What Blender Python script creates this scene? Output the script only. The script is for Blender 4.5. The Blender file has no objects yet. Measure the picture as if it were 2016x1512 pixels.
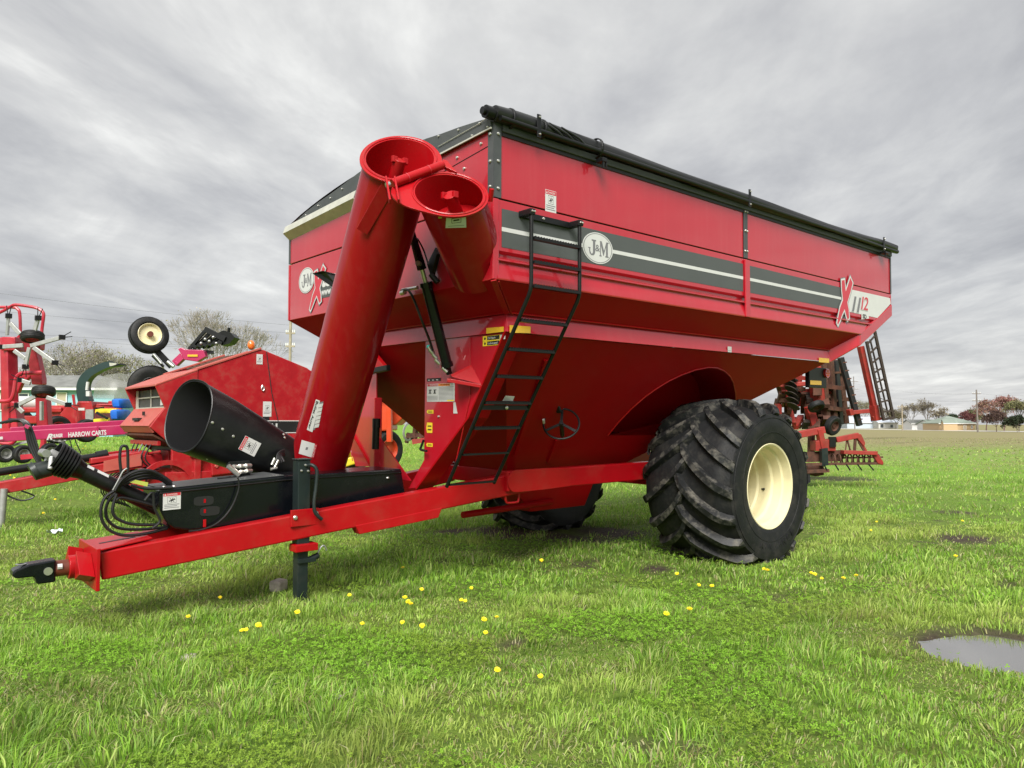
import bpy, bmesh, math, random
import numpy as np
from mathutils import Vector, Matrix, noise as mnoise
from mathutils.geometry import tessellate_polygon
random.seed(7); rng = np.random.default_rng(11)
V = Vector
sc = bpy.context.scene
col = sc.collection

# ---------------------------------------------------------------- camera
CAM = V((-3.712, -4.488, 1.5))
FW = V((0.65611003, 0.75278768, 0.05320094)); RW = V((0.75385527, -0.65704051, 0.0)); UW = V((-0.03495518, -0.04010581, 0.99858383))
FPX = 1482.83
cam = bpy.data.cameras.new('camera'); camo = bpy.data.objects.new('camera', cam); col.objects.link(camo)
camo.matrix_world = Matrix(((RW.x, UW.x, -FW.x, CAM.x), (RW.y, UW.y, -FW.y, CAM.y), (RW.z, UW.z, -FW.z, CAM.z), (0, 0, 0, 1)))
cam.sensor_fit = 'HORIZONTAL'; cam.sensor_width = 36.0; cam.lens = FPX / 2016 * 36
cam.clip_start = 0.05; cam.clip_end = 5000
sc.camera = camo

# ---------------------------------------------------------------- light
SUN_EL, SUN_DIR2 = math.radians(42), V((-0.75, -0.66))
sdir = V((SUN_DIR2.x * math.cos(SUN_EL), SUN_DIR2.y * math.cos(SUN_EL), math.sin(SUN_EL))).normalized()
sun = bpy.data.lights.new('sun', 'SUN'); sun.energy = 1.9; sun.angle = math.radians(30); sun.color = (1.0, 0.97, 0.92)
suno = bpy.data.objects.new('sun', sun); col.objects.link(suno)
suno.rotation_euler = sdir.to_track_quat('Z', 'Y').to_euler()
sc.view_settings.view_transform = 'Standard'; sc.view_settings.look = 'None'
sc.view_settings.exposure = 1.64; sc.view_settings.gamma = 1.0; sc.view_settings.use_curve_mapping = False
try:
    sc.cycles.use_denoising = True
    sc.cycles.max_bounces = 5; sc.cycles.diffuse_bounces = 2; sc.cycles.glossy_bounces = 3; sc.cycles.transparent_max_bounces = 8
except Exception: pass

world = bpy.data.worlds.new('World'); sc.world = world; world.use_nodes = True
wn = world.node_tree; wn.nodes.clear()
def wnode(t, **k):
    n = wn.nodes.new(t)
    for a, b in k.items(): setattr(n, a, b)
    return n
SKYO = (31.0, 4.2, 22.3)
def build_world():
    L = wn.links.new
    out = wnode('ShaderNodeOutputWorld'); bg = wnode('ShaderNodeBackground'); L(bg.outputs[0], out.inputs[0])
    sky = wnode('ShaderNodeTexSky'); sky.sky_type = 'NISHITA'; sky.sun_disc = False
    sky.sun_elevation = SUN_EL; sky.sun_rotation = math.atan2(SUN_DIR2.x, SUN_DIR2.y)
    def mul(c, s):
        n = wnode('ShaderNodeVectorMath', operation='SCALE'); L(c, n.inputs[0])
        if isinstance(s, float): n.inputs[3].default_value = s
        else: L(s, n.inputs[3])
        return n.outputs[0]
    def math_(op, a, b=None, c=None, clamp=False):
        n = wnode('ShaderNodeMath', operation=op, use_clamp=clamp)
        for i, v in enumerate((a, b, c)):
            if v is None: continue
            if isinstance(v, (int, float)): n.inputs[i].default_value = v
            else: L(v, n.inputs[i])
        return n.outputs[0]
    tc = wnode('ShaderNodeTexCoord'); d = tc.outputs['Generated']
    sep = wnode('ShaderNodeSeparateXYZ'); L(d, sep.inputs[0])
    # camera-independent cloud deck: direction projected on a flat layer, streaks along one wind direction
    zz = math_('ADD', math_('MAXIMUM', sep.outputs[2], 0.0), 0.075)
    u = math_('DIVIDE', sep.outputs[0], zz); v = math_('DIVIDE', sep.outputs[1], zz)
    ca, sa = math.cos(math.radians(44)), math.sin(math.radians(44))
    al = math_('ADD', math_('MULTIPLY', u, ca), math_('MULTIPLY', v, sa))
    ac = math_('ADD', math_('MULTIPLY', u, -sa), math_('MULTIPLY', v, ca))
    def cloud(sx, sy, scale, detail, rough, off, dist=0.0):
        cb = wnode('ShaderNodeCombineXYZ'); L(math_('MULTIPLY', al, sx), cb.inputs[0]); L(math_('MULTIPLY', ac, sy), cb.inputs[1]); cb.inputs[2].default_value = off
        n = wnode('ShaderNodeTexNoise'); n.inputs['Scale'].default_value = scale; n.inputs['Detail'].default_value = detail
        n.inputs['Roughness'].default_value = rough; n.inputs['Distortion'].default_value = dist; L(cb.outputs[0], n.inputs[0]); return n.outputs[0]
    c1 = cloud(0.55, 1.0, 0.95, 8, 0.60, SKYO[0], 0.6)
    c2 = cloud(0.60, 1.0, 2.8, 5, 0.58, SKYO[1], 0.3)
    c3 = cloud(0.8, 1.0, 0.38, 3, 0.5, SKYO[2], 0.3)
    s = math_('ADD', math_('ADD', math_('MULTIPLY', c1, 0.46), math_('MULTIPLY', c2, 0.26)), math_('MULTIPLY', c3, 0.42))
    sd = wnode('ShaderNodeVectorMath', operation='DOT_PRODUCT'); L(d, sd.inputs[0]); sd.inputs[1].default_value = sdir
    # the hidden sun brightens the cloud around itself
    glow = math_('MULTIPLY', math_('POWER', math_('MAXIMUM', math_('ADD', math_('MULTIPLY', sd.outputs['Value'], 0.5), 0.5), 0.0), 2.0), 0.12)
    s = math_('ADD', s, glow)
    ramp = wnode('ShaderNodeValToRGB'); e = ramp.color_ramp.elements
    e[0].position = 0.43; e[0].color = (0.125, 0.127, 0.134, 1)
    e[1].position = 0.73; e[1].color = (0.34, 0.34, 0.33, 1)
    for p, c in ((0.50, (0.160, 0.161, 0.167, 1)), (0.57, (0.200, 0.201, 0.204, 1)), (0.65, (0.255, 0.255, 0.252, 1))):
        x = e.new(p); x.color = c
    L(s, ramp.inputs[0])
    # thin gaps let a little of the Nishita sky through
    mix = wnode('ShaderNodeMix', data_type='RGBA'); mix.inputs[0].default_value = 0.06
    L(ramp.outputs[0], mix.inputs[6]); L(mul(sky.outputs[0], 0.05), mix.inputs[7])
    # pale horizon band
    hb = math_('POWER', math_('SUBTRACT', 1.0, math_('MINIMUM', math_('MAXIMUM', sep.outputs[2], 0.0), 1.0)), 14.0)
    mix2 = wnode('ShaderNodeMix', data_type='RGBA'); L(math_('MULTIPLY', hb, 0.42), mix2.inputs[0])
    L(mix.outputs[2], mix2.inputs[6]); mix2.inputs[7].default_value = (0.255, 0.255, 0.258, 1)
    L(mix2.outputs[2], bg.inputs[0]); bg.inputs[1].default_value = 0.94
build_world()

# ---------------------------------------------------------------- helpers
class MB:
    """collects geometry for ONE mesh object"""
    def __init__(s): s.v = []; s.f = []
    def add(s, vs, fs):
        o = len(s.v); s.v += [tuple(x) for x in vs]; s.f += [tuple(i + o for i in f) for f in fs]; return s
    def box(s, c, d, R=None):
        c = V(c); pts = []
        for sx in (-.5, .5):
            for sy in (-.5, .5):
                for sz in (-.5, .5):
                    p = V((sx * d[0], sy * d[1], sz * d[2]))
                    if R: p = R @ p
                    pts.append(c + p)
        return s.add(pts, [(0, 1, 3, 2), (4, 6, 7, 5), (0, 4, 5, 1), (2, 3, 7, 6), (0, 2, 6, 4), (1, 5, 7, 3)])
    def bx(s, x0, x1, y0, y1, z0, z1): return s.box(((x0 + x1) / 2, (y0 + y1) / 2, (z0 + z1) / 2), (x1 - x0, y1 - y0, z1 - z0))
    def beam(s, p0, p1, w, h, up=(0, 0, 1), w1=None, h1=None):
        p0, p1, up = V(p0), V(p1), V(up); a = (p1 - p0).normalized()
        r = a.cross(up).normalized(); u = r.cross(a)
        w1 = w if w1 is None else w1; h1 = h if h1 is None else h1
        pts = [p + r * (i * ww / 2) + u * (j * hh / 2) for p, ww, hh in ((p0, w, h), (p1, w1, h1)) for i, j in ((-1, -1), (1, -1), (1, 1), (-1, 1))]
        return s.add(pts, [(0, 1, 2, 3), (7, 6, 5, 4), (0, 4, 5, 1), (1, 5, 6, 2), (2, 6, 7, 3), (3, 7, 4, 0)])
    def cyl(s, p0, p1, r0, r1=None, n=16, caps=True):
        p0, p1 = V(p0), V(p1); r1 = r0 if r1 is None else r1; a = (p1 - p0).normalized()
        t = V((0, 0, 1)) if abs(a.z) < .9 else V((1, 0, 0)); e1 = a.cross(t).normalized(); e2 = a.cross(e1)
        pts = [p + (e1 * math.cos(2 * math.pi * i / n) + e2 * math.sin(2 * math.pi * i / n)) * r for p, r in ((p0, r0), (p1, r1)) for i in range(n)]
        fs = [(i, (i + 1) % n, n + (i + 1) % n, n + i) for i in range(n)]
        if caps: fs += [tuple(range(n))[::-1], tuple(range(n, 2 * n))]
        return s.add(pts, fs)
    def tube(s, pts, r, n=8, closed=False, taper=None):
        pts = [V(p) for p in pts]; m = len(pts)
        tan = []
        for i in range(m):
            a = pts[(i + 1) % m] if (closed or i < m - 1) else pts[i]; b = pts[i - 1] if (closed or i > 0) else pts[i]
            tan.append((a - b).normalized())
        t = V((0, 0, 1)) if abs(tan[0].z) < .9 else V((1, 0, 0)); e = tan[0].cross(t).normalized()
        vs = []
        for i in range(m):
            e = (e - tan[i] * e.dot(tan[i])).normalized(); e2 = tan[i].cross(e)
            rr = r if taper is None else r * taper[i]
            vs += [pts[i] + (e * math.cos(2 * math.pi * k / n) + e2 * math.sin(2 * math.pi * k / n)) * rr for k in range(n)]
        fs = []
        for i in range(m if closed else m - 1):
            j = (i + 1) % m
            fs += [(i * n + k, i * n + (k + 1) % n, j * n + (k + 1) % n, j * n + k) for k in range(n)]
        if not closed: fs += [tuple(range(n))[::-1], tuple(range((m - 1) * n, m * n))]
        return s.add(vs, fs)
    def prism(s, poly, vec):
        poly = [V(p) for p in poly]; vec = V(vec); n = len(poly)
        return s.add(poly + [p + vec for p in poly], [tuple(range(n)), tuple(range(2 * n - 1, n - 1, -1))] + [(i, i + n, (i + 1) % n + n, (i + 1) % n) for i in range(n)])
    def lathe(s, prof, o, axis, n=48, closed=False):
        """prof: list of (radius, distance along axis)"""
        o, a = V(o), V(axis).normalized(); t = V((0, 0, 1)) if abs(a.z) < .9 else V((1, 0, 0)); e1 = a.cross(t).normalized(); e2 = a.cross(e1)
        vs = [o + a * h + (e1 * math.cos(2 * math.pi * k / n) + e2 * math.sin(2 * math.pi * k / n)) * r for r, h in prof for k in range(n)]
        m = len(prof); fs = []
        for i in range(m if closed else m - 1):
            j = (i + 1) % m
            fs += [(i * n + k, i * n + (k + 1) % n, j * n + (k + 1) % n, j * n + k) for k in range(n)]
        return s.add(vs, fs)
    def sphere(s, c, r, n=10, m=6, sq=(1, 1, 1)):
        c = V(c); vs = []
        for i in range(m + 1):
            th = math.pi * i / m
            for k in range(n):
                ph = 2 * math.pi * k / n; vs.append(c + V((r * sq[0] * math.sin(th) * math.cos(ph), r * sq[1] * math.sin(th) * math.sin(ph), r * sq[2] * math.cos(th))))
        return s.add(vs, [(i * n + k, i * n + (k + 1) % n, (i + 1) * n + (k + 1) % n, (i + 1) * n + k) for i in range(m) for k in range(n)])
    def build(s, name, mat, parent=None, smooth=False, bevel=0.0, label=None):
        me = bpy.data.meshes.new(name); me.from_pydata(s.v, [], s.f)
        bm = bmesh.new(); bm.from_mesh(me); bmesh.ops.recalc_face_normals(bm, faces=bm.faces); bm.to_mesh(me); bm.free()
        me.materials.append(mat)
        if smooth:
            me.shade_smooth(); me.set_sharp_from_angle(angle=math.radians(38))
        o = bpy.data.objects.new(name, me); col.objects.link(o)
        if parent: o.parent = parent
        if bevel:
            b = o.modifiers.new('bevel', 'BEVEL'); b.width = bevel; b.segments = 2; b.limit_method = 'ANGLE'; b.angle_limit = math.radians(40)
        if label: o['label'] = label
        return o
def thing(name, label, cat, loc=(0, 0, 0), group=None):
    o = bpy.data.objects.new(name, None); col.objects.link(o); o.location = loc; o['label'] = label; o['category'] = cat
    o.empty_display_size = .1
    if group: o['group'] = group
    return o
def tag(o, label, cat, group=None):
    o['label'] = label; o['category'] = cat
    if group: o['group'] = group
    return o
def kind(o, k, label=None):
    o['kind'] = k
    if label: o['label'] = label
    return o
def copy_tree(o, parent=None):
    c = o.copy(); col.objects.link(c); c.parent = parent
    for ch in [x for x in bpy.data.objects if x.parent == o]: copy_tree(ch, c)
    return c
def lerp(a, b, t): return a + (b - a) * t
def smooth_path(pts, k=6):
    """Catmull-Rom through pts"""
    pts = [V(p) for p in pts]; out = []
    for i in range(len(pts) - 1):
        p0, p1, p2, p3 = pts[max(i - 1, 0)], pts[i], pts[i + 1], pts[min(i + 2, len(pts) - 1)]
        for j in range(k):
            t = j / k; out.append(.5 * ((2 * p1) + (p2 - p0) * t + (2 * p0 - 5 * p1 + 4 * p2 - p3) * t * t + (3 * p1 - p0 - 3 * p2 + p3) * t ** 3))
    out.append(pts[-1]); return out

# survey helpers: sight lines of the photograph met with real planes (cart frame / ground frame)
M_CART = Matrix(((0.99994969, -0.00016268, -0.01002927), (0.0, 0.99986847, -0.01621832), (0.01003059, 0.01621751, 0.99981817)))
O_CART = V((0, 0, -0.1097))
M_INV = M_CART.transposed()
CAM_C = M_INV @ CAM + O_CART
def wray(px, py): return FW + RW * ((px - 1008) / FPX) - UW * ((py - 756) / FPX)
def cp(px, py, ax, val):
    d = M_INV @ wray(px, py); return CAM_C + d * ((val - CAM_C[ax]) / d[ax])
def cpn(px, py, p, n):
    d = M_INV @ wray(px, py); n = V(n); return CAM_C + d * ((V(p) - CAM_C).dot(n) / d.dot(n))
def wp(px, py, depth): return CAM + wray(px, py) * depth
def cart_ground(x, y): return 1.5 - (1.5 + .0100306 * (x + 3.69627) + .0162175 * (y + 4.4621)) / .999818
def sstep(a, b, x):
    t = np.clip((x - a) / (b - a), 0, 1); return t * t * (3 - 2 * t)
def gz(x, y):
    """gentle lie of the land: the yard rises to the left behind the cart"""
    r = 0.62 * sstep(6.5, 17, y - 0.25 * x) * (1 - sstep(6, 22, x - 0.25 * y))
    return r
def gp(px, py):
    d = wray(px, py); t = 1.5 / -d.z if d.z < -1e-4 else 400
    t = min(t, 900); 
    for _ in range(30):
        p = CAM + d * t; t += (p.z - float(gz(p.x, p.y))) / max(-d.z, .02) * .7
    return CAM + d * t

# ---------------------------------------------------------------- materials
def mat(name, color, rough=.5, metal=0., coat=0., coat_rough=.05, noise=0., nscale=8., dirt=None, dirt_amt=0., dirt_scale=3., bump=0., bscale=60., spec=.5, attr=None, trans=0., sss=None):
    m = bpy.data.materials.new(name); m.use_nodes = True; nt = m.node_tree; N = nt.nodes; L = nt.links.new
    b = N['Principled BSDF']; b.inputs['Roughness'].default_value = rough; b.inputs['Metallic'].default_value = metal
    b.inputs['Coat Weight'].default_value = coat; b.inputs['Coat Roughness'].default_value = coat_rough
    b.inputs['Specular IOR Level'].default_value = spec
    c = (*color, 1); b.inputs['Base Color'].default_value = c
    tc = N.new('ShaderNodeTexCoord'); P = tc.outputs['Object']
    cur = None
    if attr:
        a = N.new('ShaderNodeAttribute'); a.attribute_name = attr; cur = a.outputs['Color']
    if noise:
        n = N.new('ShaderNodeTexNoise'); n.inputs['Scale'].default_value = nscale; n.inputs['Detail'].default_value = 3; L(P, n.inputs[0])
        mr = N.new('ShaderNodeMapRange'); mr.inputs[1].default_value = .3; mr.inputs[2].default_value = .7; mr.inputs[3].default_value = 1 - noise; mr.inputs[4].default_value = 1 + noise; L(n.outputs[0], mr.inputs[0])
        sc_ = N.new('ShaderNodeVectorMath'); sc_.operation = 'SCALE'
        if cur is None: sc_.inputs[0].default_value = color
        else: L(cur, sc_.inputs[0])
        L(mr.outputs[0], sc_.inputs[3]); cur = sc_.outputs[0]
    if dirt:
        n = N.new('ShaderNodeTexNoise'); n.inputs['Scale'].default_value = dirt_scale; n.inputs['Detail'].default_value = 5; n.inputs['Roughness'].default_value = .68; L(P, n.inputs[0])
        mr = N.new('ShaderNodeMapRange'); mr.inputs[1].default_value = .48; mr.inputs[2].default_value = .72; mr.inputs[3].default_value = 0; mr.inputs[4].default_value = dirt_amt; L(n.outputs[0], mr.inputs[0])
        mx = N.new('ShaderNodeMix'); mx.data_type = 'RGBA'; L(mr.outputs[0], mx.inputs[0])
        if cur is None: mx.inputs[6].default_value = c
        else: L(cur, mx.inputs[6])
        mx.inputs[7].default_value = (*dirt, 1); cur = mx.outputs[2]
        ra = N.new('ShaderNodeMath'); ra.operation = 'MULTIPLY_ADD'; L(mr.outputs[0], ra.inputs[0]); ra.inputs[1].default_value = .35; ra.inputs[2].default_value = rough; L(ra.outputs[0], b.inputs['Roughness'])
    if cur is not None: L(cur, b.inputs['Base Color'])
    if bump:
        n = N.new('ShaderNodeTexNoise'); n.inputs['Scale'].default_value = bscale; n.inputs['Detail'].default_value = 3; L(P, n.inputs[0])
        bp = N.new('ShaderNodeBump'); bp.inputs['Strength'].default_value = bump; bp.inputs['Distance'].default_value = .02; L(n.outputs[0], bp.inputs['Height']); L(bp.outputs[0], b.inputs['Normal'])
    return m
RED = (0.43, 0.004, 0.016)
M = {}
M['red'] = mat('red_gloss_paint', RED, .38, coat=1, coat_rough=.04, noise=.05, nscale=1.5, bump=.035, bscale=1.1, dirt=(.36, .09, .08), dirt_amt=.09, dirt_scale=2.2)
def add_streaks(m, colr, amt):
    nt = m.node_tree; N = nt.nodes; L = nt.links.new; b = N['Principled BSDF']; tc = N.new('ShaderNodeTexCoord'); mp = N.new('ShaderNodeMapping'); mp.inputs['Scale'].default_value = (5, 5, .35); L(tc.outputs['Object'], mp.inputs[0])
    n = N.new('ShaderNodeTexNoise'); n.inputs['Scale'].default_value = 3.0; n.inputs['Detail'].default_value = 4; L(mp.outputs[0], n.inputs[0])
    mr = N.new('ShaderNodeMapRange'); mr.inputs[1].default_value = .5; mr.inputs[2].default_value = .75; mr.inputs[3].default_value = 0; mr.inputs[4].default_value = amt; L(n.outputs[0], mr.inputs[0])
    mx = N.new('ShaderNodeMix'); mx.data_type = 'RGBA'; L(mr.outputs[0], mx.inputs[0]); lk = b.inputs['Base Color'].links[0]; L(lk.from_socket, mx.inputs[6]); mx.inputs[7].default_value = (*colr, 1); L(mx.outputs[2], b.inputs['Base Color'])
    ra = N.new('ShaderNodeMath'); ra.operation = 'MULTIPLY_ADD'; L(mr.outputs[0], ra.inputs[0]); ra.inputs[1].default_value = .6; ra.inputs[2].default_value = .03; L(ra.outputs[0], b.inputs['Coat Roughness'])
M['redshade'] = mat('red_paint_shaded', (0.34, 0.002, 0.005), .5, coat=.06, coat_rough=.15, noise=.06, nscale=1.5, spec=.12, dirt=(.20, .03, .025), dirt_amt=.12, dirt_scale=2.2)  # same red paint, darker and duller: underside shade put into its colour
M['redtube'] = mat('red_tube_paint', (0.27, 0.0015, 0.006), .45, coat=.45, coat_rough=.05, noise=.05, nscale=1.5, spec=.12, dirt=(.24, .05, .04), dirt_amt=.10, dirt_scale=2.2)
M['redframe'] = mat('red_frame_paint', (0.36, 0.002, 0.006), .42, coat=.25, coat_rough=.12, spec=.2, noise=.06, nscale=3, bump=.02, bscale=9, dirt=(.22, .08, .05), dirt_amt=.18, dirt_scale=4)
M['redold'] = mat('weathered_red_paint', (0.37, 0.007, 0.013), .45, coat=.35, coat_rough=.25, noise=.16, nscale=5, dirt=(.17, .08, .05), dirt_amt=.45, dirt_scale=5)
M['crimson'] = mat('crimson_tedder_paint', (0.42, 0.010, 0.032), .42, coat=.4, coat_rough=.2, noise=.14, nscale=4, dirt=(.25, .08, .07), dirt_amt=.3, dirt_scale=4)
M['redfade'] = mat('faded_red_panel', (0.44, 0.085, 0.065), .5, coat=.2, coat_rough=.3, noise=.12, nscale=6, dirt=(.2, .1, .07), dirt_amt=.4, dirt_scale=6)
M['redorange'] = mat('orange_red_frame', (0.27, 0.020, 0.014), .55, noise=.2, nscale=6, dirt=(.14, .05, .025), dirt_amt=.6, dirt_scale=4)
M['rust'] = mat('rusty_steel', (0.085, 0.032, 0.018), .8, noise=.35, nscale=9, dirt=(.04, .025, .018), dirt_amt=.7, dirt_scale=7)
M['magenta'] = mat('magenta_paint', (0.40, 0.012, 0.085), .4, coat=.5, coat_rough=.15, noise=.08, nscale=4, dirt=(.2, .05, .07), dirt_amt=.25, dirt_scale=4)
M['black'] = mat('black_powdercoat', (0.006, 0.0065, 0.007), .40, spec=.35, noise=.15, nscale=10, bump=.01, bscale=200)
M['blackgloss'] = mat('black_gloss_paint', (0.003, 0.004, 0.006), .25, coat=.18, coat_rough=.1, spec=.3, noise=.1, nscale=3, dirt=(.03, .03, .028), dirt_amt=.15, dirt_scale=5)
M['boot'] = mat('black_poly_spout', (0.004, 0.0045, 0.005), .38, spec=.4, noise=.2, nscale=4, dirt=(.035, .035, .032), dirt_amt=.2, dirt_scale=6, bump=.03, bscale=12)
M['tarp'] = mat('black_vinyl_tarp', (0.012, 0.0125, 0.013), .42, noise=.15, nscale=6, bump=.12, bscale=14)
M['post'] = mat('charcoal_steel', (0.055, 0.06, 0.062), .5, noise=.08, nscale=6, dirt=(.12, .12, .11), dirt_amt=.2)
M['stripe'] = mat('grey_stripe_decal', (0.075, 0.082, 0.080), .45, coat=.12, spec=.3, coat_rough=.08, noise=.04, nscale=3)
M['jackgreen'] = mat('dark_green_steel', (0.010, 0.017, 0.017), .45, spec=.35, coat=.1, noise=.15, nscale=7, dirt=(.08, .07, .05), dirt_amt=.25)
M['white'] = mat('white_vinyl', (0.56, 0.56, 0.55), .45, noise=.03)
M['cream'] = mat('cream_rim_paint', (0.72, 0.65, 0.40), .4, coat=.3, coat_rough=.15, noise=.05, nscale=3, dirt=(.40, .33, .2), dirt_amt=.25, dirt_scale=5)
M['darksteel'] = mat('dark_rusted_steel', (0.030, 0.019, 0.014), .75, noise=.3, nscale=9)
M['galv'] = mat('galvanised_steel', (0.55, 0.54, 0.47), .42, metal=.35, noise=.1, nscale=10)
M['bolt'] = mat('zinc_bolt', (0.62, 0.61, 0.57), .32, metal=.85)
M['steel'] = mat('bare_steel', (0.42, 0.42, 0.41), .35, metal=.8, noise=.15, nscale=12)
M['greysteel'] = mat('grey_tine_arm', (0.36, 0.36, 0.35), .45, metal=.4, noise=.15, nscale=12)
M['rubber'] = mat('tyre_rubber', (0.008, 0.0085, 0.0092), .6, noise=.25, nscale=7, dirt=(.075, .068, .056), dirt_amt=.30, dirt_scale=6, bump=.15, bscale=40, spec=.35)
M['lug'] = mat('tyre_lug_rubber', (0.012, 0.0128, 0.0135), .55, noise=.3, nscale=9, dirt=(.23, .21, .17), dirt_amt=.55, dirt_scale=9, bump=.15, bscale=50, spec=.4)
M['hose'] = mat('hydraulic_hose', (0.010, 0.010, 0.011), .4)
M['yellow'] = mat('yellow_reflector', (0.72, 0.42, 0.03), .35, coat=.4, noise=.05, nscale=40)
M['yel'] = mat('yellow_paint', (0.78, 0.58, 0.03), .45, noise=.08)
M['decalred'] = mat('decal_red', (0.50, 0.012, 0.03), .4, coat=.4)
M['decalorange'] = mat('decal_orange', (0.75, 0.20, 0.02), .4)
M['ink'] = mat('black_ink', (0.012, 0.012, 0.013), .5)
M['inkgrey'] = mat('grey_ink', (0.16, 0.16, 0.17), .5)
M['brown'] = mat('rust_brown_tube', (0.13, 0.03, 0.015), .5, noise=.2)
M['darkgreen'] = mat('dark_green_paint', (0.010, 0.030, 0.030), .4, coat=.3, coat_rough=.2, noise=.2, nscale=4)
M['blue'] = mat('blue_tarp', (0.01, 0.12, 0.50), .4, noise=.12, nscale=5, bump=.3, bscale=9)
M['orange'] = mat('orange_paint', (0.62, 0.065, 0.015), .42, coat=.4, coat_rough=.15, noise=.08, nscale=3, dirt=(.25, .06, .03), dirt_amt=.3)
M['lens'] = mat('amber_lens', (0.7, 0.16, 0.02), .2, coat=1)
M['taillens'] = mat('red_lens', (0.5, 0.02, 0.02), .15, coat=1)
M['glass'] = mat('dark_glass', (0.035, 0.04, 0.045), .06, coat=.5)
M['screen'] = mat('dark_grey_mesh', (0.06, 0.06, 0.06), .6, noise=.2, nscale=20)
M['stone'] = mat('pale_stone', (0.36, 0.32, 0.27), .85, noise=.25, nscale=14, bump=.4, bscale=30)
M['teal'] = mat('teal_cap', (0.05, 0.5, 0.42), .4)
M['lime'] = mat('lime_tag', (0.45, 0.5, 0.08), .6)
M['plastic'] = mat('clear_plastic_litter', (0.6, 0.66, 0.7), .25, noise=.15, nscale=30)

add_streaks(M['red'], (.48, .11, .11), .09); add_streaks(M['redtube'], (.38, .08, .07), .09); add_streaks(M['redshade'], (.28, .03, .03), .12)
def make_text(txt, size, o, xd, yd, mt, name, parent, sx=1., bold=0., shear=0., ext=.0008, spacing=1.0, label=None, center=False):
    cu = bpy.data.curves.new(name, 'FONT'); cu.body = txt; cu.size = size; cu.extrude = ext; cu.offset = bold; cu.shear = shear; cu.space_character = spacing; cu.resolution_u = 3
    if center: cu.align_x = 'CENTER'; cu.align_y = 'CENTER'
    t = bpy.data.objects.new('tmp', cu); col.objects.link(t)
    dg = bpy.context.evaluated_depsgraph_get(); me = bpy.data.meshes.new_from_object(t.evaluated_get(dg)); me.name = name
    bpy.data.objects.remove(t); bpy.data.curves.remove(cu)
    xd, yd = V(xd).normalized(), V(yd).normalized(); zd = xd.cross(yd).normalized(); o = V(o)
    for v in me.vertices: v.co = o + xd * (v.co.x * sx) + yd * v.co.y + zd * v.co.z
    me.materials.clear(); me.materials.append(mt)
    ob = bpy.data.objects.new(name, me); col.objects.link(ob)
    if parent: ob.parent = parent
    if label: ob['label'] = label
    return ob
def flat(poly, nrm, mt, name, parent, th=.0016, lift=.0015, label=None):
    n = V(nrm).normalized(); return MB().prism([V(p) + n * lift for p in poly], n * th).build(name, mt, parent, label=label)
def sticker(parent, o, xd, yd, w, h, head='DANGER', headmat=None, name='warning_decal', label=None, picto=True, lines=3, thick=.0016, headside='top'):
    """a safety decal: white plate with coloured header, pictogram and text lines"""
    xd, yd = V(xd).normalized(), V(yd).normalized(); n = xd.cross(yd).normalized(); o = V(o)
    q = lambda a, b, l=0.: o + xd * (a * w) + yd * (b * h) + n * l
    R = lambda a0, a1, b0, b1: [q(a0, b0), q(a1, b0), q(a1, b1), q(a0, b1)]
    base = flat(R(0, 1, 0, 1), n, M['white'], name, parent, thick, .0015, label)
    l2 = .0015 + thick
    if head:
        flat(R(.02, .98, .80, .98), n, headmat or M['decalred'], 'header', base, .0006, l2)
        make_text(head, h * .145, q(.22, .835, l2 + .0009), xd, yd, M['white'], 'lettering', base, sx=min(1.0, .62 * w / (h * .145 * .62 * len(head))), ext=.0003)
        MB().prism([q(.07, .83, l2 + .0007), q(.18, .83, l2 + .0007), q(.125, .95, l2 + .0007)], n * .0004).build('warning_triangle', M['white'], base)
    if picto:
        fr = MB()
        for a0, a1, b0, b1 in ((.25, .75, .38, .395), (.25, .75, .735, .75), (.25, .262, .395, .735), (.738, .75, .395, .735)): fr.prism([p + n * l2 for p in R(a0, a1, b0, b1)], n * .0005)
        for (a, b), (c, d), t in (((.33, .50), (.66, .60), .05), ((.38, .66), (.62, .46), .035), ((.45, .44), (.55, .68), .03), ((.6, .66), (.68, .56), .03)):
            pa, pb = q(a, b, l2 + .0006), q(c, d, l2 + .0006); dd = (pb - pa).normalized().cross(n) * (t * w / 2)
            fr.prism([pa - dd, pb - dd, pb + dd, pa + dd], n * .0005)
        fr.build('pictogram', M['ink'], base)
    if lines:
        ln = MB()
        for i in range(lines):
            b = .30 - i * .09; ln.prism([p + n * l2 for p in R(.08, .92 - .12 * (i % 2), b - .018, b + .018)], n * .0005)
        ln.build('text_lines', M['inkgrey'], base)
    return base
# ================================================================ GRAIN CART (cart frame: X to the rear, Y to the far side, Z up; root carries its slight tilt)
cart = thing('grain_cart', 'large red grain cart with black roll tarp, folded auger and side ladder', 'grain cart')
cart.matrix_world = Matrix.Translation(-(M_CART @ O_CART)) @ M_CART.to_4x4()
W, LEN, ZT, ZF, ZS, ZB = 3.662, 7.28, 3.735, 3.578, 3.147, 2.511
A_, B_, Z1, Z2 = .325, .22, 2.295, 2.14
YC = W / 2
def bolts(pts, nrm, r=.012, parent=cart, name='bolt_heads'):
    b = MB(); n = V(nrm).normalized()
    for p in pts: b.lathe([(r, 0), (r, .006), (r * .7, .012), (.0005, .014)], V(p), n, 8)
    o = b.build(name, M['bolt'], parent, smooth=True); o['kind'] = 'stuff'; return o

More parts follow.
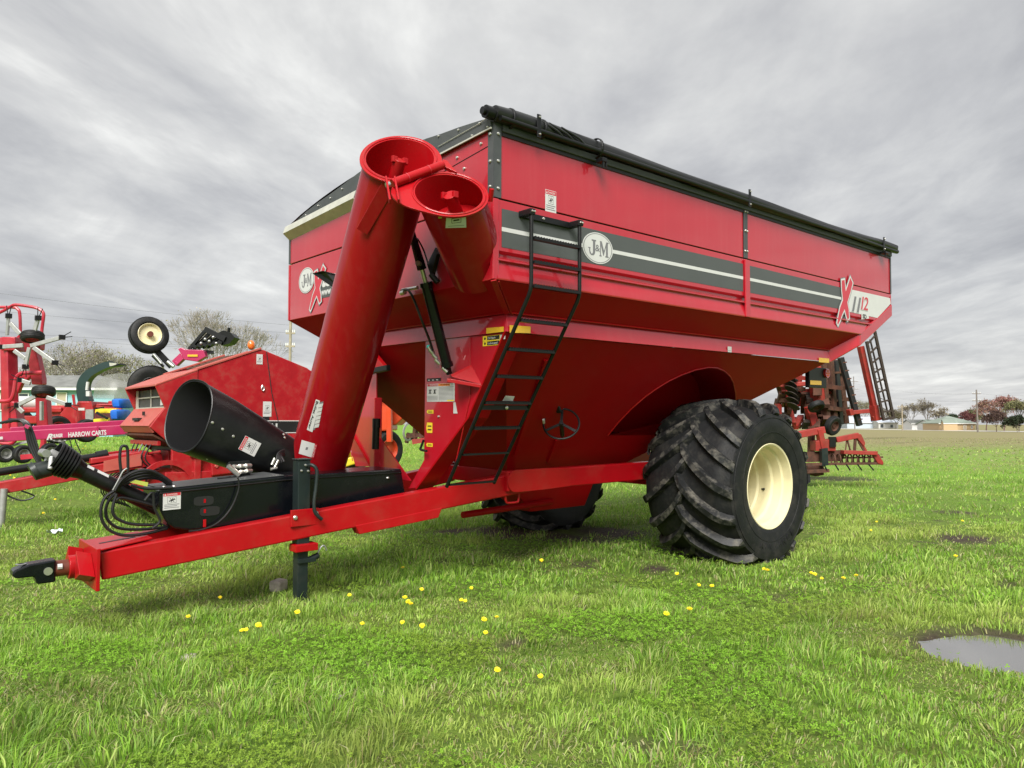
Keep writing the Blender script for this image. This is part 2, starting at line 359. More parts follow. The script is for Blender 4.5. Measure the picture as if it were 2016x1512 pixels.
# ---- walls
def wall_side(name, y0, s, ztop_full):
    """pressed lower side panel with its rolled ledge; s = outward direction along Y"""
    prof = [(0, ZS - .006), (0, 2.742), (-.035, 2.722), (-.035, 2.692), (-.006, 2.688), (.012, 2.676), (.012, 2.664), (-.014, 2.655), (.014, 2.530), (.014, 2.520), (.010, ZB)]
    b = MB(); xe = lambda z: LEN if z > 3.0 else lerp(6.29, LEN, (z - ZB) / (3.0 - ZB))
    xs = [0.03, 1.2, 2.4, 3.5, 4.7, 5.8]
    n = len(xs) + 1; vs = []; fs = []
    for o, z in prof: vs += [V((x, y0 + s * o, z)) for x in xs + [xe(z)]]
    for i in range(len(prof) - 1): fs += [(i * n + k, i * n + k + 1, (i + 1) * n + k + 1, (i + 1) * n + k) for k in range(n - 1)]
    b.add(vs, fs); return b.build(name, M['red'], cart, smooth=True)
near_wall = wall_side('side_wall', 0, -1, ZT); far_wall = wall_side('side_wall', W, 1, ZF)
for (x0, x1) in ((.03, 3.515), (3.585, 7.262)):
    MB().bx(x0, x1, .006, .03, ZS + .009, ZT - .03).build('side_panel', M['red'], cart, bevel=.004)
    MB().bx(x0, x1, W - .03, W - .006, ZS + .009, ZF - .03).build('side_panel', M['red'], cart, bevel=.004)
MB().bx(.02, 7.25, .03, .045, ZS - .02, ZS + .03).build('seam_backing', M['ink'], cart)
# front wall panels, seam between them
MB().prism([(0, .005, ZB), (0, W - .005, ZB), (0, W - .005, ZS - .006), (0, .005, ZS - .006)], (.02, 0, 0)).build('front_panel', M['red'], cart, bevel=.004)
MB().prism([(0, .005, ZS + .009), (0, W - .005, ZS + .009), (0, W - .005, ZF - .01), (0, .005, ZT - .01)], (.02, 0, 0)).build('front_panel', M['red'], cart, bevel=.004)
MB().bx(.022, .04, .03, W - .03, ZS - .02, ZS + .03).build('seam_backing', M['ink'], cart)
sa, sb = cp(966, 285, 0, -.001), cp(860, 345.5, 0, -.001)
MB().tube([sa, sb], .0035, 6).build('panel_seam', M['ink'], cart)
# rear wall and slopes
MB().prism([(LEN, 0, 2.98), (LEN, W, 2.98), (LEN, W, ZF), (LEN, 0, ZT)], (-.02, 0, 0)).build('rear_wall', M['red'], cart)
MB().prism([(LEN, 0, 2.98), (LEN, W, 2.98), (6.27, W, 2.49), (6.27, 0, 2.49)], (-.01, 0, .02)).build('rear_wall', M['red'], cart)
for y, s in ((0, -1), (W, 1)):
    MB().prism([(LEN + .012, y + s * .006, 3.0), (6.29, y + s * .006, ZB + .004), (6.28, y + s * .006, 2.36), (LEN + .012, y + s * .006, 2.845)], (0, -s * .035, 0)).build('rear_flange', M['red'], cart, bevel=.005)
    yb = B_ if y == 0 else W - B_
    MB().prism([(6.294, y, ZB), (6.284, y, 2.36), (5.90, yb, 2.128), (5.90, yb, Z1)], (-.03, 0, 0)).build('rear_flange', M['red'], cart, bevel=.005)
# upper slopes under the walls
def strip(name, pts, th, mt=M['redshade'], bevel=.0): return MB().prism(pts, th).build(name, mt, cart, bevel=bevel)
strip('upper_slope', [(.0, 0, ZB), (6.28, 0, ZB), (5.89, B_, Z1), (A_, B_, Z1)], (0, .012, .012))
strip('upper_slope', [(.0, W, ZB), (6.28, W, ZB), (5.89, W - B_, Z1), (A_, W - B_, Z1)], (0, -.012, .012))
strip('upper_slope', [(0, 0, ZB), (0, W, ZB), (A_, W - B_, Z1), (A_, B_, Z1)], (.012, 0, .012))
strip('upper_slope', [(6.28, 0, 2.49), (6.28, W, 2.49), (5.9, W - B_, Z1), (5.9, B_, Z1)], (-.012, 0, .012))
# bright folded corner strips where the slopes meet
MB().beam((-.006, -.006, ZB - .01), (A_ - .012, B_ - .012, Z1 - .005), .045, .012, up=(-.6, -.6, -.5)).build('corner_strip', M['redframe'], cart, bevel=.003)
MB().beam((.05, -.004, ZB - .012), (A_ + .05, B_ - .01, Z1 - .01), .01, .01, up=(0, -.7, -.7)).build('corner_strip', M['redframe'], cart)
# lower band (rail) round the hopper
MB().prism([(A_ + .01, B_ + .012, Z1), (5.9, B_ + .012, Z1), (5.9, B_ - .02, Z2), (A_ - .015, B_ - .02, Z2)], (0, .03, .006)).build('hopper_rail', M['red'], cart, bevel=.004)
MB().bx(A_, 5.9, W - B_ - .03, W - B_ + .006, Z2, Z1).build('hopper_rail', M['red'], cart, bevel=.004)
MB().prism([(A_ + .012, B_ + .02, Z1), (A_ + .012, W - B_ - .02, Z1), (A_ - .02, W - B_ + .0, Z2), (A_ - .02, B_ - .0, Z2)], (.03, 0, .006)).build('hopper_rail', M['red'], cart, bevel=.004)
MB().tube([(A_, B_ - .012, Z1 + .004), (5.88, B_ - .012, Z1 + .004)], .008, 6).build('weld_bead', M['redframe'], cart)
MB().tube([(A_ - .012, B_, Z1 + .004), (A_ - .012, W - B_, Z1 + .004)], .008, 6).build('weld_bead', M['redframe'], cart)
# hopper: near slope with the wheel recess cut out
T0, T1 = V((A_, B_ + .02, Z2)), V((5.88, B_ + .02, Z2)); Q0, Q1 = V((1.5, 1.57, .72)), V((2.9, 1.57, .72))
sl_n = (Q0 - T0).cross(T1 - T0).normalized()
if sl_n.y > 0: sl_n = -sl_n
arch_px = [(1196, 857), (1216, 832), (1243, 804), (1268, 782), (1290, 766), (1316, 750), (1341, 738), (1368, 728), (1394, 723), (1411, 724), (1425, 730), (1436, 740), (1443, 753), (1447, 772), (1449, 800), (1450, 857)]
arch = [cpn(x, y, T0, sl_n) for x, y in arch_px]
tri = tessellate_polygon([[T0, T1, Q1, Q0], arch]); allp = [T0, T1, Q1, Q0] + arch
MB().add(allp, [tuple(t) for t in tri]).build('hopper_panel', M['redshade'], cart)
inn = [V((p.x + .06, p.y + .55, p.z + .02)) for p in arch]
na = len(arch)
MB().add(arch + inn, [(i, i + 1, i + 1 + na, i + na) for i in range(na - 1)]).build('wheel_recess', M['redshade'], cart, smooth=True)
cin = sum(inn, V()) / na
MB().add(inn + [cin], [(i, (i + 1) % na, na) for i in range(na)]).build('wheel_recess', M['redshade'], cart)
MB().tube([p + sl_n * .004 for p in arch], .009, 6).build('recess_lip', M['redframe'], cart, smooth=True)
mir = lambda p: V((p.x, W - p.y, p.z))
MB().add([mir(p) for p in (T0, T1, Q1, Q0)], [(0, 1, 2, 3)]).build('hopper_panel', M['redshade'], cart)
MB().add([T0, mir(T0), mir(Q0), Q0], [(0, 1, 2, 3)]).build('hopper_panel', M['redshade'], cart)
MB().add([T1, mir(T1), mir(Q1), Q1], [(0, 1, 2, 3)]).build('hopper_panel', M['redshade'], cart)
# sump below the hopper
MB().add([(1.5, 1.58, .74), (2.9, 1.58, .74), (2.9, 2.08, .74), (1.5, 2.08, .74), (1.95, 1.68, .38), (2.8, 1.68, .38), (2.8, 1.98, .38), (1.95, 1.98, .38)],
         [(0, 1, 2, 3), (7, 6, 5, 4), (0, 4, 5, 1), (1, 5, 6, 2), (2, 6, 7, 3), (3, 7, 4, 0)]).build('sump', M['redshade'], cart, bevel=.01)
# ribs on the near hopper slope
for x, z0, z1_ in ((.95, 1.95, 1.05), (1.78, 1.2, .95)):
    yy = lambda z: B_ + .02 + (Z2 - z) * (1.35 - .02) / (Z2 - .72)
    MB().beam((x, yy(z0) - .012, z0), (x + .42 * (z0 - z1_), yy(z1_) - .012, z1_), .05, .03, up=(0, -.7, -.7)).build('hopper_rib', M['redshade'], cart, bevel=.004)

# ---- front legs carrying the hopper on the tongue
def leg(m):
    f = (lambda p: mir(V(p))) if m else V
    face = [f(p) for p in ((A_, B_ + .01, Z2), (A_, .70, 1.445), (A_, 1.50, .765), (A_, 1.655, .745), (A_, 1.40, 1.03), (A_, 1.388, Z2))]
    MB().prism(face, (.012, 0, 0)).build('front_leg', M['red'], cart)
    e = [f(p) for p in ((A_ - .02, B_ - .0, Z2), (A_ - .02, .70, 1.43), (A_ - .02, 1.50, .745))]
    g = [f(p) for p in ((A_ + .20, B_ + .0, Z2), (A_ + .20, .70, 1.43), (A_ + .16, 1.50, .745))]
    b = MB()
    for i in (0, 1): b.prism([e[i], e[i + 1], g[i + 1], g[i]], (0, .012 * (-1 if m else 1), .012))
    b.build('leg_flange', M['redshade'], cart)
    MB().tube([f((A_ - .006, .70, 2.13)), f((A_ - .006, .70, 1.60)), f((A_ - .006, .93, .95))], .005, 5).build('leg_crease', M['redframe'], cart)
leg(0); leg(1)
# triangular cylinder anchor pocket on the near leg
ga = [cp(845, 742, 0, A_), cp(900, 723, 0, A_ - .02), cp(946, 755, 0, A_ - .02), cp(892, 752, 0, A_)]
MB().prism([cp(890, 742, 0, .18), cp(930, 722, 0, A_), cp(948, 757, 0, A_)], (0, .02, .02)).build('anchor_gusset', M['redframe'], cart, bevel=.003)
MB().prism([cp(880, 745, 0, .10), cp(948, 757, 0, A_ - .01), cp(900, 745, 0, A_ - .01)], (0, 0, -.03)).build('anchor_gusset', M['redframe'], cart, bevel=.003)
# centre post, gusset and document tube seen through the front opening
pc = cp(737, 900, 0, .30)
MB().bx(.27, .36, pc.y - .045, pc.y + .045, .80, 1.62).build('centre_post', M['red'], cart, bevel=.006)
MB().prism([(.33, pc.y - .04, 1.22), (.33, pc.y - .62, .82), (.33, pc.y - .04, .80)], (.012, 0, 0)).build('centre_gusset', M['red'], cart)
MB().prism([cp(716, 730, 0, .26), cp(757, 722, 0, .26), cp(731, 690, 0, .26), cp(716, 680, 0, .26)], (.05, 0, 0)).build('post_bracket', M['redframe'], cart, bevel=.004)
MB().beam(cp(720, 733, 0, .22), cp(765, 724, 0, .22), .05, .055).build('post_bracket', M['black'], cart, bevel=.006)
MB().prism([cp(685, 870, 0, .75), cp(730, 760, 0, .75), cp(731, 918, 0, .75), cp(700, 918, 0, .75)], (.012, 0, 0)).build('auger_shroud', M['red'], cart)
dt0, dt1 = cp(739, 884, 0, .20), cp(741, 824, 0, .20)
MB().cyl(dt0, dt1, .036, n=14).cyl(dt1 - V((0, 0, .09)), dt1 + V((0, 0, .0)), .040, n=14).build('document_tube', M['black'], cart, smooth=True)
sticker(cart, cp(712, 765, 0, .32), (0, -1, 0), (0, 0, 1), .07, .10, None, name='yellow_label', picto=False, lines=2)

# ---- running gear and tongue
for m in (0, 1):
    f = (lambda x, y, z: mir(V((x, y, z)))) if m else (lambda x, y, z: V((x, y, z)))
    MB().beam(f(1.10, 1.16, .803), f(5.1, 1.16, .80), .12, .20).build('frame_beam', M['redframe'], cart, bevel=.012)
    # rounded splice plate over the joint
    pts = []
    for k in range(9):
        t = math.pi / 2 + math.pi * k / 8; pts.append(f(1.19 + .10 * math.cos(t), 1.093, .803 + .108 * math.sin(t)))
    pts += [f(1.55, 1.093, .695), f(1.95, 1.093, .708), f(1.95, 1.093, .898), f(1.55, 1.093, .911)]
    MB().prism(pts, (0, -.008 if not m else .008, 0)).build('splice_plate', M['redframe'], cart, bevel=.003)
    MB().beam(f(1.45, 1.165, .795), f(-2.33, 1.66, .365), .12, .205).build('tongue_beam', M['redframe'], cart, bevel=.012)
    MB().prism([f(-.42, 1.345, .50), f(.12, 1.275, .56), f(.42, 1.235, .595), f(.38, 1.24, .505), f(-.38, 1.34, .42)], (0, .10 if not m else -.10, 0)).build('tongue_gusset', M['redframe'], cart, bevel=.006)
# front plate, hitch socket
MB().bx(-2.375, -2.35, 1.545, 2.117, .20, .50).build('tongue_plate', M['redframe'], cart, bevel=.004)
MB().prism([(-2.35, 1.575, .478), (-2.35, 2.087, .478), (-1.98, 2.03, .518), (-1.98, 1.632, .518)], (0, 0, .012)).build('tongue_plate', M['redframe'], cart, bevel=.003)
MB().prism([(-1.62, 1.70, .552), (-1.62, 1.96, .552), (-1.02, 1.98, .622), (-1.02, 1.68, .622)], (0, 0, .012)).build('tongue_plate', M['redframe'], cart, bevel=.003)
MB().prism([(-2.30, 1.80, .494), (-2.06, 1.78, .519), (-2.06, 1.815, .519), (-2.30, 1.835, .494)], (0, 0, .004)).build('slot', M['ink'], cart)
for sgn in (-1, 1):
    MB().prism([(-2.376, YC + sgn * .13, .45), (-2.376, YC + sgn * .26, .30), (-2.376, YC + sgn * .11, .24)], (-.10, -.0 * sgn, .03)).build('hitch_gusset', M['redframe'], cart, bevel=.003)
hz = .345
MB().cyl((-2.36, YC, hz), (-2.50, YC, hz), .085, n=24).build('hitch_socket', M['redframe'], cart, smooth=True, bevel=.004)
MB().cyl((-2.49, YC, hz), (-2.60, YC, hz), .058, n=24).build('hitch_shank', M['brown'], cart, smooth=True)
MB().cyl((-2.545, YC - .052, hz + .02), (-2.575, YC - .05, hz + .02), .02, n=8).build('shank_label', M['white'], cart)
hp = [(-2.585, hz + .075), (-2.585, hz - .085), (-2.70, hz - .085), (-2.715, hz - .03), (-2.80, hz - .028)]
for k in range(7):
    t = -math.pi / 2 - math.pi * k / 6; hp.append((-2.81 + .038 * math.cos(t), hz + .006 + .034 * math.sin(t)))
hp += [(-2.75, hz + .062)]
cl = MB().prism([(x, YC - .065, z) for x, z in hp], (0, .13, 0)).build('hitch_clevis', M['blackgloss'], cart, bevel=.012)
MB().cyl((-2.635, YC - .075, hz), (-2.635, YC - .06, hz), .028, n=16).build('bolt', M['bolt'], cl, smooth=True)
MB().lathe([(.022, 0), (.034, .002), (.034, .004), (.022, .006)], (-2.79, YC, hz + .058), (0, 0, 1), 20).build('pin_hole_rim', M['steel'], cl)
MB().cyl((-2.79, YC, hz + .0565), (-2.79, YC, hz + .0585), .022, n=16).build('pin_hole', M['ink'], cl)
# axle and struts
MB().beam((3.95, 1.0, .66), (3.95, W - 1.0, .66), .2, .2).build('axle', M['redframe'], cart, bevel=.01)
MB().beam((3.5, 1.17, .68), (3.5, W - 1.17, .68), .12, .12).build('cross_member', M['redframe'], cart, bevel=.008)
MB().beam((1.42, 1.2, .80), (1.42, W - 1.2, .80), .12, .16).build('cross_member', M['redframe'], cart, bevel=.008)
MB().cyl((.95, 1.62, .44), (2.2, 1.62, .48), .034, n=14).build('lower_tube', M['redshade'], cart, smooth=True)
MB().tube(smooth_path([(1.12, 1.17, .70), (1.14, 1.17, .60), (1.19, 1.17, .585), (1.26, 1.17, .585), (1.30, 1.17, .60), (1.31, 1.17, .71)], 4), .012, 6).build('chain_loop', M['redframe'], cart, smooth=True)

# ---- jack
jx, jy = -.86, 1.475
zg = cart_ground(jx, jy)
jk = MB().bx(jx - .055, jx + .055, jy - .055, jy + .055, .36, 1.075).build('jack', M['jackgreen'], cart, bevel=.008)
MB().bx(jx - .046, jx + .046, jy - .046, jy + .046, zg + .03, .38).build('inner_leg', M['jackgreen'], jk, bevel=.005)
MB().bx(jx - .11, jx + .11, jy - .10, jy + .10, zg + .0, zg + .035).build('foot_plate', M['jackgreen'], jk, bevel=.005)
MB().bx(jx - .05, jx + .11, jy - .07, jy - .02, .225, .262).build('lower_bracket', M['jackgreen'], jk, bevel=.005)
MB().cyl((jx + .05, jy - .04, .24), (jx + .14, jy - .04, .27), .026, n=12).build('pin_tube', M['jackgreen'], jk, smooth=True)
MB().tube(smooth_path([(jx + .13, jy - .04, .27), (jx + .16, jy - .04, .33), (jx + .19, jy - .045, .345), (jx + .215, jy - .045, .30)], 4), .007, 6).build('pin_clip', M['steel'], jk, smooth=True)
MB().bx(jx - .125, jx + .125, jy - .082, jy - .058, .535, .672).build('mount_plate', M['redframe'], jk, bevel=.004)
MB().bx(jx - .09, jx + .11, jy - .10, jy + .03, .325, .385).build('mount_plate', M['redframe'], jk, bevel=.005)
bolts([(jx - .09, jy - .083, .61), (jx + .095, jy - .083, .63)], (0, -1, 0), .02, jk)
MB().bx(jx - .062, jx + .062, jy - .062, jy + .062, 1.075, 1.087).build('jack_cap', M['jackgreen'], jk, bevel=.003)
MB().tube(smooth_path([(jx + .02, jy - .055, 1.03), (jx + .045, jy - .10, 1.035), (jx + .075, jy - .125, .99), (jx + .068, jy - .13, .86), (jx + .05, jy - .135, .74), (jx + .052, jy - .14, .66), (jx + .085, jy - .145, .61), (jx + .115, jy - .145, .585)], 5), .0155, 10).build('crank_handle', M['jackgreen'], jk, smooth=True)
bolts([(jx + .005, jy - .056, 1.035), (jx - .03, jy - .056, .99), (jx + .03, jy - .056, .985)], (0, -1, 0), .011, jk)

# ---- driveline cover
yn, yf = 1.62, 2.06
top_px = [(314, 964), (560, 937), (790, 923)]
tl = [cp(x, y, 1, yn) for x, y in top_px]
lo = [cp(x, y, 1, yn) for x, y in ((800, 985), (600, 1022), (372, 1044), (344, 1040), (326, 1026), (315, 1004))]
cov = MB().prism(tl + lo, (0, yf - yn, 0)).build('driveline_cover', M['blackgloss'], cart, bevel=.012)
MB().prism([p + V((0, .008, .003)) for p in (tl[0] + V((.02, 0, 0)), tl[1])] + [tl[1] + V((0, yf - yn - .008, .003)), tl[0] + V((.02, yf - yn - .008, .003))], (0, 0, .004)).build('cover_lid', M['post'], cov)
MB().tube([tl[0] + V((0, -.004, -.03)), tl[1] + V((0, -.004, -.035)), tl[2] + V((0, -.004, -.035))], .006, 5).build('cover_seam', M['black'], cov)
def oval(cx, cy, hw, hh, y, n=20):
    c = cp(cx, cy, 1, y); s = 6.75 / FPX; out = []
    for k in range(n):
        t = 2 * math.pi * k / n; ct, st = math.cos(t), math.sin(t)
        out.append(c + V((hw * s * abs(ct) ** .55 * (1 if ct > 0 else -1), 0, hh * s * abs(st) ** .55 * (1 if st > 0 else -1))))
    return out
for (cx, cy) in ((401, 986), (413, 1006)):
    so = MB().prism([p + V((0, -.001, 0)) for p in oval(cx, cy, 17, 8, yn)], (0, -.0015, 0)).build('inspection_slot', M['ink'], cov)
    q = cp(403, cy, 1, yn); MB().box(q + V((0, -.004, 0)), (.016, .002, .03)).build('shaft_glimpse', M['redshade'], so)
MB().box(cp(402, 1030, 1, yn) + V((0, -.01, 0)), (.022, .012, .06)).build('cover_latch', M['redframe'], cov, bevel=.003)
sticker(cart, cp(320, 1005, 1, yn) + V((0, -.003, 0)), (1, 0, .02), (0, 0, 1), .13, .132, 'DANGER', name='danger_decal')
MB().prism([p + V((0, 0, .0085)) for p in (cp(424, 955, 2, .885), cp(500, 948, 2, .893), cp(487, 937, 2, .893), cp(418, 944, 2, .885))], (0, 0, .002)).build('routing_decal', M['ink'], cov)
MB().prism([p + V((0, 0, .0125)) for p in (cp(460, 950.5, 2, .889), cp(494, 946.5, 2, .893), cp(487, 941, 2, .893), cp(455, 944.5, 2, .889))], (0, 0, .001)).build('routing_decal', M['teal'], cov)
bolts([tl[0] + V((.05, .06, .008)), tl[0] + V((.12, .05, .009)), tl[2] + V((-.15, -.002, -.08))], (0, 0, 1), .016, cov)

# ---- PTO shaft
s0, s1 = cp(312, 1000, 1, 1.86), cp(148, 921, 1, 1.86); ax = (s1 - s0).normalized()
pto = MB().cyl(s0, s1, .060, n=24).build('pto_shaft', M['boot'], cart, smooth=True)
for t0, t1 in ((.40, .49), (.53, .66)):
    b = MB(); ce = ax.cross(V((0, 1, 0))).normalized(); ce = -ce if ce.z < 0 else ce; ow = V((0, -1, 0))
    P0, P1 = s0.lerp(s1, 1 - t0 + .33 - .0), s0.lerp(s1, 1 - t1 + .33)
    ring = [(math.cos(a) * ce + math.sin(a) * (ow - ax * ow.dot(ax)).normalized()) * .0615 for a in (.35, .62, .9)]
    vs = [P0 + r for r in ring] + [P1 + r for r in ring]; b.add(vs, [(0, 1, 4, 3), (1, 2, 5, 4)]); b.build('shaft_label', M['white'], pto)
bell = [(.058, -.04), (.068, 0), (.078, .03)]
for k in range(6): bell += [(.092 + k * .0045, .035 + k * .024), (.102 + k * .0045, .041 + k * .024), (.102 + k * .0045, .051 + k * .024), (.092 + k * .0045, .057 + k * .024)]
bell += [(.126, .185), (.126, .20), (.115, .20), (.108, .16), (.04, .15)]
MB().lathe(bell, s1 - ax * .03, ax, 32).build('shield_bell', M['boot'], pto, smooth=True)
yk = s1 + ax * .10
y2 = cp(82, 925, 1, 1.84)
MB().cyl(yk, yk + ax * .10, .05, n=16).build('yoke', M['greysteel'], pto, smooth=True)
for sg in (-1, 1):
    MB().beam(yk + ax * .08 + V((0, sg * .055, 0)), y2 + V((.05, sg * .055, .0)), .03, .075).build('yoke_ear', M['greysteel'], pto, bevel=.008)
MB().cyl(yk + ax * .13 + V((0, -.085, 0)), yk + ax * .13 + V((0, .085, 0)), .028, n=14).build('cross_bearing', M['steel'], pto, smooth=True)
MB().cyl(cp(98, 922, 1, 1.84), cp(68, 927, 1, 1.84) + V((0, 0, -.01)), .058, n=20).cyl(cp(72, 926, 1, 1.84), cp(62, 928, 1, 1.84) + V((0, 0, -.01)), .07, .062, n=20).build('quick_collar', M['jackgreen'], pto, smooth=True)

# ---- hoses by the cover
def hose(px, y=1.7, r=.014, dy=None, name='hydraulic_hose', parent=cart, mt=None):
    pts = [cp(x, yy, 1, y + (dy[i] if dy else 0)) for i, (x, yy) in enumerate(px)]
    return MB().tube(smooth_path(pts, 6), r, 8).build(name, mt or M['hose'], parent, smooth=True)
for k in range(4):      # bundle lying over the shaft, tied at its middle
    hose([(338, 950 + 4 * k), (318, 936 + 3 * k), (292, 926 + 5 * k), (262, 930 + 6 * k), (240, 945 + 4 * k), (226, 966 + 2 * k)], 1.74 + .03 * k, .0115)
hose([(226, 966), (208, 978), (199, 1000), (201, 1024), (216, 1044), (246, 1054), (290, 1050), (330, 1040)], 1.76, .0115)
hose([(228, 970), (214, 986), (208, 1006), (214, 1026), (236, 1040), (280, 1042), (340, 1036)], 1.80, .0115)
hose([(230, 972), (224, 990), (222, 1008), (232, 1022), (262, 1032), (310, 1033)], 1.72, .0115)
hose([(228, 985), (240, 980), (275, 988), (300, 995), (320, 1000)], 1.78, .0115)
hose([(285, 985), (300, 970), (304, 1000), (315, 1025), (300, 1040)], 1.6, .010)
hose([(240, 940), (236, 905), (238, 882), (245, 878), (251, 885), (252, 930)], 1.78, .011)
hose([(258, 955), (290, 962), (340, 960)], 1.62, .011)
hose([(222, 965), (233, 945), (242, 928), (250, 922)], 1.70, .006, mt=M['steel'], name='cable_tie')
hose([(468, 940), (470, 962), (455, 1000), (430, 1028), (400, 1042), (372, 1046)], 1.58, .007)
MB().prism([cp(257, 950, 1, 1.75), cp(290, 958, 1, 1.75), (cp(292, 950, 1, 1.75)), cp(268, 945, 1, 1.75)], (0, .02, 0)).build('lime_tag', M['lime'], cart)
# valve block with couplers
vb = MB().prism([cp(445, 918, 1, 1.9), cp(452, 909, 1, 1.9), cp(492, 907, 1, 1.9), cp(495, 922, 1, 1.9), cp(492, 938, 1, 1.9), cp(470, 943, 1, 1.9)], (0, .02, 0)).build('coupler_plate', M['black'], cart, bevel=.003)
for (x, y) in ((466, 919), (478, 918), (490, 917), (470, 930), (480, 929), (491, 927)):
    c = cp(x, y, 1, 1.88); MB().cyl(c + V((-.035, -.02, .004)), c + V((.02, .015, 0)), .018, n=12).build('coupler', M['bolt'], vb, smooth=True)
MB().cyl(cp(449, 917, 1, 1.84), cp(470, 935, 1, 1.84), .022, n=12).build('hose_coupler', M['bolt'], vb, smooth=True)
for k in range(3): hose([(470 - 8 * k, 938), (462 - 10 * k, 941), (448 - 10 * k, 942)], 1.85, .007)
# ---- auger: hinge plane with both joint rings
NR = V((-.42, -.66, .61)).normalized()
C1 = CAM_C + (M_INV @ wray(788, 312)) * 5.8
C2 = cpn(884, 381, C1, NR)
BT = CAM_C + (M_INV @ wray(622, 925)) * 7.2
RT = .262
def mitred(C, a, r, n=48):
    a = a.normalized(); t = V((0, 0, 1)) if abs(a.z) < .9 else V((1, 0, 0)); e1 = a.cross(t).normalized(); e2 = a.cross(e1); out = []
    for k in range(n):
        q = (e1 * math.cos(2 * math.pi * k / n) + e2 * math.sin(2 * math.pi * k / n)) * r
        out.append(C + q - a * (q.dot(NR) / a.dot(NR)))
    return out, e1, e2
def auger_tube(name, C, end, r, flange_fn, length_name):
    a = (C - end).normalized(); top, e1, e2 = mitred(C, a, r); n = len(top)
    ti, _, _ = mitred(C, a, r - .012)
    bot = [end + (e1 * math.cos(2 * math.pi * k / n) + e2 * math.sin(2 * math.pi * k / n)) * r for k in range(n)]
    boti = [p.lerp(q, .35) for p, q in zip(ti, [end + (p - end) * .95 for p in bot])]
    b = MB().add(bot + top, [(k, (k + 1) % n, n + (k + 1) % n, n + k) for k in range(n)] + [tuple(range(n))])
    o = b.build(name, M['redtube'], cart, smooth=True)
    b = MB().add(ti + boti, [(k, (k + 1) % n, n + (k + 1) % n, n + k) for k in range(n)] + [tuple(range(n, 2 * n))])
    b.build('tube_bore', M['redshade'], o, smooth=True)
    outer = [C + (p - C) * flange_fn((p - C).normalized()) for p in top]
    vs = ti + outer; th = -NR * .016
    vs = [v + NR * .002 for v in vs]
    vs2 = vs + [v + th for v in vs]; m = 2 * n
    fs = [(k, (k + 1) % n, n + (k + 1) % n, n + k) for k in range(n)] + [(m + k, m + n + k, m + n + (k + 1) % n, m + (k + 1) % n) for k in range(n)] + [(n + k, n + (k + 1) % n, m + n + (k + 1) % n, m + n + k) for k in range(n)] + [(k, m + k, m + (k + 1) % n, (k + 1) % n) for k in range(n)]
    MB().add(vs2, fs).build('joint_flange', M['redframe'], o, smooth=True, bevel=.002)
    # raised lip round the mouth
    MB().tube([p + NR * .004 for p in mitred(C, a, r + .006)[0]], .008, 6, closed=True).build('mouth_lip', M['redframe'], o, smooth=True)
    return o, a
ring_l = (cpn(780, 378, C1, NR) - C2).normalized()
ring_r1 = (cpn(868, 318, C1, NR) - C1).normalized()
up_t, ax1 = auger_tube('upper_auger', C1, BT, RT, lambda d: 1.13 + .06 * max(0, d.dot(ring_r1)) ** 14, 'upper')
E2 = C2 + V((.70, .40, -.60)).normalized() * .80
low_t, ax2 = auger_tube('lower_auger', C2, E2, .245, lambda d: 1.12 + .50 * max(0, d.dot(ring_l)) ** 5, 'lower')
# flighting ends inside the mouths
def flight(C, a, parent, s):
    ctr = C - a * .10
    MB().cyl(ctr - a * .25, ctr + a * .09, .05, n=16).build('auger_shaft', M['redframe'], parent, smooth=True, bevel=.004)
    e = (V((0, 0, 1)) - a * a.z).normalized(); f = a.cross(e); b = MB(); vs = []; n = 14
    for k in range(n + 1):
        t = s + math.radians(200) * k / n; d = e * math.cos(t) + f * math.sin(t); h = -a * (.02 + .26 * k / n)
        vs += [ctr + d * .05 + h, ctr + d * .215 + h]
    b.add(vs, [(2 * k, 2 * k + 1, 2 * k + 3, 2 * k + 2) for k in range(n)]); b.build('flighting', M['redframe'], parent, smooth=True)
    for sg in (-1, 1):
        MB().box(ctr + a * .085 + f * (.045 * sg), (.045, .03, .05)).build('drive_dog', M['redframe'], parent, bevel=.005)
flight(C1, ax1, up_t, -1.9); flight(C2, ax2, low_t, 2.4)
# collar plate on the upper tube below its ring
vdir = (CAM_C - C1).normalized()
pp = C1 - ax1 * .3 + (vdir - ax1 * vdir.dot(ax1)).normalized() * (RT + .006)
pn = (vdir - ax1 * vdir.dot(ax1)).normalized()
MB().prism([cpn(x, y, pp, pn) for x, y in ((702, 450), (723, 463), (764, 394), (756, 352))], -pn * .012).build('collar_plate', M['redtube'], up_t, bevel=.003)
# hinge
h0, h1 = cpn(772, 368, C1, NR) + NR * .03, cpn(872, 331, C1, NR) + NR * .03
hd = (h1 - h0).normalized()
hg = MB().cyl(h0, h1, .034, n=18).build('hinge_barrel', M['redframe'], cart, smooth=True, bevel=.004)
for t in (.28, .70): MB().cyl(h0.lerp(h1, t), h0.lerp(h1, t + .015), .037, n=18).build('hinge_ring', M['red'], hg, smooth=True)
MB().cyl(h0 - hd * .02, h0 - hd * .05, .022, n=12).build('hinge_pin', M['steel'], hg, smooth=True)
MB().prism([cpn(x, y, C1, NR) for x, y in ((866, 330), (900, 346), (880, 322), (872, 320))], NR * .03).build('hinge_lug', M['redframe'], hg, bevel=.004)
for x in (766, 783):
    MB().beam(cpn(x - 6, 362, C1, NR) + NR * .05, cpn(x + 2, 405, C1, NR) + NR * .035, .014, .045, up=tuple(NR)).build('hinge_link', M['redframe'], hg, bevel=.003)
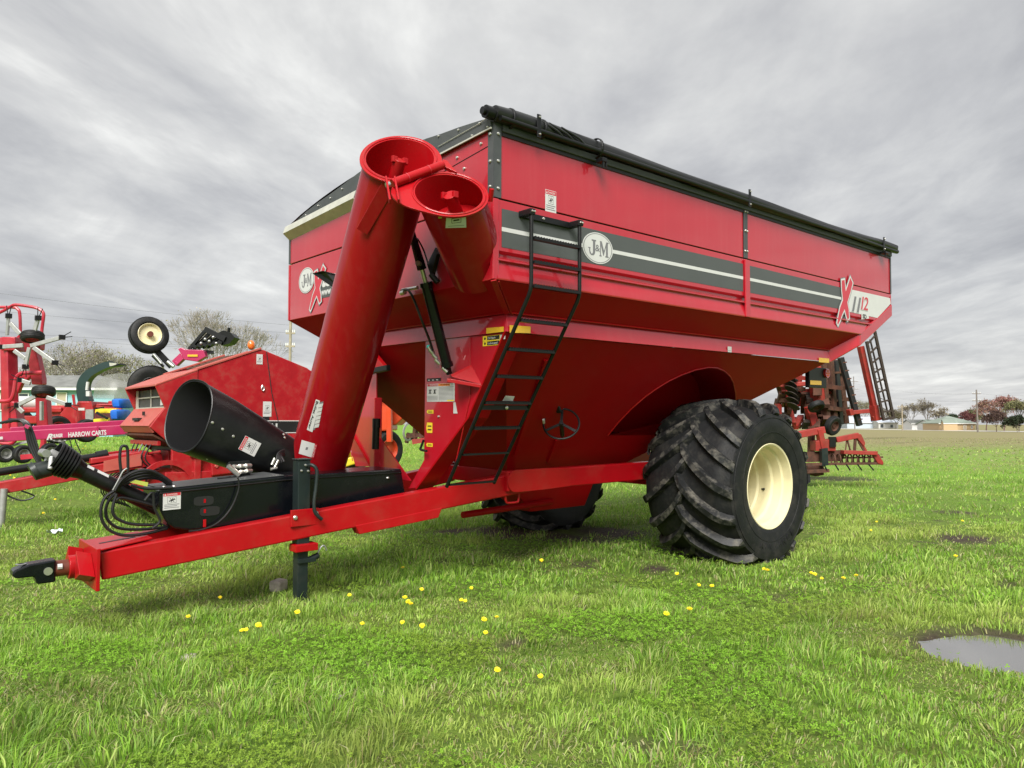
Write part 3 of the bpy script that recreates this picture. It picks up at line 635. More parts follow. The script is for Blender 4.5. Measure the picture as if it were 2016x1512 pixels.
# lower auger mounting wedge against the front wall
MB().prism([cp(848, 455, 0, -.12), cp(905, 555, 0, -.004), cp(912, 549, 0, -.004), cp(858, 450, 0, -.12)], (.05, .0, .0)).build('mounting_wedge', M['red'], low_t, bevel=.003)
MB().tube([cp(888, 532, 0, -.02), cp(903, 552, 0, -.02), cp(914, 548, 0, -.02)], .006, 5).build('weld_bead', M['redframe'], low_t)
MB().cyl(cp(965, 396, 0, -.14), cp(968, 372, 0, -.16), .02, n=10).build('ring_lug', M['redframe'], low_t, smooth=True)
# lower end of the upper auger: flange ring and shaft plate
for t in (.02, .045): MB().lathe([(RT + .002, 0), (RT + .022, 0), (RT + .022, .012), (RT + .002, .012)], BT + ax1 * t, ax1, 40, closed=True).build('end_flange', M['red'], up_t, smooth=True)
# ---- discharge spout (black poly boot) on the lower end of the folded auger
so_c = cp(371, 818, 1, 2.32); sb_c = cp(566, 912, 1, 2.36)
sx_ = (sb_c - so_c).normalized(); su = (V((0, 0, 1)) - sx_ * sx_.z).normalized(); sv = sx_.cross(su)
mo_n = V((-.80, -.62, .10)).normalized()
def sect(c, hu, hv, n=36, e=.62, mitre=None):
    out = []
    for k in range(n):
        t = 2 * math.pi * k / n; ct, st = math.cos(t), math.sin(t)
        q = su * (hu * abs(st) ** e * (1 if st > 0 else -1)) + sv * (hv * abs(ct) ** e * (1 if ct > 0 else -1))
        if mitre is not None: q = q - sx_ * (q.dot(mitre) / sx_.dot(mitre)) * .55
        out.append(c + q)
    return out
secs = [sect(so_c, .315, .235, e=.86, mitre=mo_n), sect(so_c.lerp(sb_c, .25), .30, .25, e=.74), sect(so_c.lerp(sb_c, .60), .26, .265, e=.70), sect(so_c.lerp(sb_c, .97), .215, .27, e=.70)]
n = 36; vs = sum(secs, []); sp = MB().add(vs, [(i * n + k, i * n + (k + 1) % n, (i + 1) * n + (k + 1) % n, (i + 1) * n + k) for i in range(3) for k in range(n)])
spo = sp.build('discharge_spout', M['boot'], cart, smooth=True)
inn_ = [[c + (p - c) * .955 for p in s] for c, s in ((so_c, secs[0]), (so_c.lerp(sb_c, .25), secs[1]), (so_c.lerp(sb_c, .6), secs[2]))]
vs = sum(inn_, []); MB().add(vs + [so_c.lerp(sb_c, .62)], [(i * n + k, i * n + (k + 1) % n, (i + 1) * n + (k + 1) % n, (i + 1) * n + k) for i in range(2) for k in range(n)] + [(2 * n + k, 2 * n + (k + 1) % n, 3 * n) for k in range(n)]).build('spout_bore', M['ink'], spo, smooth=True)  # flat black lining paints in the shade inside the mouth
vs = secs[0] + inn_[0]; MB().add(vs, [(k, (k + 1) % n, n + (k + 1) % n, n + k) for k in range(n)]).build('spout_rim', M['black'], spo, smooth=True)
MB().tube(secs[0], .007, 6, closed=True).build('spout_lip', M['boot'], spo, smooth=True)
# surface points of the boot on its near side
bn = (V((-.35, -.9, .1)) - sx_ * V((-.35, -.9, .1)).dot(sx_)).normalized()
nearp = lambda x, y, off=.0: cpn(x, y, so_c.lerp(sb_c, .5) + bn * (.275 + off), bn)
def on_spout(x, y):
    """where the sight line meets the boot, by marching along it"""
    d = M_INV @ wray(x, y); t = 4.0
    while t < 9:
        p = CAM_C + d * t; w = (p - so_c).dot(sx_) / (sb_c - so_c).length; q = p - so_c.lerp(sb_c, w)
        hu, hv = lerp(.312, .215, w), lerp(.24, .27, w)
        if (abs(q.dot(su)) / hu) ** 2.8 + (abs(q.dot(sv)) / hv) ** 2.8 < 1: return p
        t += .004
    return nearp(x, y)
bp_ = [on_spout(x, y) for x, y in ((418, 832), (438, 845), (459, 859), (558, 856), (560, 862), (408, 902))]
bolts(bp_, bn, .014, spo)
q0, q1, q2, q3 = [on_spout(x, y) for x, y in ((470, 880), (499, 899), (513, 873), (487, 859))]
nn = (q1 - q0).cross(q3 - q0).normalized(); nn = -nn if nn.dot(CAM_C - q0) < 0 else nn
xd_ = (q0 - q1).normalized(); yd_ = nn.cross(xd_).normalized()
sticker(spo, q1 + nn * .012, (q2 - q1), nn.cross((q2 - q1).normalized()), (q2 - q1).length, (q1 - q0).length, 'DANGER', name='danger_decal', lines=2)
# hydraulic fittings between spout and auger
for k in range(4):
    a = cp(545 + 5 * k, 915 - 2 * k, 1, 1.95); b_ = cp(560, 885 + 4 * k, 1, 2.05); MB().tube(smooth_path([a, a.lerp(b_, .5) + V((-.03, 0, .03)), b_], 5), .008, 6).build('hydraulic_hose', M['hose'], cart, smooth=True)
for (x0, y0, x1, y1) in ((535, 915, 541, 902), (541, 920, 548, 906), (533, 924, 545, 921)):
    MB().cyl(cp(x0, y0, 1, 1.93), cp(x1, y1, 1, 1.93), .013, n=10).build('hose_fitting', M['bolt'], cart, smooth=True)
MB().cyl(cp(540, 912, 1, 2.25), cp(585, 915, 1, 2.25), .06, n=14).build('spout_pivot', M['redframe'], cart, smooth=True)
# ---- hydraulic cylinder
y0 = cp(881, 722, 0, .20); y1 = cp(838, 556, 0, -.06); y2 = cp(808, 450, 0, -.24)
hc = MB().cyl(y0, y1, .047, n=20).cyl(y0, y0.lerp(y1, .05), .054, n=20).cyl(y0.lerp(y1, .95), y1, .055, n=20).build('hydraulic_cylinder', M['blackgloss'], cart, smooth=True)
MB().cyl(y1, y1.lerp(y2, .30), .020, n=14).build('piston_rod', M['bolt'], hc, smooth=True)
MB().beam(y1.lerp(y2, .24), y2, .05, .07, up=(1, 0, 0), w1=.035, h1=.05).build('rod_link', M['blackgloss'], hc, bevel=.006)
MB().cyl(y1.lerp(y2, .34) + V((-.05, -.03, 0)), y1.lerp(y2, .34) + V((.05, .03, 0)), .022, n=12).build('pin', M['bolt'], hc, smooth=True)
MB().beam(cp(804, 453, 0, -.25), cp(803, 478, 0, -.24), .012, .03, up=(1, 0, 0)).build('link_plate', M['galv'], hc)
MB().beam(y0, y0 + (y0 - y1).normalized() * .07, .03, .05).build('clevis', M['black'], hc, bevel=.005)
for (xx, yy, r) in ((850, 692, .02), (857, 702, .017), (862, 712, .019), (876, 728, .017), (848, 688, .018)):
    c = cp(xx, yy, 0, .17); MB().cyl(c + V((-.02, .01, .02)), c + V((.015, -.01, -.02)), r, n=10).build('hose_fitting', M['bolt'], hc, smooth=True)
MB().sphere(cp(844, 683, 0, .16), .021).build('valve_cap', M['teal'], hc, smooth=True)
MB().cyl(cp(793, 571, 0, -.07), cp(822, 566, 0, -.05), .016, n=10).cyl(cp(797, 575, 0, -.08), cp(790, 577, 0, -.08), .022, n=10).build('hose_fitting', M['bolt'], hc, smooth=True)
MB().tube(smooth_path([cp(790, 572, 0, -.08), cp(803, 571, 0, -.09), cp(815, 590, 0, -.07), cp(830, 630, 0, -.02), cp(845, 668, 0, .10), cp(852, 690, 0, .15)], 6), .011, 8).build('hydraulic_hose', M['hose'], hc, smooth=True)
MB().tube(smooth_path([cp(822, 470, 0, -.16), cp(835, 495, 0, -.05), cp(850, 540, 0, -.04), cp(858, 525, 0, -.03)], 6), .008, 6).build('hydraulic_hose', M['hose'], hc, smooth=True)
MB().prism([cp(840, 520, 0, -.06), cp(857, 487, 0, -.06), cp(860, 500, 0, -.06), cp(848, 545, 0, -.06)], (.04, 0, 0)).build('auger_rest', M['black'], cart, bevel=.003)
MB().cyl(cp(848, 540, 0, -.07), cp(862, 556, 0, -.03), .025, n=10).build('auger_rest', M['black'], cart, smooth=True)
MB().prism([cp(614, 538, 0, -.25), cp(634, 533, 0, -.25), cp(668, 541, 0, -.12), cp(668, 575, 0, -.12)], (.03, 0, -.0)).build('auger_saddle', M['black'], cart, bevel=.004)

# ---- tarp, end cap, posts
capp = [cp(x, y, 0, -.022) for x, y in ((571.5, 456), (571.5, 449), (577, 441), (590, 428), (602, 417), (625, 399), (651, 381), (674, 364), (705, 340), (735, 320), (765, 303), (800, 287), (840, 272), (868, 263), (903, 250), (944, 237), (962, 232), (966, 236), (966, 253))]
cap = MB().prism(capp, (.03, 0, 0)).build('tarp_end_cap', M['post'], cart, bevel=.004)
MB().prism([cp(x, y, 0, -.034) for x, y in ((572, 456.5), (966, 252.5), (966, 249.5), (572, 453))], (.012, 0, 0)).build('cap_trim', M['galv'], cap)
MB().tube([cp(862, 289, 0, -.03), cp(944, 243, 0, -.03), cp(962, 229, 0, -.04)], .003, 5).build('tarp_cord', M['galv'], cap)
bolts([cp(x, y, 0, -.024) for x, y in ((581, 449), (603, 424), (627, 405), (651, 390), (674, 372), (864, 268), (903, 256), (945, 243), (930, 267), (961, 250), (586, 443), (602, 436), (655, 410), (688, 392))], (-1, 0, 0), .010, cap)
make_text('AERO', .055, cp(585, 441, 0, -.024), (0, -1, .15), (0, 0, 1), M['decalorange'], 'cap_lettering', cap, shear=.2) if False else MB().prism([cp(x, y, 0, -.024) for x, y in ((585, 442), (600, 432.5), (600, 430), (585, 439))], (-.002, 0, 0)).build('cap_marking', M['decalorange'], cap)
bolts([cp(x, y, 0, -.001) for x, y in ((947.5, 283), (900.5, 310.5), (914.5, 332)) ], (-1, 0, 0), .014)
# light angle rail under the cap on the far half of the front
a0, a1 = V((-.0, W - .01, ZF - .03)), V((0, 2.05, lerp(ZT, ZF, 2.05 / W) - .03))
MB().prism([a0 + V((-.06, 0, .022)), a1 + V((-.06, 0, .022)), a1 + V((-.085, 0, -.055)), a0 + V((-.085, 0, -.055))], (.008, 0, .008)).build('front_rail', M['galv'], cart)
MB().prism([a0 + V((-.085, 0, -.055)), a1 + V((-.085, 0, -.055)), a1 + V((.0, 0, -.125)), a0 + V((.0, 0, -.125))], (.006, 0, .008)).build('front_rail', M['galv'], cart)
def angle_post(x, y, sx, sy, z0, z1, w=.07):
    return MB().bx(*sorted((x, x + sx * .006)), *sorted((y, y - sy * w)), z0, z1).bx(*sorted((x + sx * .001, x - sx * w)), *sorted((y, y + sy * .006)), z0 + .001, z1 - .001)
pst = angle_post(0, 0, -1, -1, ZS + .006, ZT + .012).build('corner_post', M['post'], cart)
bolts([(-.007, .036, z) for z in (3.24, 3.44, 3.655)], (-1, 0, 0), .014, pst); bolts([(.034, -.007, z) for z in (3.225, 3.44, 3.655)], (0, -1, 0), .014, pst)
angle_post(0, W, -1, 1, ZS + .006, ZF + .02, .04).build('corner_post', M['post'], cart)
angle_post(LEN, 0, 1, -1, ZS + .006, ZT, .03).build('corner_post', M['post'], cart)
angle_post(LEN, W, 1, 1, ZS + .006, ZF, .03).build('corner_post', M['post'], cart)
mp = MB().bx(3.515, 3.585, -.008, .004, ZS + .006, ZT - .03).build('mid_post', M['post'], cart, bevel=.002)
bolts([(x, -.009, z) for x in (3.53, 3.572) for z in (3.23, 3.45, 3.66)], (0, -1, 0), .012, mp)
MB().prism([(3.505, -.004, ZS - .012), (3.595, -.004, ZS - .012), (3.605, -.004, ZB), (3.515, -.004, ZB)], (0, -.022, 0)).build('side_rib', M['red'], cart, bevel=.006)
MB().bx(-.012, .045, -.010, -.0, ZB, ZS - .004).build('corner_edge', M['red'], cart, bevel=.008)
MB().bx(-.010, -.0, .0, .035, ZB, ZS - .004).build('corner_edge', M['red'], cart, bevel=.004)
MB().bx(-.008, 0, W - .03, W, ZB, ZS - .004).build('corner_edge', M['red'], cart, bevel=.004)
# top rail, roll and stops on the near side
MB().bx(.075, LEN, -.022, .02, ZT - .055, ZT + .0).build('top_rail', M['post'], cart, bevel=.005)
MB().bx(.0, LEN, W - .02, W + .02, ZF - .055, ZF).build('top_rail', M['post'], cart, bevel=.005)
MB().bx(.08, LEN, -.004, .012, ZT - .085, ZT - .055).build('rail_gap', M['ink'], cart)
roll = []; zr = ZT + .062
m_ = 60; prof = []
for i in range(m_ + 1):
    x = -.02 + (LEN + .10) * i / m_
    r = .060 + .012 * math.exp(-((x - .25) / .35) ** 2) + .006 * math.sin(x * 2.1) + .010 * math.exp(-((x - 6.9) / .3) ** 2)
    prof.append((r, x, -.012 + .012 * math.sin(x * 1.3), zr + .010 * math.sin(x * .9 + .6) - .008 * math.exp(-((x - 3.5) / 1.2) ** 2)))
rb = MB(); ns = 20; vs = []
for r, x, y, z in prof:
    for k in range(ns):
        t = 2 * math.pi * k / ns; rr = r * (1 + .06 * math.sin(3 * t + x * 1.7) + .03 * math.sin(7 * t - x * 4))
        vs.append((x, y + rr * math.cos(t), z + rr * .92 * math.sin(t)))
rb.add(vs, [(i * ns + k, i * ns + (k + 1) % ns, (i + 1) * ns + (k + 1) % ns, (i + 1) * ns + k) for i in range(m_) for k in range(ns)] + [tuple(range(ns))[::-1], tuple(range(m_ * ns, (m_ + 1) * ns))])
ro = rb.build('tarp_roll', M['tarp'], cart, smooth=True)
MB().cyl((-.10, -.01, zr), (.02, -.01, zr), .05, n=16).cyl((-.13, -.01, zr), (-.09, -.01, zr), .03, n=14).build('roll_end', M['black'], ro, smooth=True)
MB().cyl((LEN + .06, -.01, zr - .01), (LEN + .20, -.01, zr - .02), .045, .03, n=14).build('roll_end', M['black'], ro, smooth=True)
for x in (.13, .47): MB().lathe([(.078, 0), (.086, .005), (.086, .02), (.078, .025)], (x, -.01, zr), (1, 0, 0), 20).build('roll_strap', M['black'], ro, smooth=True)
for x in (.60, .72, .86): MB().tube(smooth_path([(x - .18, -.055, zr + .055), (x, -.085, zr + .0), (x + .09, -.08, zr - .05)], 4), .010, 6).build('tarp_fold', M['tarp'], ro, smooth=True)
MB().tube([(.0, -.075, ZT + .018), (LEN + .02, -.07, ZT + .012)], .022, 10).build('tarp_tube', M['black'], ro, smooth=True)
for x in (.395, 3.50, 6.86):
    st = MB().bx(x - .022, x + .022, -.095, -.083, ZT - .05, ZT + .145).build('tarp_stop', M['black'], cart, bevel=.006)
    bolts([(x, -.096, ZT - .02), (x, -.096, ZT + .12)], (0, -1, 0), .009, st)
lx = 1.13
MB().lathe([(.082, 0), (.092, .004), (.092, .026), (.082, .03)], (lx, -.015, zr - .005), (1, 0, 0), 22).bx(lx - .01, lx + .05, -.12, -.04, ZT - .08, ZT - .045).bx(lx + .0, lx + .02, -.115, -.10, ZT - .14, ZT - .07).bx(lx + .04, lx + .055, -.115, -.10, ZT - .12, ZT - .07).build('tarp_latch', M['black'], cart, bevel=.003)
MB().bx(6.86, 6.99, -.11, -.03, ZT - .075, ZT - .05).bx(6.88, 6.90, -.10, -.085, ZT - .12, ZT - .07).build('tarp_latch', M['black'], cart)
# stretched tarp cover, bowed over the box
tb = MB(); nx, ny = 16, 14; vs = []
for i in range(nx + 1):
    for j in range(ny + 1):
        t = j / ny; x = .01 + (LEN - .02) * i / nx
        vs.append((x, W * t, lerp(ZT, ZF, t) + .03 + .16 * math.sin(math.pi * t) ** .8 + .012 * math.cos(i * math.pi / 2)))
tb.add(vs, [(i * (ny + 1) + j, i * (ny + 1) + j + 1, (i + 1) * (ny + 1) + j + 1, (i + 1) * (ny + 1) + j) for i in range(nx) for j in range(ny)])
tb.build('tarp_cover', M['tarp'], cart, smooth=True)

# ---- ladder
lad = bpy.data.objects.new('ladder', None); col.objects.link(lad); lad.parent = cart; lad.empty_display_size = .1
XL, XR = .28, .826
for x in (XL, XR):
    path = [(x, -.125, 3.06), (x, -.125, 2.50), (x, -.118, 2.45), (x, -.095, 2.40), (x, .98, .815)]
    MB().tube(path, .0165, 10).build('rail', M['black'], lad, smooth=True)
    MB().bx(x - .028, x + .028, -.145, -.002, 3.035, 3.085).build('bracket', M['black'], lad, bevel=.006)
    bolts([(x - .012, -.147, 3.06), (x + .012, -.147, 3.06)], (0, -1, 0), .009, lad)
MB().bx(XL, XR, -.028, -.004, 3.035, 3.085).build('mounting_bar', M['black'], lad, bevel=.003)
bolts([(.5, -.03, 3.06)], (0, -1, 0), .012, lad)
def rung(y, z, serr):
    b = MB().bx(XL + .012, XR - .012, y - .020, y + .030, z - .013, z + .003)
    if serr:
        for k in range(17):
            x = XL + .03 + k * .0305; b.add([(x - .013, y - .02, z + .003), (x + .013, y - .02, z + .003), (x, y - .02, z + .017), (x - .013, y + .03, z + .003), (x + .013, y + .03, z + .003), (x, y + .03, z + .017)], [(0, 1, 2), (3, 5, 4), (0, 2, 5, 3), (1, 4, 5, 2)])
    b.build('rung', M['black'], lad)
for z in (2.855, 2.665, 2.475): rung(-.13, z, True)
for i in range(7):
    t = (.115, .255, .392, .53, .668, .812, .985)[i]; rung(lerp(-.095, .98, t) - .005, lerp(2.40, .815, t), i < 5)
MB().bx(XL, XR, lerp(-.095, .98, .55), lerp(-.095, .98, .55) + .015, lerp(2.4, .815, .53) - .06, lerp(2.4, .815, .53) - .02).build('cross_strap', M['black'], lad)
bolts([(.56, lerp(-.095, .98, .55) - .001, lerp(2.4, .815, .53) - .04)], (0, -1, 0), .018, lad)

# ---- hand wheel for the cleanout door
hwc = cp(1105, 834, 1, .78); hn = V((-.62, -.55, .56)).normalized(); he = hn.cross(V((0, 0, 1))).normalized(); hf = hn.cross(he)
hw = MB().tube([hwc + (he * math.cos(2 * math.pi * k / 36) + hf * math.sin(2 * math.pi * k / 36)) * .175 for k in range(36)], .0105, 8, closed=True).build('hand_wheel', M['black'], cart, smooth=True)
for k in range(3):
    t = 2 * math.pi * k / 3 + .5; MB().beam(hwc, hwc + (he * math.cos(t) + hf * math.sin(t)) * .172, .026, .008, up=tuple(hn)).build('spoke', M['black'], hw)
MB().cyl(hwc + hn * .02, hwc - hn * .22, .022, n=12).build('wheel_shaft', M['black'], hw, smooth=True)
MB().beam(cp(1086, 768, 1, .80), cp(1101, 812, 1, .84), .05, .03).build('gauge_bar', M['black'], cart, bevel=.004)
MB().cyl(hwc + he * .17 + hn * .01, hwc + he * .17 + hn * .07, .012, n=10).build('grip', M['white'], hw, smooth=True)

# ---- rear light bar on the near side
tlp = cp(1623, 735, 1, .42)
MB().bx(tlp.x - .45, tlp.x + .02, .40, .46, tlp.z - .20, tlp.z + .07).build('light_bracket', M['black'], cart, bevel=.006)
tlo = MB().cyl(tlp + V((0, -.05, 0)), tlp + V((0, .0, 0)), .062, n=24).build('tail_light', M['taillens'], cart, smooth=True)
b = MB()
for k in range(7):
    c = tlp + V((0, -.051, 0)) + (V() if k == 6 else V((.034 * math.cos(k * 1.047), 0, .034 * math.sin(k * 1.047)))); b.cyl(c, c + V((0, -.004, 0)), .010, n=8)
b.build('diodes', M['decalorange'], tlo)
q = cp(1595, 757, 1, .39); flat([q, q + V((.30, 0, 0)), q + V((.30, 0, .055)), q + V((0, 0, .055))], (0, -1, 0), M['yellow'], 'reflector', cart)
MB().tube(smooth_path([(4.9, .9, 1.5), (4.6, .95, 1.40), (4.35, 1.0, 1.20)], 4), .008, 6).build('light_cable', M['hose'], cart, smooth=True)
# ---- wheels
WX, WZ, RL = 3.95, .665, .885     # axle position in cart frame, carcass crown radius
HWID = .53
def carcass_r(y):
    """outer radius of the carcass at distance y from the tyre's middle"""
    t = abs(y) / HWID
    return RL - .030 * t ** 2 - (.055 * ((t - .80) / .20) ** 1.6 if t > .80 else 0)
def make_wheel(yc, outsign):
    """yc: middle of the tyre along Y, outsign: +1 / -1 direction of the outer side"""
    wh = bpy.data.objects.new('wheel', None); col.objects.link(wh); wh.parent = cart; wh.empty_display_size = .2
    ctr = V((WX, yc, WZ)); zg = cart_ground(WX, yc) - .035
    prof = []
    for k in range(13):
        y = -HWID + 2 * HWID * k / 12; prof.append((carcass_r(y), y))
    side = [(.80, .552), (.73, .575), (.65, .578), (.58, .565), (.52, .555), (.478, .545), (.462, .53), (.45, .49)]
    full = [(r, -y) for r, y in side[::-1]] + prof + side
    n = 96; b = MB(); vs = []
    for r, y in full:
        for k in range(n):
            t = 2 * math.pi * k / n; p = ctr + V((r * math.cos(t), y * outsign, r * math.sin(t)))
            if p.z < zg + .22:      # loaded tyre spreads where it stands
                f = min(1, (zg + .22 - p.z) / .3); p.y += .05 * f * (1 if y * outsign > 0 else -1) * (abs(y) / .55)
            p.z = max(p.z, zg); vs.append(p)
    b.add(vs, [(i * n + k, i * n + (k + 1) % n, (i + 1) * n + (k + 1) % n, (i + 1) * n + k) for i in range(len(full) - 1) for k in range(n)])
    b.build('tyre', M['rubber'], wh, smooth=True)
    # sidewall rings and lettering-like ribs
    for r, y in ((.76, .568), (.60, .568)):
        MB().tube([ctr + V((r * math.cos(2 * math.pi * k / 64), y * outsign, r * math.sin(2 * math.pi * k / 64))) for k in range(64)], .006, 5, closed=True).build('sidewall_rib', M['rubber'], wh, smooth=True)
    # tread lugs: long curved bars from the middle over the shoulder
    NL = 18; H = .090
    for sd in (-1, 1):
        for i in range(NL):
            ph0 = 2 * math.pi * (i + (.5 if sd > 0 else 0)) / NL
            b = MB(); vs = []; m = 9
            for j in range(m + 1):
                s = j / m; y = sd * lerp(-.05, HWID + .008, s)
                ang = ph0 + (.56 * s ** .68) + .02 * math.sin(i * 5.1)
                if s > .93: rr = carcass_r(min(abs(y), HWID))
                else: rr = carcass_r(y)
                wb, wt = .040 + .012 * s, .024 + .008 * s
                h = H * (1 - .15 * s) if j > 0 else H * .8
                da = 0.44 * .85 * max(s, .12) ** -.15 * .9
                # tangent along the bar (angle vs y) gives its width direction
                tl_ = V((0, 1)) ; ty = sd * (HWID + .058); ta = .50 * .9 * rr
                ln_ = math.hypot(ty, ta); wy, wa = -ta / ln_, ty / ln_
                for w_, hh in ((-wb, -.01), (-wt, h), (wt, h), (wb, -.01)):
                    yy = y + wy * w_; aa = ang + wa * w_ / rr; r2 = rr + hh
                    p = ctr + V((r2 * math.cos(aa), yy * outsign, r2 * math.sin(aa)))
                    if p.z < zg + .2: p.y += .05 * min(1, (zg + .2 - p.z) / .3) * (1 if y * outsign > 0 else -1) * abs(y) / .55
                    p.z = max(p.z, zg - .01); vs.append(p)
            # shoulder return down the sidewall
            s = 1.0; y = sd * (HWID + .03); ang = ph0 + .575
            for w_, r2, yo in ((-.06, .80, .0), (-.045, .815, .022), (.045, .815, .022), (.06, .80, .0)):
                p = ctr + V((r2 * math.cos(ang + w_ / .85), (y + sd * yo) * outsign, r2 * math.sin(ang + w_ / .85))); p.z = max(p.z, zg - .01); vs.append(p)
            mm = m + 1
            fs = [(4 * j + a, 4 * j + a + 1, 4 * j + a + 5, 4 * j + a + 4) for j in range(mm) for a in range(3)] + [(0, 1, 2, 3), (4 * mm + 3, 4 * mm + 2, 4 * mm + 1, 4 * mm)]
            b.add(vs, fs); b.build('tread_lug', M['lug'], wh)
    # rim: deep dish
    rp = [(.515, .520), (.520, .535), (.505, .548), (.488, .540), (.480, .50), (.476, .45), (.452, .435), (.446, .38), (.444, .34), (.416, .32), (.410, .25), (.424, .23), (.420, .17), (.398, .15), (.392, .05), (.385, -.05), (.375, -.10), (.30, -.115), (.16, -.12), (.155, -.09), (.02, -.09)]
    MB().lathe([(r * .93, y * outsign) for r, y in rp], ctr, (0, 1, 0), 72).build('rim', M['cream'], wh, smooth=True)
    a = math.radians(-12); MB().cyl(ctr + V((.405 * math.cos(a), .20 * outsign, .405 * math.sin(a))), ctr + V((.37 * math.cos(a), .25 * outsign, .37 * math.sin(a))), .012, n=8).build('valve_stem', M['black'], wh, smooth=True)
    b = MB()
    for k in range(10):
        t = 2 * math.pi * k / 10; c = ctr + V((.215 * math.cos(t), -.024 * outsign, .215 * math.sin(t))); b.cyl(c, c + V((0, .03 * outsign, 0)), .016, n=6)
    o = b.build('wheel_nuts', M['bolt'], wh); o['kind'] = 'stuff'
    make_text('ALLIANCE', .10, (0, 0, 0), (1, 0, 0), (0, 0, 1), M['rubber'], 'sidewall_lettering', wh, ext=.003, bold=.002) if False else None
    # raised sidewall lettering bent round the lower sidewall
    if outsign < 0:
        txt = 'ALLIANCE'; 
        for i, ch in enumerate(txt):
            t = math.radians(-112 + i * 8.2); c = ctr + V((.665 * math.cos(t), -.580, .665 * math.sin(t)))
            make_text(ch, .095, c, (-math.sin(t), 0, math.cos(t)), (-math.cos(t), 0, -math.sin(t)), M['rubber'], 'sidewall_letter', wh, ext=.004, bold=.002, center=True)
    return wh
make_wheel(.50, -1)
make_wheel(W + .02, 1)

# ---- graphics on the near side (plane Y = 0, facing -Y)
NY = V((0, -1, 0)); XD, ZD = V((1, 0, 0)), V((0, 0, 1))
def sp_(pts, mt, name, lift=.0015, th=.0012, parent=cart, y=0.0): return flat([V((x, y, z)) for x, z in pts], NY, mt, name, parent, th, lift)
sp_([(.078, 2.772), (3.495, 2.785), (3.495, 3.085), (.078, 3.075)], M['stripe'], 'stripe_decal')
sp_([(.078, 2.897), (3.495, 2.915), (3.495, 2.948), (.078, 2.930)], M['white'], 'stripe_line', .003)
sp_([(3.61, 2.786), (5.93, 2.80), (6.02, 3.075), (3.61, 3.083)], M['stripe'], 'stripe_decal')
sp_([(3.61, 2.916), (5.99, 2.92), (5.99, 2.953), (3.61, 2.949)], M['white'], 'stripe_line', .003)
P0 = lambda x, y: (lambda p: (p.x, p.z))(cp(x, y, 1, 0))
sp_([P0(1655, 588), P0(1676, 570), P0(1752, 587), P0(1753, 598), P0(1727, 626), P0(1668, 613)], M['white'], 'tail_decal')
sp_([P0(1700, 601), P0(1738, 607), P0(1727, 626), P0(1690, 618)], M['stripe'], 'tail_shade', .003) if False else None
def ellipse(cx, cz, rx, rz, n=40): return [(cx + rx * math.cos(2 * math.pi * k / n), cz + rz * math.sin(2 * math.pi * k / n)) for k in range(n)]
def jm_badge(o, xd, zd, nr, rx, rz, name):
    """oval badge with the initials; o = centre"""
    o, xd, zd, nr = V(o), V(xd), V(zd), V(nr)
    E = lambda s, l: [o + xd * (x * s) + zd * (z * s) + nr * l for x, z in ellipse(0, 0, rx, rz)]
    base = MB().prism(E(1, .0045), nr * .0012).build(name, M['white'], cart)
    MB().add(E(.94, .0062) + E(.90, .0062), [(k, (k + 1) % 40, 40 + (k + 1) % 40, 40 + k) for k in range(40)]).build('border', M['inkgrey'], base)
    s = rz
    def poly(pts, nm='letter'): return MB().prism([o + xd * (x * s * (rx / rz) / 1.38) + zd * (z * s) + nr * .0062 for x, z in pts], nr * .0006).build(nm, M['inkgrey'], base)
    # J : serif head, stem, hook
    J = [(-.62, .52), (-.22, .52), (-.22, .44), (-.30, .42), (-.30, -.30), (-.36, -.46), (-.48, -.55), (-.66, -.55), (-.80, -.44), (-.84, -.26), (-.84, -.12), (-.92, -.10), (-.92, -.04), (-.72, -.04), (-.72, -.10), (-.76, -.12), (-.75, -.28), (-.66, -.44), (-.56, -.44), (-.50, -.34), (-.50, .42), (-.62, .44)]
    poly([(x + .05, z * .95) for x, z in J])
    Mx = [(.18, .52), (.36, .52), (.58, -.10), (.80, .52), (1.02, .52), (1.02, .45), (.95, .43), (.95, -.43), (1.02, -.45), (1.02, -.52), (.70, -.52), (.70, -.45), (.77, -.43), (.77, .20), (.55, -.44), (.50, -.44), (.28, .22), (.28, -.43), (.35, -.45), (.35, -.52), (.14, -.52), (.14, -.45), (.20, -.43), (.20, .43), (.18, .45)]
    poly([(x * .95 - .0, z * .95) for x, z in Mx])
    make_text('&', s * .62, o + xd * (-.03 * s * (rx / rz)) - zd * (.02 * s) + nr * .0066, xd, zd, M['inkgrey'], 'letter', base, sx=rx / rz / 1.3, bold=.001, ext=.0003, center=True)
    return base
jm_badge((1.183, 0, 2.921), XD, ZD, NY, .197, .137, 'oval_badge')
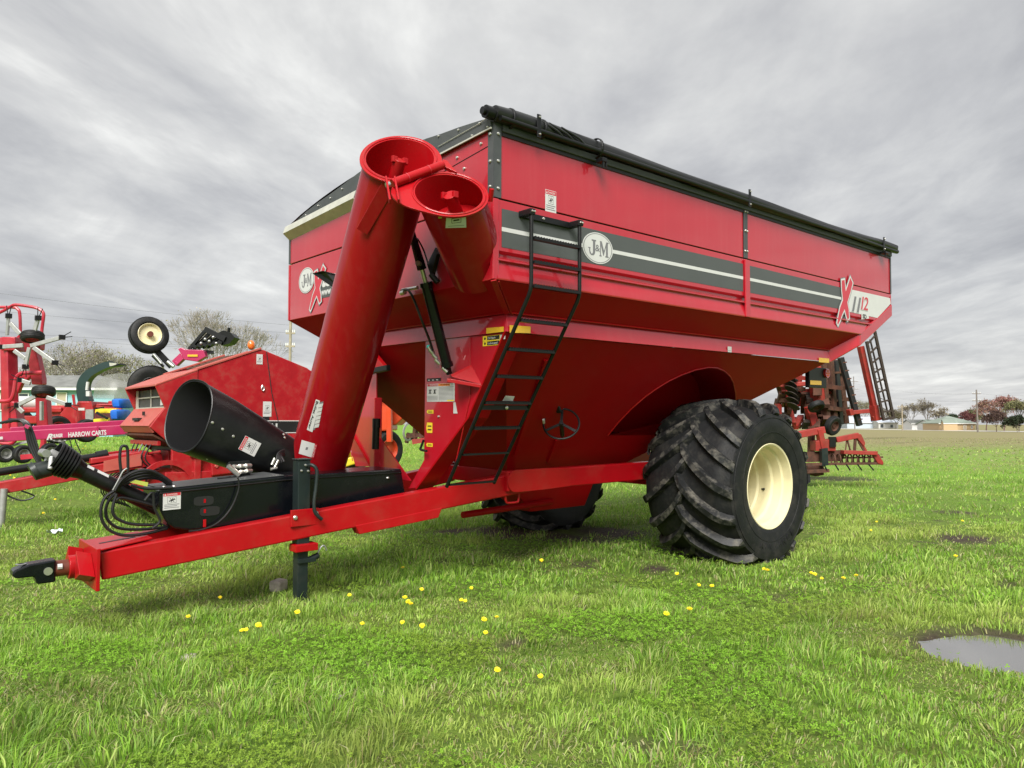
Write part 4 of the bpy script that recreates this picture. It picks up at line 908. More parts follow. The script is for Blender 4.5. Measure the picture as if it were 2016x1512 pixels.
# big X : brush strokes with tails
def xlogo(P, mtlist, lift0, nr, name, parent):
    """P(u,v)->3D ; strokes in unit space"""
    def stroke(path, widths, grow):
        L_, R_ = [], []
        for i, (x, y) in enumerate(path):
            a = path[max(i - 1, 0)]; b = path[min(i + 1, len(path) - 1)]; dx, dy = b[0] - a[0], b[1] - a[1]; l = math.hypot(dx, dy); nx, ny = -dy / l, dx / l
            w = widths[i] / 2 + grow; ex = (-grow if i == 0 else grow if i == len(path) - 1 else 0)
            L_.append((x + nx * w + dx / l * ex, y + ny * w + dy / l * ex)); R_.append((x - nx * w + dx / l * ex, y - ny * w + dy / l * ex))
        return L_ + R_[::-1]
    s1 = ([(.93, .97), (.80, .80), (.55, .50), (.33, .30), (.20, .12), (.12, .02)], [.16, .19, .20, .17, .11, .05])
    s2 = ([(.45, .93), (.48, .74), (.55, .50), (.66, .30), (.72, .16)], [.16, .20, .22, .19, .10])
    root = None
    for li, (mt, grow) in enumerate(mtlist):
        b = MB()
        for st in (s1, s2):
            pl = stroke(*st, grow); b.prism([P(u, v) + nr * (lift0 + .0011 * li + (.0002 if st is s2 else 0)) for u, v in pl], nr * .0007)
        o = b.build(name if li == 0 else 'brush_stroke', mt, parent if li == 0 else root)
        if li == 0: root = o
    return root
def PX(u, v):
    x0, z0 = P0(1643, 639); x1, z1_ = P0(1677, 550); return V((lerp(x0, x1, u), 0, lerp(z0, z1_, v)))
xl = xlogo(PX, [(M['inkgrey'], .055), (M['white'], .035), (M['decalred'], .0)], .0095, NY, 'model_emblem', cart)
for txt, px, py, sz, mt, sx_n in (('1', 1669.5, 611, .29, M['inkgrey'], 1.75), ('1', 1679, 613, .29, M['inkgrey'], 1.75), ('1', 1690, 608, .25, M['decalred'], 1.3), ('2', 1698, 609.5, .25, M['decalred'], 1.2)):
    x, z = P0(px, py)
    bo = make_text(txt, sz, (x, -.006, z), XD, ZD, M['white'], 'model_number', cart, sx=sx_n, bold=.009, shear=.22, ext=.0005)
    make_text(txt, sz, (x, -.0075, z), XD, ZD, mt, 'numeral', bo, sx=sx_n, bold=.002, shear=.22, ext=.0005)
q = P0(1695, 629); qq = P0(1708, 622)
so = sp_([(q[0], q[1]), (qq[0] + .02, q[1] + .03), (qq[0] + .02, q[1] + .10), (q[0], q[1] + .085)], M['white'], 'series_decal', .0075)
make_text('SD', .075, (q[0] + .03, -.0095, q[1] + .02), XD, ZD, M['ink'], 'lettering', so, sx=1.3, bold=.003, ext=.0004)
# safety decals and reflectors on the near side
a = cp(1073, 416, 1, .006); sticker(cart, (a.x, .005, a.z), XD, ZD, .125, .185, 'DANGER', name='danger_decal')
def refl(px4, ax, val, nr, name='reflector', mt=None):
    pts = [cp(x, y, ax, val) for x, y in px4]; return flat(pts, nr, mt or M['yellow'], name, cart, .0012, .002)
refl([(1003, 655), (1044, 656), (1044, 643), (1003, 640)], 1, B_ - .024, NY)
refl([(1612, 713), (1632, 714.5), (1632, 706), (1612, 704)], 1, B_ - .024, NY)
refl([(958, 657), (992, 653), (992, 643), (958, 646)], 0, A_ - .024, V((-1, 0, 0)))
a = cp(1434, 693, 1, B_ - .03); sticker(cart, (a.x, B_ - .02, a.z), XD, ZD, .075, .062, None, name='small_decal', picto=False, lines=2)
NX = V((-1, 0, 0)); YM = V((0, -1, 0))
# leg decals (front-facing plate X = A_)
a = cp(841, 791, 0, A_); big = sticker(cart, (A_, a.y, a.z), YM, ZD, .43, .165, None, name='operator_decal', picto=False, lines=0)
flat([(A_ - .0035, a.y - .43 * t0, a.z + .165 * u0) for t0, u0 in ((.02, .86), (.40, .86), (.40, .985), (.02, .985))], NX, M['decalred'], 'danger_header', big, .0006, .0)
flat([(A_ - .0035, a.y - .43 * t0, a.z + .165 * u0) for t0, u0 in ((.42, .86), (.84, .86), (.84, .985), (.42, .985))], NX, M['decalorange'], 'warning_header', big, .0006, .0)
make_text('DANGER', .022, (A_ - .0047, a.y - .05, a.z + .146), YM, ZD, M['white'], 'lettering', big, sx=1.5, ext=.0003)
make_text('WARNING', .022, (A_ - .0047, a.y - .215, a.z + .146), YM, ZD, M['ink'], 'lettering', big, sx=1.35, ext=.0003)
b = MB()
for k in range(11):
    z = a.z + .015 + k * .0115
    b.bx(A_ - .0044, A_ - .0036, a.y - .415, a.y - .19, z, z + .0035)
    if k < 4: b.bx(A_ - .0044, A_ - .0036, a.y - .175, a.y - .01, z, z + .0035)
b.build('text_lines', M['inkgrey'], big)
b = MB()
for k in (0, 1):
    c = a.y - .05 - .075 * k; b.bx(A_ - .0044, A_ - .0036, c - .022, c + .022, a.z + .075, a.z + .082).bx(A_ - .0044, A_ - .0036, c - .010, c + .010, a.z + .082, a.z + .105).bx(A_ - .0044, A_ - .0036, c - .026, c + .018, a.z + .105, a.z + .112)
b.build('pictogram', M['ink'], big)
flat([(A_ - .0035, a.y - .43 * t0, a.z + .165 * u0) for t0, u0 in ((.74, .03), (.98, .03), (.98, .10), (.74, .10))], NX, M['yel'], 'yellow_block', big, .0008, .0)
a2 = cp(841, 751, 0, A_); sb_ = flat([(A_, a2.y, a2.z), (A_, a2.y - .22, a2.z), (A_, a2.y - .22, a2.z + .028), (A_, a2.y, a2.z + .028)], NX, M['ink'], 'serial_plate', cart)
for k in range(3): MB().bx(A_ - .0042, A_ - .0034, a2.y - .05 - .065 * k, a2.y - .02 - .065 * k, a2.z + .006, a2.z + .014).build('plate_mark', M['white'], sb_)
a3 = cp(893, 814, 0, A_); flat([(A_, a3.y, a3.z), (A_, a3.y - .06, a3.z), (A_, a3.y - .03, a3.z + .10), (A_, a3.y - .0, a3.z + .10)], NX, M['white'], 'hang_tag', cart)
def yarrow(x, y, w, h, txt=None):
    a = cp(x, y, 0, A_); o = flat([(A_, a.y, a.z), (A_, a.y + .012, a.z + h / 2), (A_, a.y, a.z + h), (A_, a.y - w, a.z + h), (A_, a.y - w, a.z)], NX, M['yel'], 'level_decal', cart)
    b = MB()
    for k in range(2): b.bx(A_ - .0042, A_ - .0034, a.y - w * .85, a.y - w * .15, a.z + h * (.25 + .35 * k), a.z + h * (.37 + .35 * k))
    b.build('text_lines', M['ink'], o)
yarrow(842, 814, .095, .033); yarrow(841, 879, .09, .033)
yarrow(841, 852, .085, .095)
# yellow and black maker strips below the rail
for k, (x, y, t) in enumerate(((951, 672, 'Oil Bath'), (951, 682, 'Lubricated'))):
    a = cp(x, y, 0, A_); o = flat([(A_, a.y, a.z), (A_, a.y - .23, a.z), (A_, a.y - .23, a.z + .042), (A_, a.y, a.z + .042)], NX, M['yel'], 'maker_strip', cart)
    flat([(A_ - .0035, a.y - .06, a.z + .005), (A_ - .0035, a.y - .22, a.z + .005), (A_ - .0035, a.y - .22, a.z + .037), (A_ - .0035, a.y - .06, a.z + .037)], NX, M['ink'], 'strip_field', o, .0006, 0)
    MB().cyl((A_ - .0032, a.y - .03, a.z + .021), (A_ - .0042, a.y - .03, a.z + .021), .011, n=14).build('strip_dot', M['ink'], o)
    make_text(t, .026, (A_ - .0046, a.y - .07, a.z + .012), YM, ZD, M['white'], 'lettering', o, sx=1.15, ext=.0003)
a = cp(978, 670, 0, A_); flat([(A_, a.y, a.z), (A_, a.y - .11, a.z + .004), (A_, a.y - .11, a.z + .045), (A_, a.y, a.z + .042)], NX, M['white'], 'small_decal', cart)
# drawing pins, crank on the leg edge
MB().tube(smooth_path([cp(834, 866, 0, A_ - .01), cp(829, 880, 0, A_ - .02), cp(828, 885, 0, A_ - .03), cp(840, 888, 0, A_ - .06)], 4), .011, 8).build('leg_crank', M['black'], cart, smooth=True)
bolts([cp(864, 820, 0, A_ - .001)], NX, .012)
# ladder-side sticker on the leg flange
a = cpn(990, 787, (A_, .70, 1.43), (0, -.7, -.7)); q0_ = cp(990, 788, 0, .52); flat([cp(989, 789, 0, .53), cp(1009, 790, 0, .62), cp(1013, 780, 0, .62), cp(995, 779, 0, .53)], (-.3, -.7, -.6), M['white'], 'slope_decal', cart)
# ---- graphics on the front wall (plane X = 0)
o = cp(604, 552, 0, 0); e1 = cp(589, 555, 0, 0); e2 = cp(619, 548, 0, 0); t1 = cp(604, 527, 0, 0)
jm_badge(V((0, o.y, o.z)), YM, ZD, NX, abs(e1.y - e2.y) / 2, abs(t1.z - o.z), 'oval_badge')
def PF(u, v):
    a_, b_2 = cp(608, 613, 0, 0), cp(642, 523, 0, 0); return V((0, lerp(a_.y, b_2.y, u), lerp(a_.z, b_2.z, v)))
xlogo(PF, [(M['inkgrey'], .05), (M['white'], .03), (M['decalred'], .0)], .007, NX, 'model_emblem', cart)
a = cp(627, 566, 0, 0); make_text('-tended', .20, (-.004, a.y, a.z), YM, ZD, M['white'], 'front_lettering', cart, bold=.012, shear=.2, ext=.0008, sx=1.2)
a = cp(630, 588, 0, 0); wb = flat([(0, a.y, a.z), (0, a.y - .55, a.z), (0, a.y - .55, a.z + .16), (0, a.y, a.z + .16)], NX, M['stripe'], 'web_decal', cart)
make_text('www.jm', .10, (-.0045, a.y - .03, a.z + .03), YM, ZD, M['white'], 'lettering', wb, bold=.003, ext=.0004)
# ---- decals on the tubes: patches bent round the barrel
def on_cyl(px, py, p0, a, r):
    d = (M_INV @ wray(px, py)).normalized(); w = CAM_C - p0; dd = d - a * d.dot(a); ww = w - a * w.dot(a)
    A2, B2, C2_ = dd.dot(dd), 2 * dd.dot(ww), ww.dot(ww) - r * r; disc = max(B2 * B2 - 4 * A2 * C2_, 0)
    return CAM_C + d * ((-B2 - math.sqrt(disc)) / (2 * A2))
def bent_patch(corners, mt, name, parent, p0, a, r, nu=8, nv=4):
    b = MB(); vs = []
    c0, c1, c2, c3 = corners
    for i in range(nu + 1):
        for j in range(nv + 1):
            u, v = i / nu, j / nv
            x = lerp(lerp(c0[0], c1[0], u), lerp(c3[0], c2[0], u), v); y = lerp(lerp(c0[1], c1[1], u), lerp(c3[1], c2[1], u), v); vs.append(on_cyl(x, y, p0, a, r))
    b.add(vs, [(i * (nv + 1) + j, i * (nv + 1) + j + 1, (i + 1) * (nv + 1) + j + 1, (i + 1) * (nv + 1) + j) for i in range(nu) for j in range(nv)])
    return b.build(name, mt, parent, smooth=True)
def bent_text(txt, corners, mt, name, parent, p0, a, r, **k):
    """text mapped into a pixel quad on the barrel"""
    o = make_text(txt, 1.0, (0, 0, 0), (1, 0, 0), (0, 1, 0), mt, name, parent, ext=0, **k); xs = [v.co.x for v in o.data.vertices]; ys = [v.co.y for v in o.data.vertices]
    x0, x1, y0_, y1_ = min(xs), max(xs), min(ys), max(ys); c0, c1, c2, c3 = corners
    for v in o.data.vertices:
        u, w = (v.co.x - x0) / (x1 - x0), (v.co.y - y0_) / (y1_ - y0_)
        x = lerp(lerp(c0[0], c1[0], u), lerp(c3[0], c2[0], u), w); y = lerp(lerp(c0[1], c1[1], u), lerp(c3[1], c2[1], u), w); v.co = on_cyl(x, y, p0, a, r)
    return o
bd = bent_patch(((604, 846), (622, 786), (630, 789), (615, 851)), M['white'], 'auger_emblem', up_t, BT, ax1, RT + .0015)
bent_patch(((612, 848), (626, 793), (637, 790), (620, 846)), M['inkgrey'], 'flight_outline', bd, BT, ax1, RT + .0012)
for k in range(6):
    x, y = lerp(623, 634, k / 6 * .8), lerp(840, 792, k / 6); bent_patch(((x - 5, y + 3), (x - 3, y - 4), (x + 6, y - 6), (x + 4, y + 1)), M['white'], 'flight_mark', bd, BT, ax1, RT + .0025, 3, 2)
bent_text('Bullet Auger', ((621, 789), (605, 843), (610, 846), (627, 791)), M['ink'], 'lettering', bd, BT, ax1, RT + .003, bold=.02)
dd_ = bent_patch(((588, 893), (618, 902), (625, 875), (594, 866)), M['white'], 'danger_decal', up_t, BT, ax1, RT + .0015)
bent_patch(((613, 900), (618, 902), (625, 875), (620, 873.5)), M['decalred'], 'header', dd_, BT, ax1, RT + .0025, 4, 3)
bent_text('DANGER', ((618.5, 876), (613, 899), (617, 900.5), (623, 877)), M['white'], 'lettering', dd_, BT, ax1, RT + .0035)
bent_patch(((601, 885), (605, 886), (607, 881), (603, 880)), M['inkgrey'], 'pictogram', dd_, BT, ax1, RT + .0025, 2, 2)
ld = bent_patch(((877, 449), (918, 448), (917, 416), (879, 421)), M['white'], 'danger_decal', low_t, C2, ax2, .2475)
bent_patch(((879.5, 427), (916, 422), (917, 416), (879, 421)), M['decalred'], 'header', ld, C2, ax2, .2485)
bent_text('DANGER', ((886, 426), (914, 422.5), (914, 417.5), (886, 421.5)), M['white'], 'lettering', ld, C2, ax2, .2492)
bent_patch(((889, 440), (908, 438), (908, 428), (889, 430)), M['ink'], 'pictogram', ld, C2, ax2, .2485, 4, 3)
bent_patch(((890, 439), (907, 437), (907, 429), (890, 431)), M['white'], 'pictogram', ld, C2, ax2, .249, 4, 3)
bent_patch(((892, 436), (905, 434), (904, 431), (893, 433)), M['ink'], 'pictogram', ld, C2, ax2, .2495, 4, 3)
bent_patch(((882, 446), (914, 444), (914, 443), (882, 445)), M['inkgrey'], 'text_lines', ld, C2, ax2, .2485, 4, 1)
bent_patch(((863, 430), (870, 430), (870, 423), (863, 422)), M['lime'], 'lime_label', low_t, C2, ax2, .2475, 2, 2)
# ================================================================ GROUND
FH = V((FW.x, FW.y, 0)).normalized()
_perm = rng.random((256, 256))
def vnoise(x, y, s, seed=0):
    x = np.asarray(x, float) / s + seed * 17.31; y = np.asarray(y, float) / s + seed * 7.77
    xi, yi = np.floor(x).astype(int), np.floor(y).astype(int); fx, fy = x - xi, y - yi; fx = fx * fx * (3 - 2 * fx); fy = fy * fy * (3 - 2 * fy)
    g = lambda a, b: _perm[a % 256, b % 256]
    return (g(xi, yi) * (1 - fx) + g(xi + 1, yi) * fx) * (1 - fy) + (g(xi, yi + 1) * (1 - fx) + g(xi + 1, yi + 1) * fx) * fy
pud = [gp(x, y) for x, y in ((1880, 1268), (1900, 1262), (1940, 1256), (2010, 1252), (2080, 1255), (2130, 1290), (2080, 1335), (2010, 1318), (1950, 1304), (1910, 1286))]
pc_ = sum(pud, V()) / len(pud)
def pud_d(x, y):
    """rough elliptical distance to the puddle: <1 inside"""
    a = V((RW.x, RW.y, 0)); dx, dy = np.asarray(x) - pc_.x, np.asarray(y) - pc_.y
    u = dx * a.x + dy * a.y; v = dx * FH.x + dy * FH.y
    return np.sqrt((u / PUA) ** 2 + (v / PUB) ** 2) + .35 * (vnoise(x, y, .25, 3) - .5)
_a = V((RW.x, RW.y, 0)); PUA = max(abs((p - pc_).dot(_a)) for p in pud); PUB = max(abs((p - pc_).dot(FH)) for p in pud)
PW = [gp(1130, 1062), gp(1000, 1052), gp(1290, 1120), gp(1210, 1048)]
def mud(x, y):
    """bare wet soil: wheel ruts under the cart, patches by the cultivator, thin spots in the turf"""
    x = np.asarray(x, float); y = np.asarray(y, float)
    m = np.zeros_like(x)
    for p, r in ((PW[0], .55), (PW[1], .7), (PW[2], .22), (PW[3], .6), (gp(1650, 942), 1.1), (gp(900, 1050), .35), (gp(1005, 1270), .14), (gp(1880, 1010), .35), (gp(1905, 1060), .5)):
        d = np.sqrt((x - p.x) ** 2 + (y - p.y) ** 2) / r; m = np.maximum(m, 1 - sstep(.45, 1.25, d + .5 * (vnoise(x, y, .22, 5) - .5)))
    p = pud_d(x, y); m = np.maximum(m, (1 - sstep(1.0, 1.22, p + .35 * (vnoise(x, y, .1, 6) - .5))))
    thin = vnoise(x, y, .55, 9) * .6 + vnoise(x, y, .17, 10) * .4
    return np.clip(np.maximum(m, .75 * sstep(.77, .86, thin)), 0, 1)
def gh(x, y):
    """ground height"""
    x = np.asarray(x, float); y = np.asarray(y, float)
    r = np.sqrt((x - CAM.x) ** 2 + (y - CAM.y) ** 2)
    b = (.05 * (vnoise(x, y, 1.7, 1) - .5) + .03 * (vnoise(x, y, .6, 2) - .5)) * (1 - sstep(10, 40, r))
    return gz(x, y) + b - .075 * (1 - sstep(.72, 1.12, pud_d(x, y)))
def axis_grid(lo, hi, c0, c1, fine):
    a = [c0]; s = fine
    while a[-1] < c1: a.append(a[-1] + fine)
    up = [a[-1]]
    while up[-1] < hi: s *= 1.18; up.append(up[-1] + s)
    dn = [c0]; s = fine
    while dn[-1] > lo: s *= 1.18; dn.append(dn[-1] - s)
    return np.array(dn[1:][::-1] + a + up[1:])
gx = axis_grid(-500, 2500, -6, 14, .16); gy = axis_grid(-800, 2500, -6, 14, .16)
GX, GY = np.meshgrid(gx, gy, indexing='ij'); GZ = gh(GX, GY)
me = bpy.data.meshes.new('ground'); nx, ny = len(gx), len(gy)
vv = np.stack([GX.ravel(), GY.ravel(), GZ.ravel()], 1)
ii = (np.arange(nx - 1)[:, None] * ny + np.arange(ny - 1)[None, :]).ravel(); qf = np.stack([ii, ii + ny, ii + ny + 1, ii + 1], 1)
def fast_mesh(me, verts, faces_flat, counts):
    me.vertices.add(len(verts)); me.vertices.foreach_set('co', np.ascontiguousarray(verts, dtype=np.float32).ravel())
    me.loops.add(len(faces_flat)); me.loops.foreach_set('vertex_index', np.ascontiguousarray(faces_flat, dtype=np.int32))
    me.polygons.add(len(counts)); st = np.concatenate([[0], np.cumsum(counts)[:-1]]).astype(np.int32); me.polygons.foreach_set('loop_start', st)
    try: me.polygons.foreach_set('loop_total', np.ascontiguousarray(counts, dtype=np.int32))
    except Exception: pass
    me.update(calc_edges=True)
fast_mesh(me, vv, qf.ravel(), np.full(len(qf), 4)); me.shade_smooth()
ca = me.color_attributes.new('mud', 'FLOAT_COLOR', 'POINT')
mv = mud(GX.ravel(), GY.ravel()); ca.data.foreach_set('color', np.stack([mv, mv, mv, np.ones_like(mv)], 1).astype(np.float32).ravel())
def ground_mat():
    m = bpy.data.materials.new('turf_and_soil'); m.use_nodes = True; nt = m.node_tree; N = nt.nodes; L = nt.links.new; b = N['Principled BSDF']; b.inputs['Roughness'].default_value = .9; b.inputs['Specular IOR Level'].default_value = .2
    g = N.new('ShaderNodeNewGeometry'); P = g.outputs['Position']
    def noise(s, d=6, r=.6, vec=P):
        n = N.new('ShaderNodeTexNoise'); n.inputs['Scale'].default_value = s; n.inputs['Detail'].default_value = d; n.inputs['Roughness'].default_value = r; L(vec, n.inputs[0]); return n.outputs[0]
    def mr(v, a, b_, c, d):
        n = N.new('ShaderNodeMapRange'); n.inputs[1].default_value = a; n.inputs[2].default_value = b_; n.inputs[3].default_value = c; n.inputs[4].default_value = d; L(v, n.inputs[0]); return n.outputs[0]
    def mix(f, a, c):
        n = N.new('ShaderNodeMix'); n.data_type = 'RGBA'
        if isinstance(f, float): n.inputs[0].default_value = f
        else: L(f, n.inputs[0])
        for i, v in ((6, a), (7, c)):
            if isinstance(v, tuple): n.inputs[i].default_value = (*v, 1)
            else: L(v, n.inputs[i])
        return n.outputs[2]
    def mth(op, a, c):
        n = N.new('ShaderNodeMath'); n.operation = op; n.use_clamp = op in ('MULTIPLY',)
        for i, v in enumerate((a, c)):
            if isinstance(v, float): n.inputs[i].default_value = v
            else: L(v, n.inputs[i])
        return n.outputs[0]
    dp = N.new('ShaderNodeVectorMath'); dp.operation = 'DOT_PRODUCT'; L(P, dp.inputs[0]); dp.inputs[1].default_value = FH
    du = N.new('ShaderNodeVectorMath'); du.operation = 'DOT_PRODUCT'; L(P, du.inputs[0]); du.inputs[1].default_value = (RW.x, RW.y, 0)
    depth = mth('SUBTRACT', dp.outputs['Value'], CAM.dot(FH)); lat = mth('SUBTRACT', du.outputs['Value'], CAM.dot(V((RW.x, RW.y, 0))))
    turf = mix(mr(noise(9), .35, .65, 0, 1), (.065, .115, .016), (.14, .22, .03))
    turf = mix(mr(noise(1.1, 4), .4, .68, 0, .6), turf, (.115, .125, .035))
    soil = mix(mr(noise(14), .3, .7, 0, 1), (.032, .024, .017), (.085, .066, .047))
    at = N.new('ShaderNodeAttribute'); at.attribute_name = 'mud'
    near = mix(at.outputs['Fac'], turf, soil)
    # meadow further off and the paler stubble field beyond it on the right
    mead = mix(mr(noise(1.6, 8, .7), .33, .67, 0, 1), (.12, .25, .018), (.18, .34, .04))
    mead = mix(mr(noise(.35, 5), .45, .7, 0, .7), mead, (.15, .20, .05))
    fcoord = N.new('ShaderNodeMapping'); L(P, fcoord.inputs[0]); fcoord.inputs['Rotation'].default_value = (0, 0, -math.atan2(FH.x, -FH.y) * 0 + math.radians(40)); fcoord.inputs['Scale'].default_value = (1, .25, 1)
    field = mix(mr(noise(.5, 9, .75, fcoord.outputs[0]), .35, .66, 0, 1), (.21, .175, .10), (.22, .215, .085))
    field = mix(mr(noise(2.2, 6, .8), .5, .75, 0, .8), field, (.29, .25, .16))
    edge = mth('ADD', depth, mr(noise(.10, 5), .2, .8, -16.0, 16.0))
    isf = mth('MULTIPLY', mr(edge, 22, 62, 0, 1), mr(lat, 0, 6, 0, 1))
    far = mix(isf, mead, field)
    r = N.new('ShaderNodeVectorMath'); r.operation = 'DISTANCE'; L(P, r.inputs[0]); r.inputs[1].default_value = CAM
    c = mix(mr(r.outputs['Value'], 13, 30, 0, 1), near, mix(mth('MULTIPLY', at.outputs['Fac'], .8), far, soil)) 
    L(c, b.inputs['Base Color'])
    bp = N.new('ShaderNodeBump'); bp.inputs['Strength'].default_value = .7; bp.inputs['Distance'].default_value = .06; L(noise(11, 9, .7), bp.inputs['Height']); L(bp.outputs[0], b.inputs['Normal'])
    return m
me.materials.append(ground_mat()); gobj = bpy.data.objects.new('ground', me); col.objects.link(gobj); kind(gobj, 'structure')
# puddle water
pz = float(gz(pc_.x, pc_.y)) - .036
n = 48; ring = []
for k in range(n):
    t = 2 * math.pi * k / n; r_ = 1.45; p = pc_ + V((RW.x, RW.y, 0)) * (math.cos(t) * PUA * r_) + FH * (math.sin(t) * PUB * r_); ring.append(V((p.x, p.y, pz)))
mw = mat('puddle_water', (.10, .092, .08), .04, spec=.6, coat=1, coat_rough=.01)
po = MB().prism(ring, (0, 0, -.004)).build('puddle', mw); kind(po, 'structure')
# road across the far side of the field
r0, r1 = gp(1500, 841.5), gp(2150, 851.5); rd = (r1 - r0); r0 -= rd * 2; r1 += rd * 1; rnm = V((-(r1 - r0).y, (r1 - r0).x, 0)).normalized()
if rnm.dot(FH) < 0: rnm = -rnm
MB().prism([r0 + V((0, 0, .05)), r1 + V((0, 0, .05)), r1 + rnm * 9 + V((0, 0, .05)), r0 + rnm * 9 + V((0, 0, .05))], (0, 0, -.3)).build('road', mat('pale_gravel_road', (.50, .48, .44), .9, noise=.1, nscale=.3))
kind(bpy.data.objects['road'], 'structure')

# ================================================================ GRASS (stuff)
def cone_points(n, r0, r1, half=math.radians(46), power=1.0):
    u = rng.random(n); r = np.sqrt(r0 ** 2 + (r1 ** 2 - r0 ** 2) * u ** power); a = math.atan2(FW.y, FW.x) + (rng.random(n) * 2 - 1) * half
    return CAM.x + r * np.cos(a), CAM.y + r * np.sin(a), r
def under_tyre(x, y):
    m = np.zeros(len(x), bool)
    for yc in (.50, W - .50): m |= (np.abs(x - WX) < .42) & (np.abs(y - yc) < .58)
    return m
PAL = np.array([(.255, .455, .055), (.350, .530, .085), (.175, .340, .045), (.490, .625, .175), (.300, .470, .115), (.235, .435, .040)])
DRY = np.array([(.46, .44, .19), (.38, .33, .15), (.52, .50, .28)])
def blades(n, r0, r1, hmul, wid, segs, power=1.0, seed=0):
    x, y, r = cone_points(n, r0, r1, power=power)
    md = mud(x, y); keep = (rng.random(len(x)) > md * .88) & (pud_d(x, y) > .97 - .25 * (rng.random(len(x)) < .08)) & ~under_tyre(x, y)
    tuft = vnoise(x, y, .42, 11) * .55 + vnoise(x, y, .16, 12) * .45; area = vnoise(x, y, 1.9, 13)
    clov = sstep(.60, .70, vnoise(x, y, .75, 14) * .75 + vnoise(x, y, .2, 15) * .25)
    keep &= rng.random(len(x)) > clov * .5
    x, y, r, tuft, area, md, clov = (a[keep] for a in (x, y, r, tuft, area, md, clov)); n = len(x)
    h = (.023 + .062 * sstep(.30, .74, tuft) + .026 * area) * (.5 + .95 * rng.random(n) ** 1.4) * hmul * (1 - .55 * clov) * (1 - .4 * md)
    z = gh(x, y)
    # blades fan out from their tuft and lean with a light wind
    gxn = vnoise(x + .06, y, .16, 12) - vnoise(x - .06, y, .16, 12); gyn = vnoise(x, y + .06, .16, 12) - vnoise(x, y - .06, .16, 12)
    la = rng.random(n) * 2 * np.pi; lean = h * (.25 + .75 * rng.random(n) ** 1.3)
    dx = np.cos(la) * lean - gxn * h * 1.5 + .16 * h; dy = np.sin(la) * lean - gyn * h * 1.5 - .05 * h
    l = np.sqrt(dx * dx + dy * dy) + 1e-6; over = np.maximum(l / (h * 1.15), 1); dx /= over; dy /= over
    wa = rng.random(n) * np.pi; w = wid * (.55 + .9 * rng.random(n)); wx, wy = np.cos(wa) * w, np.sin(wa) * w
    col_i = rng.integers(0, len(PAL), n); c = PAL[col_i] * (.72 + .55 * rng.random((n, 1)))
    yel = sstep(.42, .80, vnoise(x, y, 1.5, 21) * .7 + vnoise(x, y, .4, 24) * .3)[:, None]; c = c * (1 - .7 * yel) + np.array([.43, .52, .12]) * .7 * yel
    dk = sstep(.52, .8, vnoise(x, y, .9, 23))[:, None]; c = c * (1 - .30 * dk)
    worn = sstep(.52, .74, vnoise(x, y, .85, 25) * .65 + vnoise(x, y, .23, 26) * .35); h = h * (1 - .5 * worn)
    dry = rng.random(n) < (.07 + .25 * md + .24 * worn); c[dry] = DRY[rng.integers(0, 3, dry.sum())] * (.6 + .5 * rng.random((dry.sum(), 1)))
    dep = (x - CAM.x) * FH.x + (y - CAM.y) * FH.y; lat_ = (x - CAM.x) * RW.x + (y - CAM.y) * RW.y
    ff_ = sstep(24, 50, dep + 22 * (vnoise(x, y, 7, 41) - .5)) * sstep(0, 6, lat_)
    h = h * (1 - .62 * ff_); dx = dx * (1 - .5 * ff_); dy = dy * (1 - .5 * ff_)
    fc = np.array([(.36, .31, .17), (.29, .29, .12), (.42, .38, .24), (.22, .27, .08)])[rng.integers(0, 4, n)] * (.7 + .5 * rng.random((n, 1))); sel = (rng.random(n) < ff_ * .9)[:, None]; c = np.where(sel, fc, c)
    if segs == 2:
        p = np.stack([np.stack([x - wx, y - wy, z - .01], 1), np.stack([x + wx, y + wy, z - .01], 1),
                      np.stack([x + dx * .35 - wx * .8, y + dy * .35 - wy * .8, z + h * .58], 1), np.stack([x + dx * .35 + wx * .8, y + dy * .35 + wy * .8, z + h * .58], 1),
                      np.stack([x + dx, y + dy, z + h * (1 - .30 * (dx * dx + dy * dy) / (h * h + 1e-9))], 1)], 1)
        base = np.arange(n)[:, None] * 5; ff = np.concatenate([base + np.array([0, 1, 3, 2]), base + np.array([2, 3, 4])], 1).ravel(); cnt = np.tile([4, 3], n); k = 5
    else:
        p = np.stack([np.stack([x - wx, y - wy, z - .01], 1), np.stack([x + wx, y + wy, z - .01], 1), np.stack([x + dx, y + dy, z + h], 1)], 1)
        ff = (np.arange(n)[:, None] * 3 + np.array([0, 1, 2])).ravel(); cnt = np.full(n, 3); k = 3
    return p.reshape(-1, 3), ff, cnt, np.repeat(c, k, 0)
def leaf_mat(name, transl=.42):
    m = bpy.data.materials.new(name); m.use_nodes = True; nt = m.node_tree; N = nt.nodes; L = nt.links.new; b = N['Principled BSDF']; out = N['Material Output']
    a = N.new('ShaderNodeAttribute'); a.attribute_name = 'tint'; L(a.outputs['Color'], b.inputs['Base Color']); b.inputs['Roughness'].default_value = .55; b.inputs['Specular IOR Level'].default_value = .18
    t = N.new('ShaderNodeBsdfTranslucent'); L(a.outputs['Color'], t.inputs[0]); ms = N.new('ShaderNodeMixShader'); ms.inputs[0].default_value = transl; L(b.outputs[0], ms.inputs[1]); L(t.outputs[0], ms.inputs[2]); L(ms.outputs[0], out.inputs[0]); return m
M['leaf'] = leaf_mat('grass_blade')
